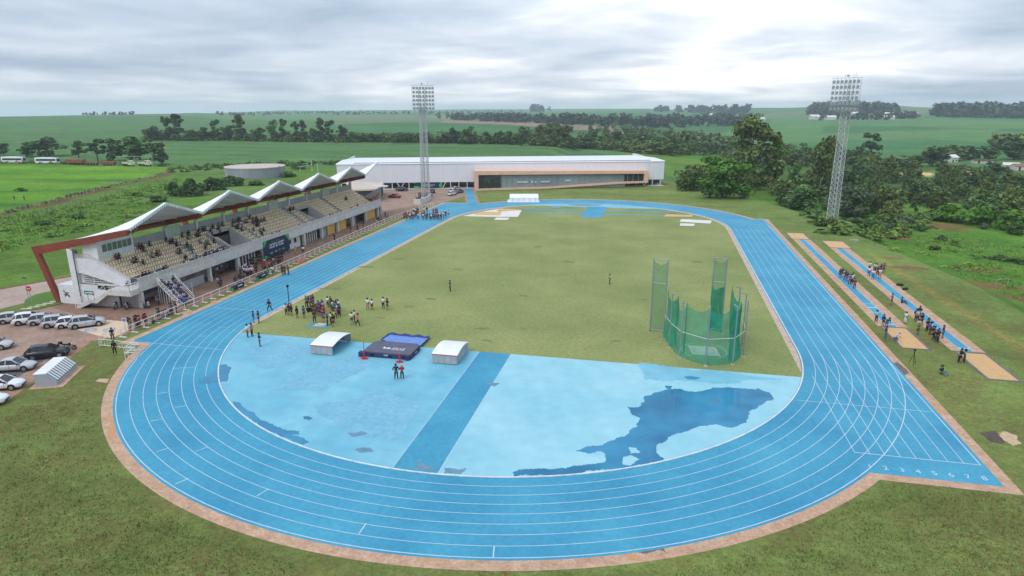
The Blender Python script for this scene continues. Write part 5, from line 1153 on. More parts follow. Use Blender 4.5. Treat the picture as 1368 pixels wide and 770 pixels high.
# ================================================================ FIELD EQUIPMENT
m_sw = mat('cover_white', (.74, .74, .74), rough=.4, var=.05, sc=.8); m_sg = mat('cover_grey', (.34, .37, .38), rough=.6, var=.1, sc=1.2)
m_rd = mat('signal_red', (.50, .035, .045), rough=.5, var=.1); m_black = mat('black_rubber', (.012, .012, .013), rough=.7, var=.2)
m_mat = mat('mat_navy', (.036, .045, .110), rough=.7, var=.15, sc=1.5, sc2=6); m_mattop = mat('mat_top', (.105, .105, .150), rough=.85, var=.12, sc=1, sc2=6)
def shed(x0, x1, y0, y1, opening, label):
    t = thing('landing_mat_cover', label, 'mat cover', ((x0 + x1) / 2, (y0 + y1) / 2, .02), 0, 'rolling covers for the high jump mat')
    prof = [(y0, 1.22), (y0 + (y1 - y0) * .30, 1.48), (y0 + (y1 - y0) * .52, 1.56), (y0 + (y1 - y0) * .75, 1.48), (y1, 1.22)]
    k = MB(); a = [(x0 - .06, y, z) for y, z in prof]; b = [(x1 + .06, y, z) for y, z in prof]; n = len(prof)
    k.loft([a + [(x0 - .06, y, z - .05) for y, z in prof[::-1]], b + [(x1 + .06, y, z - .05) for y, z in prof[::-1]]]); part(t, 'roof', k, m_sw, t)
    part(t, 'red_trim', MB().box(x0 - .07, y0 - .035, 1.13, x1 + .07, y0 - .005, 1.215), m_rd, t)
    npan = 4
    for i in range(npan):
        w = (x1 - x0) / npan; part(t, 'side_panel', MB().box(x0 + i * w + .015, y0, .1, x0 + (i + 1) * w - .015, y0 + .04, 1.17), m_sg, t)
        part(t, 'side_panel', MB().box(x0 + i * w + .015, y1 - .04, .1, x0 + (i + 1) * w - .015, y1, 1.17), m_sg, t)
    xc, xo = (x0, x1) if opening > 0 else (x1, x0); e = .04 if opening > 0 else -.04
    P = [(y0 + .045, .1), (y1 - .045, .1)] + [(min(max(y, y0 + .045), y1 - .045), z - .06) for y, z in prof[::-1]]
    part(t, 'end_panel', MB().loft([[(xc, y, z) for y, z in P], [(xc + e, y, z) for y, z in P]]), m_sg, t)
    k = MB()
    for s in range(3):
        x = xo - e * (1 + s * 22); k.path([(x, y, z - .10) for y, z in prof], .03, 4); k.path([(x, y0 + .1, .1), (x, y0 + .1, 1.15)], .03, 4); k.path([(x, y1 - .1, .1), (x, y1 - .1, 1.15)], .03, 4)
    for j in range(4): y = y0 + .6 + j * (y1 - y0 - 1.2) / 3; k.tube((x0 + .1, y, 1.2), (x1 - .1, y, 1.2), .03, 4)
    part(t, 'frame', k, m_steel, t)
    for x in (x0 + .4, x1 - .4):
        for y in (y0 + .12, y1 - .12): part(t, 'castor', MB().tube((x - .04, y, .10), (x + .04, y, .10), .09, 10), m_black, t)
    return t
shed(-22.0, -19.1, -13.9, -8.85, 1, 'open ended white arched mat cover, left of the navy landing mat')
shed(-6.45, -3.4, -13.55, -8.85, -1, 'closed white arched mat cover beside the blue runway strip')
lm = thing('high_jump_mat', 'thick navy high jump landing mat with a white printed emblem on top', 'landing mat', (-12.4, -11.6, .02))
def slab(x0, y0, x1, y1, z0, z1, c, cy=.15):
    P = [(x0 + c, y0), (x1 - c * .2, y0), (x1, y0 + cy), (x1, y1 - c), (x1 - c, y1), (x0 + c, y1), (x0, y1 - c), (x0, y0 + cy)]
    return P
base = slab(-15.5, -13.25, -9.3, -9.4, 0, 0, .5)
part(lm, 'foam_base', MB().prism(base, .02, .56), m_mat, lm); part(lm, 'top_sheet', MB().prism([(-12.4 + (x + 12.4) * .985, -11.4 + (y + 11.4) * .985) for x, y in base], .57, .70), m_mattop, lm)
part(lm, 'front_block', MB().box(-15.9, -13.5, .02, -15.2, -12.9, .60), m_mat, lm); part(lm, 'front_block', MB().box(-9.9, -13.5, .02, -9.45, -13.26, .60), m_mat, lm)
for x in (-14.2, -11.9, -10.1): part(lm, 'handle_flap', MB().box(x - .25, -13.31, .2, x + .25, -13.255, .42), m_black, lm)
k = MB(); k.add([(-13.35, -11.9, .705), (-12.95, -11.65, .705), (-13.5, -11.2, .705)], [(0, 1, 2)]); k.add([(-13.6, -11.75, .706), (-13.0, -11.95, .706), (-13.2, -11.6, .706)], [(0, 1, 2)]); k.add([(-12.8, -12.0, .705), (-12.4, -11.7, .705), (-12.75, -11.35, .705), (-13.0, -11.65, .705)], [(0, 1, 2, 3)])
part(lm, 'printed_emblem', k, m_prw, lm)
def flatmarks(x0, x1, y, h, n, seed, z):
    q = marks(x0, x1, 0, h, n, .06, seed); return MB().add([(v[1], y + v[2], z) for v in q.v], [f[::-1] for f in q.f])
k = flatmarks(-12.25, -10.6, -11.55, .36, 7, 3, .706); q = flatmarks(-12.35, -10.55, -11.98, .30, 6, 4, .7065); k.add(q.v, q.f); part(lm, 'printed_lettering', k, m_prw, lm)
q = marks(-12.7, -12.1, .40, .16, 4, 0, 5); part(lm, 'front_mark', MB().add([(v[1], -13.262, v[2]) for v in q.v], q.f), m_prw, lm)
k = MB(); k.quad((-9.29, -11.6, .28), (-9.29, -11.1, .28), (-9.29, -11.1, .42), (-9.29, -11.6, .42)); part(lm, 'side_mark', k, m_prw, lm)
def hj_stand(x, y, label):
    t = thing('high_jump_stand', label, 'jump stand', (x, y, .02), 0, 'red high jump stands')
    part(t, 'base', MB().box(-.42, -.20, 0, .42, .20, .10).box(-.12, -.35, 0, .12, .35, .09), m_rd); part(t, 'upright', MB().box(-.06, -.06, .1, .06, .06, 1.2), m_rd); part(t, 'inner_tube', MB().box(-.035, -.035, 1.2, .035, .035, 2.25), mat('stand_pink', (.40, .10, .12), rough=.4)); part(t, 'bar_rest', MB().box(-.03, -.12, 1.15, .12, .02, 1.19), m_steel)
hj_stand(-14.9, -13.95, 'red high jump stand at the left front corner of the mat'); hj_stand(-10.35, -14.05, 'red high jump stand at the right front of the mat')
# tarpaulin: rumpled sheet
tp = [at(*q) for q in [(519, 447.5), (576, 452.5), (563, 465), (508, 456)]]
k = MB(); nx, ny = 22, 12; rg = random.Random(4)
for j in range(ny + 1):
    for i in range(nx + 1):
        a = tp[0].lerp(tp[1], i / nx); b = tp[3].lerp(tp[2], i / nx); p_ = a.lerp(b, j / ny); edge_ = 1 if (j == 0 or i in (0, nx)) else 0
        k.v.append((p_.x + rg.uniform(-.06, .06), p_.y + rg.uniform(-.06, .06) + .12 * math.sin(i * .9) * edge_, .05 + .05 * abs(math.sin(i * 1.3 + j)) + .10 * abs(math.sin(i * .7)) * (j / ny) + (.14 + .14 * abs(math.sin(i * .5))) * edge_ + rg.uniform(0, .03)))
for j in range(ny):
    for i in range(nx): k.f.append((j * (nx + 1) + i, (j + 1) * (nx + 1) + i, (j + 1) * (nx + 1) + i + 1, j * (nx + 1) + i + 1)); k.m.append(1 if (j == 0 or i in (0, nx - 1)) else 0)
tr = obj('tarpaulin', k.mesh('tarpaulin', [mat('tarp_blue', (.11, .20, .52), rough=.45, c2=(.16, .28, .62), sc=1.5, var=.12), mat('tarp_hem', (.025, .045, .17), rough=.5)]), None, 'rumpled blue tarpaulin with a dark hem on the grass behind the navy mat', 'tarpaulin'); tr.location = (0, 0, 0)
# discus and hammer cage
cg = thing('throwing_cage', 'green netted throwing cage on tall grey posts around a concrete throwing circle', 'throwing cage', (25.3, -2.0, .016))
m_net = mat('green_net', (.022, .33, .20), rough=.9, var=.25, sc=.9, alpha=.56); m_net2 = mat('green_net_dense', (.018, .29, .165), rough=.9, var=.25, sc=.9, alpha=.86); m_net3 = mat('green_net_thin', (.02, .24, .13), rough=.9, var=.2, sc=.9, alpha=.42)
m_gp = mat('cage_post', (.30, .33, .37), rough=.45, metal=.4, var=.12, sc=1)
posts = [(20.2, .6), (20.9, -2.5), (22.1, -5.6), (25.0, -7.7), (28.1, -6.6), (29.6, -3.6), (29.75, -.6), (29.3, 2.2)]
cen = Vector((25.3, -1.6)); hang = []
for i, (x, y) in enumerate(posts):
    d = (cen - Vector((x, y))).normalized(); hx, hy = x + d.x * .75, y + d.y * .75; hang.append((hx, hy))
    pp = MB().tube((x, y, .0), (x, y, 7.1), .075, 8); part(cg, 'post', pp, m_gp, cg)
    part(cg, 'post_arm', MB().tube((x, y, 7.08), (hx, hy, 7.2), .055, 6), m_gp, cg); part(cg, 'post_foot', MB().box(x - .22, y - .22, 0, x + .22, y + .22, .12), mat('foot_concrete', (.45, .36, .28), rough=.9, var=.2), cg)
hang[0] = (20.4, 2.9); hang[-1] = (28.6, 4.6)
for i in range(len(hang) - 1):
    a, b = Vector(hang[i]), Vector(hang[i + 1]); n = 12; k = MB(); rows = 10
    top = lambda t: (6.9 if 0 < i < 6 or t > .5 else 6.9) - (.75 if i in (2, 3, 4) else 1.5) * (1 - (2 * t - 1) ** 2) ** .7
    for r in range(rows + 1):
        for j in range(n + 1):
            t = j / n; p_ = a.lerp(b, t); q = (p_ - cen).normalized(); out_ = .20 * math.sin(t * math.pi) + .06 * math.sin(j * 2.1 + i); f = r / rows; bel = -.25 * math.sin(f * math.pi)
            k.v.append((p_.x + q.x * (out_ + bel + .4 * (1 - f) ** 2), p_.y + q.y * (out_ + bel + .4 * (1 - f) ** 2), .03 + top(t) * f))
    for r in range(rows):
        for j in range(n): k.f.append((r * (n + 1) + j, r * (n + 1) + j + 1, (r + 1) * (n + 1) + j + 1, (r + 1) * (n + 1) + j)); k.m.append(0)
    part(cg, 'net_panel', k, m_net2 if i in (0, 4, 6) else m_net, cg)
    if 0 < i < 6:
        bun = MB().tube((hang[i][0], hang[i][1], .3), (hang[i][0], hang[i][1], 6.6), .10, 6, .05); part(cg, 'net_gather', bun, m_net2, cg)
part(cg, 'net_cable', MB().path([(x, y, 3.35) for x, y in posts], .03, 4), m_rail, cg)
def gate(x0, y0, x1, y1, h, dense):
    k = MB()
    for x, y in ((x0, y0), (x1, y1)): k.tube((x, y, .15), (x, y, h), .085, 8)
    g = part(cg, 'gate_frame', k.tube((x0, y0, h - .05), (x1, y1, h - .05), .06, 6).tube((x0, y0, .3), (x1, y1, .3), .06, 6).tube((x0, y0, h * .68), (x1, y1, h * .68), .035, 5), m_gp, cg)
    part(g, 'gate_net', MB().add([(x0, y0, .2), (x1, y1, .2), (x1, y1, h - .3), ((x0 + x1) / 2, (y0 + y1) / 2, h - .75), (x0, y0, h - .3)], [(0, 1, 2, 3, 4)]), m_net2 if dense else m_net3, cg)
    for x, y in ((x0, y0), (x1, y1)): part(cg, 'gate_wheel', MB().tube((x - .06, y, .13), (x + .06, y, .13), .13, 10), m_black, cg)
gate(18.45, 3.5, 20.25, 3.1, 10.0, False); gate(26.2, 5.6, 27.75, 5.1, 10.1, False)
part(cg, 'net_panel', MB().add([(26.15, 5.5, .1), (26.9, 5.6, .1), (27.8, 5.0, .1), (27.8, 5.0, 6.4), (27.2, 5.5, 6.0), (26.6, 5.5, 5.7), (26.15, 5.5, 6.3)], [(0, 1, 5, 6), (1, 2, 3, 4, 5)]), m_net2, cg)
part(cg, 'throwing_pad', MB().prism([(23.6, -4.1), (27.0, -4.1), (26.6, -1.0), (23.2, -1.0)], .0, .03), mat('pad_concrete', (.62, .54, .45), rough=.9, c2=(.76, .68, .60), sc=1.2, var=.15), cg)
part(cg, 'circle_rim', MB().sheet(arc(25.1, -2.6, 1.27, 0, 360, 32)[:-1], .034, [arc(25.1, -2.6, 1.17, 0, 360, 32)[:-1][::-1]]), m_steel, cg)
for a0, a1 in ((120, 235), (-60, 70)):
    k = MB(); o_ = arc(25.1, -2.5, 2.75, a0, a1, 14); i_ = arc(25.1, -2.5, 2.63, a0, a1, 14); k.sheet(o_ + i_[::-1], .02); part(cg, 'white_arc', k, m_line, cg)
# shot put circle on its blue mat
sp = thing('shot_put_circle', 'blue rubber square with a pale throwing circle amid the crowd on the infield', 'throwing circle', (-22.4, -3.6, .016))
q = [at(*w).xy for w in [(408, 436), (418, 432), (440, 433), (436, 439.5)]]; part(sp, 'rubber_square', MB().sheet([tuple(v) for v in q], .03), m_track, sp)
c_ = at(424, 435.6); part(sp, 'throwing_pad', MB().sheet([tuple(v) for v in [at(*w).xy for w in [(417, 436.3), (422, 433), (432, 432.5), (434, 436.8)]]], .036), m_edge, sp); part(sp, 'toe_board', MB().box(c_.x - .2, c_.y + .6, .03, c_.x + 1.0, c_.y + .75, .13), m_rail, sp)
# tripod, mast, bags
P = at(1219, 487); t = thing('tripod', 'black three legged camera tripod standing alone on the grass between the sand pits', 'tripod', tuple(P))
for a in (0, 2.1, 4.2): part(t, 'leg', MB().tube((0, 0, 1.35), (.42 * math.cos(a + .4), .42 * math.sin(a + .4), 0), .028, 5), m_black)
part(t, 'head', MB().tube((0, 0, 1.3), (0, 0, 1.75), .05, 6).box(-.12, -.1, 1.72, .12, .1, 1.86), m_black)
P = at(386.3, 405.8); t = thing('speaker_mast', 'tall dark mast with a box on top at the track edge by the crowd', 'mast', tuple(P))
part(t, 'pole', MB().tube((0, 0, 0), (0, 0, 2.9), .06, 6), m_black); part(t, 'box', MB().box(-.14, -.12, 2.6, .14, .12, 3.0), m_black); part(t, 'foot', MB().box(-.4, -.05, 0, .4, .05, .05).box(-.05, -.4, 0, .05, .4, .051), m_black)
for i, (x, y, lb) in enumerate([(1202, 382, 'black kit bag on the grass beside the outer runway, farther one'), (1209, 387.5, 'long black kit bag on the grass beside the outer runway, nearer one')]):
    P = at(x, y); t = thing('kit_bag', lb, 'bag', tuple(P), .6 * i, 'kit bags by the outer runway'); part(t, 'body', MB().loft([[(-.5, .18 * math.cos(a), .2 + .18 * math.sin(a)) for a in np.linspace(0, 6.28, 9)[:-1]], [(.5, .2 * math.cos(a), .2 + .18 * math.sin(a)) for a in np.linspace(0, 6.28, 9)[:-1]]]), m_black); part(t, 'handle', MB().path([(-.2, 0, .38), (-.1, 0, .5), (.1, 0, .5), (.2, 0, .38)], .02, 4), m_black)
gl_ = at(1338, 383); t = thing('goal_frame', 'small bare goal frame standing in the meadow at the right', 'goal', tuple(gl_), .5)
for x in (-1.5, 1.5): part(t, 'post', MB().tube((x, 0, 0), (x, 0, 1.5), .06, 6), m_post)
part(t, 'crossbar', MB().tube((-1.5, 0, 1.5), (1.5, 0, 1.5), .06, 6), m_post)
P = at(1141, 322.5); t = thing('timber_block', 'pale timber block on the bank above the outer runway', 'block', tuple(P), .3); part(t, 'beam', MB().box(-.9, -.3, 0, .9, .3, .35), m_post)
# white covered pit at the far end, low gas shelter near the car park
P = at(700, 268.5); t = thing('vaulting_mat_tent', 'long white tarpaulin cover beyond the far bend, before the hall', 'mat cover', (P.x, P.y, 0), R(12))
part(t, 'sheet', MB().loft([[(x, -2.6, 0), (x, -2.5, 1.35), (x, -1.9, 1.75), (x, 2.2, 1.95), (x, 2.6, 1.3), (x, 2.7, 0)] for x in (-4.6, -3.0, -1.0, 1.0, 3.0, 4.6)]), mat('tent_white', (.80, .79, .81), rough=.6, var=.06, sc=.8, bump=.2)); part(t, 'groundsheet', MB().box(-5.3, -3.3, .005, 5.0, 2.9, .03), m_sw)
for i in range(5): part(t, 'fold', MB().box(-3.6 + i * 1.8, -2.66, .02, -3.5 + i * 1.8, -2.6, 1.3), m_sg)
gq = [at(*w) for w in [(51, 517), (77, 516), (103, 492)]]; d1 = (gq[2].xy - gq[1].xy); ln = d1.length; rzg = math.atan2(d1.y, d1.x)
gb = thing('gas_shelter', 'low white slatted louvre shelter on a concrete base near the parked silver car', 'shelter', (gq[1].x, gq[1].y, .05), rzg)
# local x along the length away from camera, y to the left
wd = 2.1; prof = [(0, .02), (0, .62), (.85, 1.45), (wd, 1.42), (wd, .02)]
part(gb, 'base_slab', MB().box(-.5, -.7, -.045, ln + .5, wd + .5, .015), m_apron)
part(gb, 'end_wall', MB().loft([[(0, y, z) for y, z in prof], [(.1, y, z) for y, z in prof]]), m_sg if False else mat('shelter_grey', (.36, .37, .40), rough=.8, var=.06)); part(gb, 'end_wall', MB().loft([[(ln - .1, y, z) for y, z in prof], [(ln, y, z) for y, z in prof]]), MATS['shelter_grey'])
part(gb, 'side_wall', MB().box(.1, 0, .02, ln - .1, .08, .45), MATS['shelter_grey']); part(gb, 'side_wall', MB().box(.1, wd - .08, .02, ln - .1, wd, 1.40), MATS['shelter_grey']); part(gb, 'vent_gap', MB().box(.1, .05, .45, ln - .1, .10, .60), m_dark)
for i in range(10):
    x = .1 + (ln - .2) * (i + .5) / 10; w = (ln - .2) / 10 * .36
    part(gb, 'louvre_slat', MB().obox((x, -.06, .60), (x, .86, 1.50), w * 2 * .62, .05), m_sw)
    part(gb, 'vent_tooth', MB().box(x - w * .9, -.01, .46, x + w * .3, .03, .60), MATS['shelter_grey'])
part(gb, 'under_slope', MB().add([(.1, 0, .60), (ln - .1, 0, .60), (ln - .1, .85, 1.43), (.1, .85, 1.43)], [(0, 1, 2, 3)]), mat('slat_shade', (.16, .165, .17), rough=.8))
for i in range(6): x = ln * i / 6; part(gb, 'roof_slat', MB().box(x + .02, .87, 1.44, x + ln / 6 - .05, wd + .06, 1.50), m_sw)

# ================================================================ BARRIERS, BOARDS, POLES
m_bar = mat('barrier_paint', (.66, .64, .62), rough=.5, var=.15, sc=2)
bf = [Vector(v) for v in [(-49.7, -13.6), (-49.65, 4.6), (-49.6, 25), (-50.1, 50), (-50.6, 75), (-50.0, 92), (-48.9, 108)]]
br = thing('barrier_fence', 'low white steel barrier fence with flat feet between the plaza and the track', 'barrier', (bf[0].x, bf[0].y, .01))
acc = []; 
for a, b in zip(bf, bf[1:]):
    n = max(1, round((b - a).length / 2.1)); acc += [a.lerp(b, j / n) for j in range(n)]
acc.append(bf[-1])
for i, p_ in enumerate(acc):
    nx_ = (acc[min(i + 1, len(acc) - 1)] - acc[max(i - 1, 0)]).normalized(); pr = Vector((nx_.y, -nx_.x))
    part(br, 'post', MB().box(p_.x - .04, p_.y - .04, .02, p_.x + .04, p_.y + .04, 1.12), m_bar, br)
    f0, f1 = p_ - pr * .3, p_ + pr * .75; part(br, 'foot_plate', MB().obox((f0.x, f0.y, .04), (f1.x, f1.y, .04), .26, .05), m_rail, br)
for a, b in zip(acc, acc[1:]):
    part(br, 'top_rail', MB().obox((a.x, a.y, 1.10), (b.x, b.y, 1.10), .07, .08), m_rail, br); part(br, 'lower_rail', MB().tube((a.x, a.y, .55), (b.x, b.y, .55), .03, 4), m_bar, br)
def barrier(P0, P1, label, n=7):
    a, b = Vector(P0[:2]), Vector(P1[:2]); t = thing('crowd_barrier', label, 'barrier', (a.x, a.y, .01)); 
    for h in (.25, 1.05): part(t, 'rail', MB().tube((a.x, a.y, h), (b.x, b.y, h), .04, 5), m_rail, t)
    for i in range(n + 1): p_ = a.lerp(b, i / n); part(t, 'upright', MB().tube((p_.x, p_.y, .0 if i in (0, n) else .25), (p_.x, p_.y, 1.05), .025, 4), m_rail, t)
barrier(at(133, 463.5), at(160, 466), 'white crowd barrier, left section across the corner of the lawn'); barrier(at(160, 466.3), at(188, 469.5), 'white crowd barrier joining the track at the corner of the lawn')
barrier(at(167, 476), at(181, 465), 'white crowd barrier running down beside the brown apron', 4); barrier(at(134, 460), at(142, 452), 'short white barrier at the edge of the red walkway', 3)
hh = obj('hurdle', None)
bpy.data.objects.remove(hh)
def hurdle_parts(t):
    for x in (-.55, .55): part(t, 'leg', MB().box(x - .03, -.03, 0, x + .03, .03, .95), m_bar); part(t, 'foot', MB().box(x - .03, -.03, 0, x + .03, .62, .04), m_bar)
    part(t, 'top_bar', MB().box(-.6, -.03, .90, .6, .02, 1.0), m_rail)
for i, (x, y, rz) in enumerate([(175, 474, .2), (178, 478, .25), (174, 481, .2), (181, 470, .15)]):
    P = at(x, y); t = thing('hurdle', 'white track hurdle standing on the brown apron by the lawn corner', 'hurdle', (P.x, P.y, .012), rz, 'hurdles on the apron'); hurdle_parts(t)
def board(px, py, rz, ln_, m, lab, gm=None):
    P = at(px, py); t = thing('advert_board', lab, 'advert board', (P.x, P.y, .01), rz, 'boards along the track')
    part(t, 'panel', MB().obox((0, -ln_ / 2, .45), (0, ln_ / 2, .45), .06, .8), m)
    if gm: part(t, 'end_print', MB().obox((.034, -ln_ / 2, .35), (.034, -ln_ / 2 + .6, .35), .012, .55), gm); part(t, 'white_print', MB().obox((.035, .0, .5), (.035, ln_ * .35, .5), .012, .18), m_prw)
    part(t, 'prop', MB().obox((-.4, 0, .04), (0, 0, .75), .05, .05), m_steel)
board(318, 386.5, 0.03, 3.6, m_navy, 'dark navy board with a green end on the grass, nearest to the camera', m_grn); board(350, 372.5, .03, 3.6, m_navy, 'dark navy board with a green end beside the white shirted crowd', m_grn)
board(403, 351.5, .03, 3.0, mat('board_orange', (.66, .25, .17), rough=.6, var=.2, sc=2), 'orange pink board standing on the grass strip by the track')
def pole(px, py, h, lab, arm=0, m=None):
    P = at(px, py); t = thing('light_pole', lab, 'pole', tuple(P)); part(t, 'shaft', MB().tube((0, 0, 0), (0, 0, h), .06, 6, .045), m or m_grey)
    if arm: part(t, 'lamp_head', MB().box(-.3, -.12, h - .05, .3, .12, h + .1), m_dark)
    part(t, 'foot', MB().box(-.15, -.15, 0, .15, .15, .08), m_conc)
pole(260, 408, 3.6, 'dark slim lamp pole on the grass strip near the stepped stand'); pole(39, 404, 3.9, 'thin grey lamp post with a dark head on the lawn by the road', 1)
pole(555, 270, 3.0, 'short pole with a red top in the paved yard left of the mast', 0, m_rd)
P = at(44, 412); t = thing('stop_sign', 'round red traffic sign on a grey post beside the grass island', 'road sign', tuple(P), .3); part(t, 'post', MB().tube((0, 0, 0), (0, 0, 3.3), .05, 6), m_steel)
part(t, 'plate', MB().tube((0, -.06, 3.1), (0, -.09, 3.1), .42, 8), m_rd); part(t, 'white_bar', MB().box(-.25, -.105, 3.03, .25, -.092, 3.16), m_line)
P = at(169, 446.5); t = thing('parking_sign', 'white parking sign with a blue square on a thin post by the pale ramp', 'sign', tuple(P), .2); part(t, 'post', MB().tube((0, 0, 0), (0, 0, 2.1), .035, 6), m_steel); part(t, 'plate', MB().box(-.28, -.06, 1.55, .28, -.03, 2.25), m_rail); part(t, 'blue_square', MB().box(-.2, -.068, 1.78, .2, -.061, 2.18), mat('sign_blue', (.16, .15, .48), rough=.5))
P0, P1 = at(96, 384), at(70, 391); t = thing('road_rail', 'white rail beside the road behind the red frame leg', 'rail', (P0.x, P0.y, 0)); part(t, 'rail', MB().obox((P0.x, P0.y, .9), (P1.x, P1.y, .9), .18, .22), m_rail, t)
for i in range(4): p_ = P0.lerp(P1, i / 3); part(t, 'post', MB().box(p_.x - .06, p_.y - .06, 0, p_.x + .06, p_.y + .06, .8), m_rail, t)
# stepped timekeepers' stand: white steel stair of seats leaning on the grandstand front
js = thing('timekeeper_stand', 'white steel stepped stand for timekeepers in front of the grandstand', 'stepped stand', (-54.0, 2.0, 0), R(-12))
NS = 7
for i in range(NS):
    x = 1.9 - i * .55; z = .35 + i * .42
    part(js, 'step', MB().box(x - .3, -1.35, z - .05, x + .28, 1.35, z), mat('step_blue', (.10, .13, .20), rough=.6, var=.2, sc=2)); part(js, 'step_edge', MB().box(x + .28, -1.4, z - .09, x + .34, 1.4, z + .03), m_rail)
    for y in (-1.35, 0, 1.35): part(js, 'leg', MB().box(x - .03, y - .03, 0, x + .03, y + .03, z - .05), m_rail)
for y in (-1.42, -.7, 0, .7, 1.42): part(js, 'stringer', MB().obox((2.3, y, .1), (-1.75, y, 3.2), .06, .12), m_rail)
for y in (-1.45, 1.45):
    part(js, 'handrail', MB().path([(2.3, y, 1.0), (-1.7, y, 4.05)], .045, 5).path([(2.3, y, .6), (-1.7, y, 3.65)], .03, 5).path([(2.3, y, .05), (2.3, y, 1.0)], .04, 5).path([(-1.7, y, .05), (-1.7, y, 4.05)], .04, 5), m_rail)
P = at(552, 272); wb_ = thing('planter_wall', 'low grey curved wall around the foot of the left floodlight mast', 'wall', (P.x, P.y, 0)); pts = [at(*q) for q in [(553, 273.5), (562, 274), (570, 271), (576, 266)]]
for a, b in zip(pts, pts[1:]): part(wb_, 'wall_segment', MB().obox((a.x, a.y, .9), (b.x, b.y, .9), .25, 1.8), m_conc, wb_)
P = at(559, 268); t = thing('shrub', 'small green shrub beside the low grey wall under the left mast', 'shrub', (P.x, P.y, 0)); t.scale = (2.6, 2.6, 1.3); cm, tm = tree_proto('bush', 1, m_leafm, 1000, .075); obj('crown', cm, t); obj('trunk', tm, t)

# ================================================================ VEHICLES
m_gw = mat('window_tint', (.018, .020, .024), rough=.06, var=.2, sc=1, spec=.7); m_tyre = mat('tyre', (.018, .018, .019), rough=.85, var=.2); m_rim = mat('alloy', (.38, .39, .40), rough=.3, metal=.7, var=.1)
m_tail = mat('tail_lamp', (.42, .03, .035), rough=.2, var=.1); m_headl = mat('head_lamp', (.55, .58, .60), rough=.1, var=.05, spec=.7); m_plate = mat('number_plate', (.45, .46, .47), rough=.5); m_trim = mat('black_trim', (.022, .022, .023), rough=.6, var=.1)
def paint(n, c): return mat('paint_' + n, c, rough=.22, var=.03, sc=.6, spec=.5)
p_silver = paint('silver', (.46, .47, .49)); p_white = paint('white', (.72, .72, .73)); p_black = paint('black', (.016, .017, .020)); p_red = paint('red', (.30, .018, .022)); p_grey = paint('grey', (.14, .15, .16))
CARS = {}
def car_parts(style):
    """meshes of a car facing +x; style: suv, hatch, sedan"""
    if style in CARS: return CARS[style]
    Lh, Wh, H = {'suv': (2.22, .92, 1.60), 'hatch': (2.0, .86, 1.48), 'sedan': (2.25, .87, 1.46)}[style]
    out = {}
    zb, zs, belt = .26, .62, {'suv': 1.05, 'hatch': .93, 'sedan': .92}[style]
    # body: sections along the length (x, half width, bottom, shoulder height)
    S = {'suv': [(-1.0, .80, .42, .74), (-.97, .90, .30, .98), (-.80, .99, zb, belt), (-.3, 1.0, zb, belt), (.25, 1.0, zb, belt - .01), (.50, .99, zb, belt - .05), (.78, .95, zb, belt - .13), (.93, .86, .28, belt - .24), (1.0, .70, .36, .66)],
         'hatch': [(-1.0, .80, .42, .70), (-.97, .90, .30, .88), (-.80, .98, zb, belt), (-.3, 1.0, zb, belt), (.25, 1.0, zb, belt - .01), (.52, .98, zb, belt - .06), (.80, .94, zb, belt - .16), (.94, .85, .28, belt - .26), (1.0, .68, .34, .58)],
         'sedan': [(-1.0, .80, .42, .74), (-.97, .88, .30, .90), (-.80, .96, zb, belt + .02), (-.3, 1.0, zb, belt), (.25, 1.0, zb, belt - .01), (.50, .98, zb, belt - .05), (.80, .94, zb, belt - .14), (.94, .84, .28, belt - .25), (1.0, .68, .34, .58)]}[style]
    rings = []
    for x, w, b, h in S:
        w *= Wh; X = x * Lh; m_ = b + (h - b) * .55
        rings.append([(X, -w * .90, b), (X, -w, b + .14), (X, -w, m_), (X, -w * .95, h - .02), (X, -w * .62, h + .03), (X, w * .62, h + .03), (X, w * .95, h - .02), (X, w, m_), (X, w, b + .14), (X, w * .90, b)])
    out['body'] = MB().loft([r[::-1] for r in rings])
    G = {'suv': (-.965, -.74, .10, .50), 'hatch': (-.95, -.72, .08, .50), 'sedan': (-.66, -.38, .12, .48)}[style]
    xr0, xr1, xf1, xf0 = [g * Lh for g in G]; wb_, wt_ = Wh * .93, Wh * .72; zt = H
    B = [(xr0, -wb_, belt), (xf0, -wb_, belt - .03), (xf0, wb_, belt - .03), (xr0, wb_, belt)]; T = [(xr1, -wt_, zt - .06), (xf1, -wt_, zt), (xf1, wt_, zt), (xr1, wt_, zt - .06)]
    k = MB(); mx = (xr1 + xf1) / 2
    Tm = [(xr1, -wt_, zt - .07), (xr1 + .35, -wt_, zt - .01), (mx, -wt_, zt + .01), (xf1, -wt_, zt - .05)]
    k.loft([[(x, -wt_, z - .03), (x, -wt_ * .8, z + .02), (x, 0, z + .045), (x, wt_ * .8, z + .02), (x, wt_, z - .03)][::-1] for x, _, z in Tm], cap=False, close=False); 
    out['roof'] = k
    lerp = lambda a, b, t: tuple(a[i] + (b[i] - a[i]) * t for i in range(3))
    k = MB()
    def pillar(a, b, w): k.obox(a, b, w, .07)
    T2 = [(xr1, -wt_, zt - .09), (xf1, -wt_, zt - .07), (xf1, wt_, zt - .07), (xr1, wt_, zt - .09)]
    for i in (0, 1, 2, 3): pillar(B[i], T2[i], .11)
    for s in (0, 1):
        a0, a1 = (B[0], B[1]) if s == 0 else (B[3], B[2]); t0, t1 = (T2[0], T2[1]) if s == 0 else (T2[3], T2[2])
        pillar(lerp(a0, a1, .42), lerp(t0, t1, .42), .09)
        if style == 'suv': pillar(lerp(a0, a1, .16), lerp(t0, t1, .10), .12)
    out['pillar'] = k
    k = MB().quad(B[1], B[2], T2[2], T2[1]); out['windscreen'] = k
    out['rear_window'] = MB().quad(B[3], B[0], T2[0], T2[3])
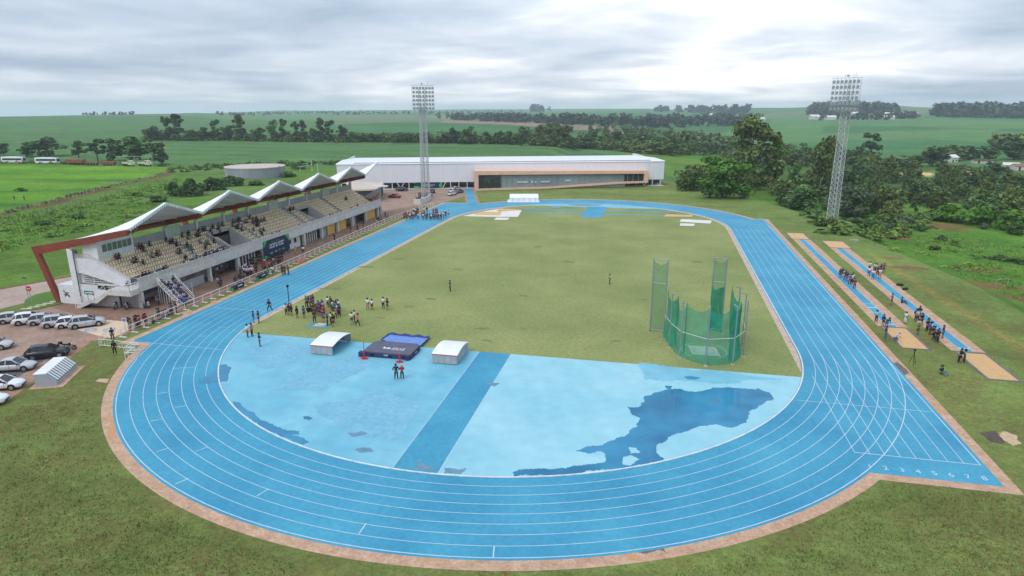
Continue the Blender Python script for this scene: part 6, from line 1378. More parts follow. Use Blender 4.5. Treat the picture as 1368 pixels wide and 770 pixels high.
    for s, nm in ((0, 'a'), (1, 'b')):
        a0, a1 = (B[0], B[1]) if s == 0 else (B[3], B[2]); t0, t1 = (T2[0], T2[1]) if s == 0 else (T2[3], T2[2])
        for u, v in ((.03, .42), (.42, .98)):
            k = MB(); q = [lerp(a0, a1, u), lerp(a0, a1, v), lerp(t0, t1, v), lerp(t0, t1, u)]; k.add(q if s == 0 else q[::-1], [(0, 1, 2, 3)]); out.setdefault('side_window', []).append(k)
        y = -Wh if s == 0 else Wh; sg = -1 if s == 0 else 1
        out.setdefault('mirror', []).append(MB().box(xf0 - .25, min(y, y + sg * .2), belt + .0, xf0 - .08, max(y, y + sg * .2), belt + .16))
        out.setdefault('headlight', []).append(MB().add([(Lh * .93, y * .88, .58), (Lh * 1.003, y * .62, .58), (Lh * .985, y * .58, .72), (Lh * .86, y * .90, .76), (Lh * .92, y * .86, .60)], [(0, 1, 2, 3), (3, 2, 1, 0)]))
        out.setdefault('tail_light', []).append(MB().box(-Lh * 1.0, min(y * .62, y * .93), belt - .32, -Lh * .93, max(y * .62, y * .93), belt - .06))
        out.setdefault('door_seam', []).append(MB().box(-.06, min(y, y + sg * .006) , zb + .1, -.035, max(y, y + sg * .006), belt - .03).box(xf0 - .35, min(y, y + sg * .006), zb + .1, xf0 - .33, max(y, y + sg * .006), belt - .05))
        for wx in (-.62 * Lh, .62 * Lh):
            r = .33 if style != 'suv' else .36; y0_ = y * 1.005 - sg * .21
            out.setdefault('tyre', []).append((MB().tube((wx, y0_, r), (wx, y * 1.01, r), r, 16), MB().tube((wx, y * .98, r), (wx, y * 1.018, r), r * .62, 10)))
            out.setdefault('wheel_arch', []).append(MB().tube((wx, y * .9, r + .02), (wx, y * 1.004, r + .02), r * 1.17, 14))
    out['front_grille'] = MB().box(Lh * .96, -Wh * .5, .36, Lh * 1.01, Wh * .5, .50); out['number_plate'] = MB().box(-Lh * 1.012, -.22, .58, -Lh * .99, .22, .70)
    out['sill'] = MB().box(-Lh * .8, -Wh * .93, .18, Lh * .85, Wh * .93, zb + .02)
    C = {}
    for k_, v in out.items():
        if k_ == 'tyre': C['tyre'] = [(a.mesh('tyre', m_tyre), b.mesh('rim', m_rim)) for a, b in v]
        elif isinstance(v, list): C[k_] = [q.mesh(k_, {'side_window': m_gw, 'headlight': m_headl, 'tail_light': m_tail, 'door_seam': m_trim, 'wheel_arch': m_trim, 'mirror': m_trim}[k_]) for q in v]
        else: C[k_] = v.mesh(k_, {'windscreen': m_gw, 'rear_window': m_gw, 'front_grille': m_trim, 'number_plate': m_plate, 'sill': m_trim}.get(k_, p_white), None, k_ in ('body', 'roof'))
    for k_ in ('body', 'roof', 'pillar'): C[k_].materials.clear(); C[k_].materials.append(p_white)
    CARS[style] = C; return C
def car(x, y, rz, style, p, label, group='cars in the car park', z=.012, sc=1.):
    C = car_parts(style); t = thing('parked_car', label, 'car', (x, y, z), rz, group); t.scale = (sc, sc, sc)
    def one(n, me, par=None):
        o = obj(n, me, par or t)
        if n in ('body', 'roof', 'pillar'): o.material_slots[0].link = 'OBJECT'; o.material_slots[0].material = p
        return o
    for n, v in C.items():
        if n == 'tyre':
            for a, b in v: w = one('wheel', a); one('rim', b, w)
        elif isinstance(v, list):
            for q in v: one(n, q)
        else: one(n, v)
    return t
row = [(20, 433, 'hatch', p_silver, 'leftmost silver hatchback of the row by the grass island'), (42, 434.5, 'suv', p_white, 'white high roofed car, second in the row from the left'), (60, 435, 'hatch', p_silver, 'pale silver car third in the row of six'), (80, 438, 'suv', p_silver, 'silver grey car with tall red tail lamps, fourth in the row'), (97, 439, 'hatch', p_white, 'white hatchback half hidden behind the rightmost silver car'), (117, 439, 'suv', p_silver, 'large silver car at the right end of the row of six')]
for i, (x, y, st_, p, lb) in enumerate(row):
    P = at(x, y - 3.0); car(P.x, P.y, R(44), st_, p, lb, 'row of six cars by the grandstand')
P = at(63, 478); car(P.x, P.y + .2, R(33), 'suv', p_black, 'black car parked alone beside the motorcycle')
P = at(18, 496.5); car(P.x - .3, P.y + .4, R(23), 'sedan', p_silver, 'silver saloon parked just behind the white slatted shelter')
P = at(1, 521); car(P.x - .2, P.y + .3, R(22), 'sedan', p_white, 'white saloon cut by the left picture edge below the silver one')
P = at(-18, 540); car(P.x, P.y, R(22), 'hatch', p_white, 'white car at the lower left edge, only its front corner in view')
P = at(-9, 466); car(P.x, P.y, R(22), 'sedan', p_silver, 'silver car at the left edge above the black car')
far_g = 'cars in the yard before the hall'
for x, y, rz, st_, p, lb in [(527, 264.5, 172, 'sedan', p_red, 'dark red saloon in the yard beside the grandstand'), (537, 255.5, 10, 'suv', p_black, 'black car under the hall edge behind the red one'), (563, 262.5, 120, 'hatch', p_grey, 'dark grey car left behind the floodlight mast foot'), (573, 262, 120, 'sedan', p_grey, 'grey car right behind the floodlight mast foot'), (578, 258, 110, 'hatch', p_black, 'black car farthest behind the mast foot'),
        (604, 261, 75, 'hatch', p_white, 'nearest white car of the column beside the blue path'), (606, 257.5, 75, 'suv', p_white, 'second white car of the column beside the blue path'), (609, 254.5, 75, 'hatch', p_silver, 'silver car at the far end of the white column'), (613, 258, 75, 'sedan', p_grey, 'grey car right of the white column')]:
    P = at(x, y); car(P.x, P.y, R(rz), st_, p, lb, far_g)
MOTO = {}
def moto(x, y, rz, col, label):
    t = thing('motorcycle', label, 'motorcycle', (x, y, .012), rz, 'motorcycles by the grandstand')
    if not MOTO:
        for nm, wx in (('rear', -.62), ('front', .66)): MOTO[nm] = (MB().tube((wx, -.055, .3), (wx, .055, .3), .30, 16).mesh('wheel', m_tyre), MB().tube((wx, -.06, .3), (wx, .06, .3), .20, 10).mesh('rim', m_rim))
        MOTO['frame'] = MB().obox((-.6, 0, .32), (.1, 0, .42), .12, .1).obox((.05, 0, .35), (.42, 0, .85), .1, .08).obox((-.5, 0, .4), (-.35, 0, .72), .14, .08).mesh('frame', m_trim)
        MOTO['engine'] = MB().box(-.18, -.16, .24, .22, .16, .55).mesh('engine', m_grey)
        MOTO['tank'] = MB().loft([[(-.08, -.10, .68), (-.08, .10, .68), (-.08, .08, .84), (-.08, -.08, .84)], [(.15, -.15, .66), (.15, .15, .66), (.15, .11, .93), (.15, -.11, .93)], [(.38, -.09, .72), (.38, .09, .72), (.38, .06, .90), (.38, -.06, .90)]]).mesh('tank', p_black)
        MOTO['seat'] = MB().loft([[(-.72, -.10, .80), (-.72, .10, .80), (-.72, .09, .88), (-.72, -.09, .88)], [(-.4, -.15, .72), (-.4, .15, .72), (-.4, .13, .82), (-.4, -.13, .82)], [(-.05, -.12, .70), (-.05, .12, .70), (-.05, .1, .80), (-.05, -.1, .80)]]).mesh('seat', m_black)
        MOTO['fork'] = MB().tube((.66, -.1, .3), (.42, -.08, .95), .03, 6).tube((.66, .1, .3), (.42, .08, .95), .03, 6).mesh('fork', m_rim)
        MOTO['handlebar'] = MB().path([(.32, -.38, 1.06), (.40, -.15, 1.02), (.40, .15, 1.02), (.32, .38, 1.06)], .02, 5).mesh('handlebar', m_trim)
        MOTO['headlamp'] = MB().tube((.46, 0, .88), (.56, 0, .88), .10, 10).mesh('headlamp', m_headl); MOTO['mudguard'] = MB().box(.42, -.07, .60, .9, .07, .64).mesh('mudguard', p_black); MOTO['exhaust'] = MB().tube((-.1, -.18, .28), (-.8, -.2, .36), .05, 7).mesh('exhaust', m_rim); MOTO['luggage_box'] = MB().box(-1.0, -.18, .84, -.66, .18, 1.12).mesh('luggage_box', m_black)
    for n, v in MOTO.items():
        if n in ('rear', 'front'): w = obj('wheel', v[0], t); obj('rim', v[1], w)
        else:
            if n == 'luggage_box' and col is p_red: continue
            o = obj(n, v, t)
            if n in ('tank', 'mudguard'): o.material_slots[0].link = 'OBJECT'; o.material_slots[0].material = col
for x, y, rz, c, lb in [(155, 412, -60, p_red, 'red motorcycle under the stairs of the grandstand, left one'), (170, 412.5, -60, p_red, 'red motorcycle under the stairs of the grandstand, right one'), (192, 411, -40, p_red, 'dark red motorcycle just right of the first grandstand column'), (198, 411, -35, p_white, 'white faired motorcycle right of the first grandstand column'), (92, 468, 20, p_black, 'black motorcycle parked at the nose of the black car')]:
    P = at(x, y); moto(P.x, P.y, R(rz), c, lb)
# buses and farm trucks
m_busg = mat('bus_glass', (.02, .022, .025), rough=.1, spec=.6); p_bus = mat('bus_white', (.66, .68, .70), rough=.3, var=.05, sc=.3); m_busr = mat('bus_red', (.35, .02, .03), rough=.4, var=.1); m_busb = mat('bus_blue', (.08, .12, .30), rough=.4, var=.1)
def bus(P, rz, label):
    t = thing('bus', label, 'bus', tuple(P), rz, 'white buses beyond the pasture'); L_, W_, H_ = 6.4, 1.27, 3.35
    part(t, 'body', MB().loft([[(x, -w, z0), (x, w, z0), (x, w, 2.9), (x, w * .86, H_), (x, -w * .86, H_), (x, -w, 2.9)] for x, w, z0 in ((-L_, W_ * .95, .5), (-L_ + .3, W_, .42), (L_ - .4, W_, .42), (L_, W_ * .92, .5))]), p_bus)
    part(t, 'roof_unit', MB().box(-3.5, -.8, H_, 3.5, .8, H_ + .2), p_bus)
    for i in range(7):
        for s in (-1, 1): part(t, 'window', MB().box(-L_ + .9 + i * 1.62, s * W_ - .03, 1.65, -L_ + 2.45 + i * 1.62, s * W_ + .02, 2.65), m_busg)
    part(t, 'windscreen', MB().box(L_ - .05, -1.05, 1.3, L_ + .03, 1.05, 2.75), m_busg)
    for x in (-3.6, 4.0):
        for s in (-1, 1): part(t, 'wheel', MB().tube((x, s * W_ - s * .25, .48), (x, s * W_ + s * .02, .48), .48, 14), m_tyre)
    for x, m_, w, h in ((-2.6, m_busb, .8, .8), (2.4, m_busr, .9, .9), (3.0, m_busr, .5, 1.1)):
        part(t, 'swoosh', MB().add([(x - w, -W_ - .012, .6), (x, -W_ - .012, .55), (x + w, -W_ - .012, .55 + h), (x + w * .3, -W_ - .012, .5 + h)], [(0, 1, 2, 3)]), m_)
a = at(21, 218.6); b = at(64, 219); dd_ = (b - a); rzb = math.atan2(dd_.y, dd_.x)
bus(at(19, 218), rzb, 'white bus cut by the left picture edge beyond the pasture'); bus(at(64, 219), rzb, 'white bus right of the other one, beyond the pasture')
m_rust = mat('rust_paint', (.24, .075, .05), rough=.8, c2=(.33, .13, .09), sc=.8, var=.2); m_cab = mat('cab_cream', (.60, .60, .42), rough=.5, var=.08)
def implement(P, rz, L_, H_, label):
    t = thing('farm_trailer', label, 'farm machine', tuple(P), rz, 'rusty farm machines'); part(t, 'hopper', MB().loft([[(-L_, -1.2, .9), (L_, -1.2, .9), (L_, 1.2, .9), (-L_, 1.2, .9)], [(-L_ * 1.05, -1.4, H_), (L_ * 1.05, -1.4, H_), (L_ * 1.05, 1.4, H_), (-L_ * 1.05, 1.4, H_)]]), m_rust); part(t, 'drawbar', MB().box(L_, -.1, .8, L_ + 1.8, .1, .95), m_rust)
    for x in (-L_ * .5, L_ * .5):
        for s in (-1, 1): part(t, 'wheel', MB().tube((x, s * 1.1, .5), (x, s * 1.4, .5), .5, 10), m_tyre)
    part(t, 'rib', MB().box(-L_ * 1.06, -1.46, H_ - .2, L_ * 1.06, -1.38, H_), m_rust)
implement(at(102, 220), rzb, 4.6, 2.8, 'tall rusty red trailer right of the buses'); implement(at(124, 221), rzb, 3.4, 1.6, 'low rusty red machine between the trailer and the trucks'); implement(at(146, 221.5), rzb, 3.6, 2.1, 'rusty red machine left of the pale trucks')
def truck(P, rz, label):
    t = thing('farm_truck', label, 'truck', tuple(P), rz, 'pale farm trucks'); part(t, 'cab', MB().loft([[(x, -1.15, .7), (x, 1.15, .7), (x, 1.15, zt_), (x, -1.15, zt_)] for x, zt_ in ((1.6, 2.9), (3.0, 2.9), (3.5, 1.9), (4.2, 1.7))]), m_cab); part(t, 'bed', MB().box(-4.2, -1.2, .9, 1.5, 1.2, 1.15), m_trim); part(t, 'side_board', MB().box(-4.2, -1.25, 1.15, 1.4, -1.18, 2.0), m_cab); part(t, 'side_board', MB().box(-4.2, 1.18, 1.15, 1.4, 1.25, 2.0), m_cab)
    part(t, 'window', MB().box(1.9, -1.18, 1.9, 3.0, -1.14, 2.6), m_gw); part(t, 'windscreen', MB().quad((3.05, -1.0, 2.75), (3.05, 1.0, 2.75), (3.5, 1.0, 1.95), (3.5, -1.0, 1.95)), m_gw)
    for x in (-3.0, -1.8, 3.0):
        for s in (-1, 1): part(t, 'wheel', MB().tube((x, s * .9, .5), (x, s * 1.2, .5), .5, 10), m_tyre)
truck(at(172, 222), rzb - .5, 'pale cream truck on the left under the pole frame'); truck(at(194, 222), rzb - .4, 'pale cream truck on the right under the pole frame')
P = at(181, 223); t = thing('pole_frame', 'tall bare pole frame over the pale farm trucks', 'frame', tuple(P), rzb)
for x in (-9.5, 9.5, 0): part(t, 'pole', MB().tube((x, 0, -.3), (x, 0, 5.2), .16, 6), m_post)
part(t, 'crossbeam', MB().tube((-9.6, 0, 5.2), (9.6, 0, 5.2), .13, 6), m_post)
# ================================================================ PEOPLE
def skin_mesh(name, V, E_, m, sub=1, root=0):
    """one continuous surface grown round connected joints: V = [(x, y, z, radius)]"""
    me = bpy.data.meshes.new(name); me.from_pydata([v[:3] for v in V], E_, []); o = bpy.data.objects.new(name, me); COL.objects.link(o)
    md = o.modifiers.new('skin', 'SKIN'); md.use_smooth_shade = True
    for i, v in enumerate(V):
        r = v[3]; r = r if isinstance(r, tuple) else (r, r); me.skin_vertices[0].data[i].radius = r; me.skin_vertices[0].data[i].use_root = (i == root)
    if sub: s = o.modifiers.new('sub', 'SUBSURF'); s.levels = sub
    dg = bpy.context.evaluated_depsgraph_get(); r = bpy.data.meshes.new_from_object(o.evaluated_get(dg)); r.name = name; bpy.data.objects.remove(o); bpy.data.meshes.remove(me)
    r.materials.clear(); r.materials.append(m); return r
m_skin = mat('skin', (.30, .165, .105), rough=.6, var=.06, sc=6, rnd_obj=.45); m_hair = mat('hair', (.016, .012, .010), rough=.8, var=.3, sc=8, rnd_obj=.4); m_shoe = mat('shoe', (.05, .05, .055), rough=.7, var=.3); m_cloth = mat('cloth', (.5, .5, .5), rough=.85)
POSE = {}
def pose(name):
    if name in POSE: return POSE[name]
    # joints per side (s = -1 left, +1 right as seen from behind); person faces +y
    sit = name in ('sit', 'ground'); hipz = {'sit': .50, 'ground': .16, 'crouch': .40}.get(name, .93); lean = {'walk': .05, 'bend': .42, 'crouch': .30, 'sit': .08}.get(name, .0)
    P = Vector((0, 0, hipz)); sp = Vector((0, lean * .45, .21)); ch = Vector((0, lean * .55, .20))
    if name == 'bend': sp = Vector((0, .14, .17)); ch = Vector((0, .17, .12))
    spine = P + sp; chest = spine + ch; neck = chest + Vector((0, lean * .25 + .01, .13)); head = neck + Vector((0, .02 + lean * .2, .13)); crown = head + Vector((0, .01, .085))
    V = [(*P, .125), (*spine, .115), (*chest, .125), (*neck, .052), (*head, .092), (*crown, .070)]; E_ = [(0, 1), (1, 2), (2, 3), (3, 4), (4, 5)]
    f = Vector((0, 1, 0)); V.append((*(head + f * .098 + Vector((0, 0, -.015))), .016)); E_.append((4, 6)); V.append((*(head + f * .075 + Vector((0, 0, -.065))), .030)); E_.append((4, 7))
    for s in (-1, 1): V.append((*(head + Vector((s * .092, -.005, -.01))), .018)); E_.append((4, len(V) - 1))
    arms = {}; legs = {}
    for s in (-1, 1):
        sh = chest + Vector((s * .175, 0, .055))
        el, wr = {'stand': (sh + Vector((s * .045, -.02, -.28)), sh + Vector((s * .055, .06, -.52))), 'hips': (sh + Vector((s * .14, -.06, -.25)), sh + Vector((s * .02, .05, -.42))), 'cross': (sh + Vector((s * .05, .05, -.27)), sh + Vector((-s * .10, .20, -.25))),
                  'walk': (sh + Vector((s * .05, s * .10, -.27)), sh + Vector((s * .05, s * .24 + .04, -.46))), 'phone': (sh + Vector((s * .05, .06, -.26)), sh + Vector((s * .00, .26, -.16)) if s > 0 else sh + Vector((s * .06, .06, -.50))), 'bend': (sh + Vector((s * .03, .08, -.27)), sh + Vector((s * .0, .14, -.50))),
                  'crouch': (sh + Vector((s * .06, .12, -.24)), sh + Vector((s * .0, .32, -.30))), 'sit': (sh + Vector((s * .06, .04, -.27)), sh + Vector((s * .0, .25, -.34))), 'ground': (sh + Vector((s * .08, -.06, -.25)), sh + Vector((s * .04, .15, -.33))), 'wave': (sh + Vector((s * .10, .05, -.22)), sh + Vector((s * .06, .28, -.05)))}[name]
        b = len(V); V += [(*sh, .066), (*el, .043), (*wr, .030)]; E_ += [(2, b), (b, b + 1), (b + 1, b + 2)]; d = (wr - el).normalized(); sd = Vector((s, 0, 0)) - d * d.dot(Vector((s, 0, 0))); sd = sd.normalized() if sd.length > .1 else Vector((0, 1, 0)); nn_ = d.cross(sd)
        pm = wr + d * .075; V.append((*pm, .034)); E_.append((b + 2, b + 3)); q = b + 3
        for j, (o_, l_) in enumerate(((-.026, .075), (-.009, .085), (.009, .08), (.026, .062))):
            a0 = pm + sd * o_ + d * .03; a1 = a0 + d * l_ * .55 + nn_ * .010; a2 = a1 + d * l_ * .4 + nn_ * .028; k = len(V); V += [(*a0, .010), (*a1, .009), (*a2, .0075)]; E_ += [(q, k), (k, k + 1), (k + 1, k + 2)]
        t0 = wr + d * .035 - sd * .032; t1 = t0 + d * .035 - sd * .018; k = len(V); V += [(*t0, .012), (*t1, .009)]; E_ += [(q, k), (k, k + 1)]
        arms[s] = (sh, el, wr)
        hp_ = P + Vector((s * .088, 0, -.04))
        kn, an = {'walk': (hp_ + Vector((0, s * .20 + .06, -.40)), hp_ + Vector((0, s * .34 - .06, -.80))), 'sit': (hp_ + Vector((s * .04, .42, .02)), hp_ + Vector((s * .05, .44, -.40))), 'ground': (hp_ + Vector((s * .14, .36, .24)), hp_ + Vector((s * .06, .60, -.06))), 'crouch': (hp_ + Vector((s * .12, .34, .10)), hp_ + Vector((s * .10, .16, -.30)))}.get(name, (hp_ + Vector((s * .03, .02, -.41)), hp_ + Vector((s * .05, -.01, -.82))))
        if name == 'bend': kn.y += .02
        an.z = max(an.z, .075); toe = an + Vector((s * .02, .16, -.035)); heel = an + Vector((0, -.05, -.035))
        b = len(V); V += [(*hp_, .088), (*kn, .056), (*hp_.lerp(kn, 1).lerp(an, .4), .056), (*an, .036), (*toe, .030)]; E_ += [(0, b), (b, b + 1), (b + 1, b + 2), (b + 2, b + 3), (b + 3, b + 4)]
        legs[s] = (hp_, kn, an, toe, heel)
    body = skin_mesh('body', V, E_, m_skin, 1)
    sv = [(*P, .150), (*spine, .142), (*chest, .155), (*(chest + Vector((0, 0, .10))), .085)]; se = [(0, 1), (1, 2), (2, 3)]
    for s in (-1, 1): sh, el, wr = arms[s]; b = len(sv); sv += [(*sh, .086), (*sh.lerp(el, .85), .062)]; se += [(2, b), (b, b + 1)]
    sl_ = list(sv); sle = list(se)
    for s in (-1, 1): sh, el, wr = arms[s]; b = len(sl_); k = 5 if s < 0 else 7; sl_ += [(*el, .056), (*el.lerp(wr, .92), .042)]; sle += [(k, b), (b, b + 1)]
    shirt = skin_mesh('shirt', sv, se, m_cloth, 1); jacket = skin_mesh('jacket', sl_, sle, m_cloth, 1)
    def lower(ln):
        v = [(*(P + Vector((0, 0, .06))), .148), (*P, .150)]; e = [(0, 1)]
        for s in (-1, 1):
            hp_, kn, an, toe, heel = legs[s]; b = len(v)
            if ln == 'shorts': v += [(*hp_, .108), (*hp_.lerp(kn, .85), .092)]; e += [(1, b), (b, b + 1)]
            else: v += [(*hp_, .106), (*kn, .074), (*kn.lerp(an, .92), .056)]; e += [(1, b), (b, b + 1), (b + 1, b + 2)]
        return skin_mesh('trousers' if ln != 'shorts' else 'shorts', v, e, m_cloth, 1)
    hv = [(*(head + Vector((0, -.02, .03))), .098), (*(crown + Vector((0, -.012, .006))), .080), (*(head + Vector((0, -.055, -.03))), .070)]
    hair = skin_mesh('hair', hv, [(0, 1), (0, 2)], m_hair, 1); cap = skin_mesh('cap', [(*(head + Vector((0, -.01, .045))), .100), (*(crown + Vector((0, -.01, .01))), .082), (*(head + Vector((0, .14, .045))), .045)], [(0, 1), (0, 2)], m_cloth, 1)
    shoes = [skin_mesh('shoe', [(*legs[s][4], .042), (*(legs[s][2] + Vector((0, .03, -.03))), .046), (*legs[s][3], .042)], [(0, 1), (1, 2)], m_shoe, 1) for s in (-1, 1)]
    POSE[name] = dict(body=body, shirt=shirt, jacket=jacket, trousers=lower('long'), shorts=lower('shorts'), hair=hair, cap=cap, shoes=shoes); return POSE[name]
CL = {'white': (.68, .68, .70), 'black': (.012, .012, .014), 'navy': (.028, .040, .125), 'blue': (.04, .11, .45), 'red': (.42, .025, .03), 'maroon': (.15, .02, .03), 'teal': (.02, .20, .23), 'green': (.03, .26, .07), 'yellow': (.62, .45, .05), 'orange': (.62, .22, .10), 'purple': (.14, .05, .22), 'grey': (.20, .20, .21), 'mint': (.26, .60, .54), 'lilac': (.52, .46, .66), 'pink': (.58, .22, .28), 'jeans': (.06, .09, .18), 'dark': (.028, .028, .034), 'cream': (.55, .48, .36), 'brown': (.16, .10, .07)}
def cloth(c): return mat('cloth_' + c, CL[c], rough=.85, var=.12, sc=9)
PH = {'stand': 'standing', 'hips': 'arms akimbo', 'cross': 'arms folded', 'walk': 'walking', 'phone': 'hand raised', 'bend': 'bending', 'crouch': 'crouching', 'sit': 'seated', 'ground': 'sitting', 'wave': 'arms raised'}
NP = [0]
def person(x, y, z, top, bottom, ps, rz, place, group, capc=None, long_=None, sc=None, shorts=None):
    rg = random.Random(NP[0] * 7919 + 11); NP[0] += 1
    Q = pose(ps); long_ = (top in ('black', 'navy', 'dark') and rg.random() < .45) if long_ is None else long_; shorts = (bottom in ('skin',) or rg.random() < .35) if shorts is None else shorts
    bt = 'dark' if bottom == 'skin' else bottom
    gw = 'shorts' if shorts else 'trousers'; tw = {'jeans': 'blue jeans'}.get(bt, f'{bt} {gw}') if not (bt == 'jeans' and not shorts) else 'blue jeans'
    lab = f"person in {top} {'jacket' if long_ else 'shirt'}, {tw}, {PH[ps]} {place}"
    o = obj('person', Q['body'], None, lab, 'person', group); o.location = (x, y, z); o.rotation_euler = (0, 0, rz); s = sc or rg.uniform(.95, 1.05); o.scale = (s * 1.10, s * 1.10, s * 1.03)
    def ch(n, me, m=None):
        c = obj(n, me, o)
        if m: c.material_slots[0].link = 'OBJECT'; c.material_slots[0].material = m
    ch('jacket' if long_ else 'shirt', Q['jacket' if long_ else 'shirt'], cloth(top)); ch(gw, Q[gw], cloth(bt))
    if capc: ch('cap', Q['cap'], cloth(capc)); o['label'] = lab.replace(', ', f', {capc} cap, ', 1)
    else: ch('hair', Q['hair'])
    for q in Q['shoes']: ch('shoe', q)
    return o
def group_px(f, lst, place, group, face=None, z=.02, jitter=0):
    for it in lst:
        x, y, top, bot = it[:4]; ps = it[4] if len(it) > 4 else None; kw = it[5] if len(it) > 5 else {}
        rg = random.Random(int(x * 31 + y * 17)); ps = ps or rg.choice(('stand', 'stand', 'hips', 'cross', 'phone', 'stand')); P = at(*f(x, y))
        if face is None: rz = rg.uniform(0, 6.28)
        else: rz = math.atan2(face[1] - P.y, face[0] - P.x) - math.pi / 2 + rg.uniform(-.5, .5)
        person(P.x, P.y, max(z, P.z + z), top, bot, ps, rz, place, group, **kw)
F1 = lambda x, y: (320 + x / 6.514, 385 + y / 6.514); c1 = at(424, 435)
group_px(F1, [(583, 168, 'green', 'dark'), (604, 163, 'navy', 'navy'), (625, 167, 'purple', 'dark'), (642, 155, 'dark', 'dark'), (655, 302, 'dark', 'black'), (672, 240, 'red', 'black'), (690, 205, 'blue', 'navy'), (703, 225, 'navy', 'black'), (722, 200, 'blue', 'black'), (733, 212, 'pink', 'black'), (735, 262, 'red', 'dark'), (732, 300, 'blue', 'black', 'bend'), (768, 328, 'black', 'dark'), (798, 318, 'white', 'black'),
              (815, 338, 'black', 'skin'), (828, 300, 'yellow', 'black'), (838, 268, 'grey', 'black'), (770, 172, 'white', 'navy'), (795, 172, 'maroon', 'dark'), (806, 195, 'black', 'black'), (818, 205, 'white', 'dark'), (828, 218, 'teal', 'black'), (845, 200, 'black', 'dark'), (862, 240, 'white', 'navy'), (872, 248, 'navy', 'maroon'), (850, 225, 'teal', 'jeans'), (862, 205, 'white', 'jeans'), (645, 235, 'dark', 'dark'), (660, 250, 'brown', 'black'), (700, 245, 'navy', 'dark')], 'by the shot put circle', 'crowd around the shot put circle', (c1.x, c1.y))
group_px(F1, [(600, 212, 'black', 'black', 'ground'), (625, 208, 'dark', 'black', 'ground')], 'behind the shot put crowd', 'crowd around the shot put circle')
group_px(F1, [(408, 235, 'white', 'dark'), (432, 235, 'dark', 'black'), (455, 242, 'black', 'black'), (503, 260, 'black', 'dark'), (562, 262, 'blue', 'black')], 'left of the shot crowd', 'people at the mast beside the track', (c1.x, c1.y))
group_px(F1, [(265, 203, 'black', 'black', 'walk', {'long_': True, 'shorts': False})], 'crossing the blue track', 'people on the blue track')
group_px(F1, [(125, 303, 'navy', 'jeans'), (168, 306, 'dark', 'dark', 'phone'), (72, 430, 'white', 'jeans', None, {'shorts': False}), (110, 420, 'grey', 'dark'), (178, 508, 'dark', 'jeans', 'cross', {'shorts': False})], 'at the infield left corner', 'people at the left corner of the infield', (-20, 0))
group_px(F1, [(1118, 190, 'white', 'pink', None, {'shorts': True}), (1156, 192, 'white', 'dark', None, {'shorts': True}), (1253, 180, 'white', 'black', None, {'shorts': False}), (1289, 192, 'black', 'dark')], 'right of the infield crowd', 'people on the infield', (c1.x, c1.y))
group_px(F1, [(980, 315, 'white', 'dark', 'walk'), (1003, 300, 'white', 'black'), (1030, 332, 'orange', 'black', 'walk')], 'right of the shot crowd', 'three people walking on the infield')
group_px(lambda x, y: (x, y), [(601.4, 389.5, 'navy', 'dark')], 'alone mid infield', 'people on the infield'); group_px(lambda x, y: (x, y), [(814.5, 380, 'yellow', 'dark')], 'alone right of mid infield', 'people on the infield')
group_px(lambda x, y: (400 + x / 5.262, 430 + y / 5.262), [(682, 406, 'dark', 'black', 'hips', {'long_': True, 'shorts': False}), (723, 403, 'red', 'black', 'cross', {'capc': 'white', 'long_': True, 'shorts': False})], 'before the navy landing mat', 'two people before the landing mat', (-11, -10))
F2 = lambda x, y: (1100 + x / 8.55, 340 + y / 8.55)
group_px(F2, [(185, 272, 'navy', 'navy', None, {'shorts': True}), (210, 262, 'navy', 'black'), (243, 305, 'navy', 'dark'), (265, 315, 'navy', 'blue'), (296, 350, 'blue', 'dark'), (318, 345, 'white', 'maroon'), (330, 325, 'cream', 'navy'), (350, 395, 'navy', 'navy')], 'on the inner jump runway', 'athletes queueing on the inner runway', (51, 0))
group_px(F2, [(515, 252, 'white', 'navy', None, {'shorts': True}), (522, 190, 'white', 'dark'), (562, 286, 'white', 'blue'), (580, 205, 'mint', 'dark'), (600, 215, 'cream', 'dark'), (613, 245, 'maroon', 'black'), (650, 218, 'navy', 'navy'), (683, 215, 'brown', 'dark'), (638, 278, 'white', 'pink', None, {'shorts': True})], 'on the outer jump runway', 'athletes queueing on the outer runway', (56, 0))
group_px(F2, [(775, 580, 'blue', 'navy', None, {'shorts': True})], 'between the two runways', 'people between the runways'); group_px(F2, [(893, 556, 'navy', 'dark', 'ground')], 'on the outer runway paving', 'people between the runways')
F3 = lambda x, y: (1150 + x / 6.417, 400 + y / 6.417)
group_px(F3, [(128, 196, 'mint', 'black', 'hips', {'shorts': False}), (187, 232, 'dark', 'black'), (215, 250, 'navy', 'navy', 'bend'), (207, 342, 'navy', 'jeans', None, {'shorts': False}), (283, 358, 'lilac', 'jeans', 'crouch', {'capc': 'white'})], 'beside the inner sand pit', 'officials at the inner sand pit', (51, 6))
group_px(F3, [(378, 208, 'white', 'white', None, {'shorts': False})], 'at the inner pit board', 'officials at the inner sand pit', (51, 14))
group_px(F3, [(466, 185, 'black', 'dark'), (480, 192, 'cream', 'dark'), (495, 165, 'dark', 'navy'), (517, 222, 'black', 'dark'), (482, 305, 'green', 'black', None, {'capc': 'cream'}), (487, 278, 'cream', 'dark'), (562, 280, 'dark', 'dark'), (570, 262, 'maroon', 'dark'), (585, 304, 'blue', 'dark'), (597, 300, 'white', 'jeans'), (607, 345, 'black', 'black'), (622, 340, 'brown', 'dark'), (642, 374, 'black', 'dark'), (655, 362, 'navy', 'dark'), (697, 332, 'navy', 'navy')], 'along the outer runway', 'people along the outer runway', (57, 8))
group_px(F3, [(832, 543, 'black', 'black', 'bend'), (848, 540, 'black', 'dark'), (880, 546, 'mint', 'dark', None, {'shorts': False})], 'at the outer sand pit', 'officials at the outer sand pit', (57, 0))
group_px(F3, [(688, 640, 'dark', 'teal', 'ground')], 'alone below the sand pits', 'people between the runways')
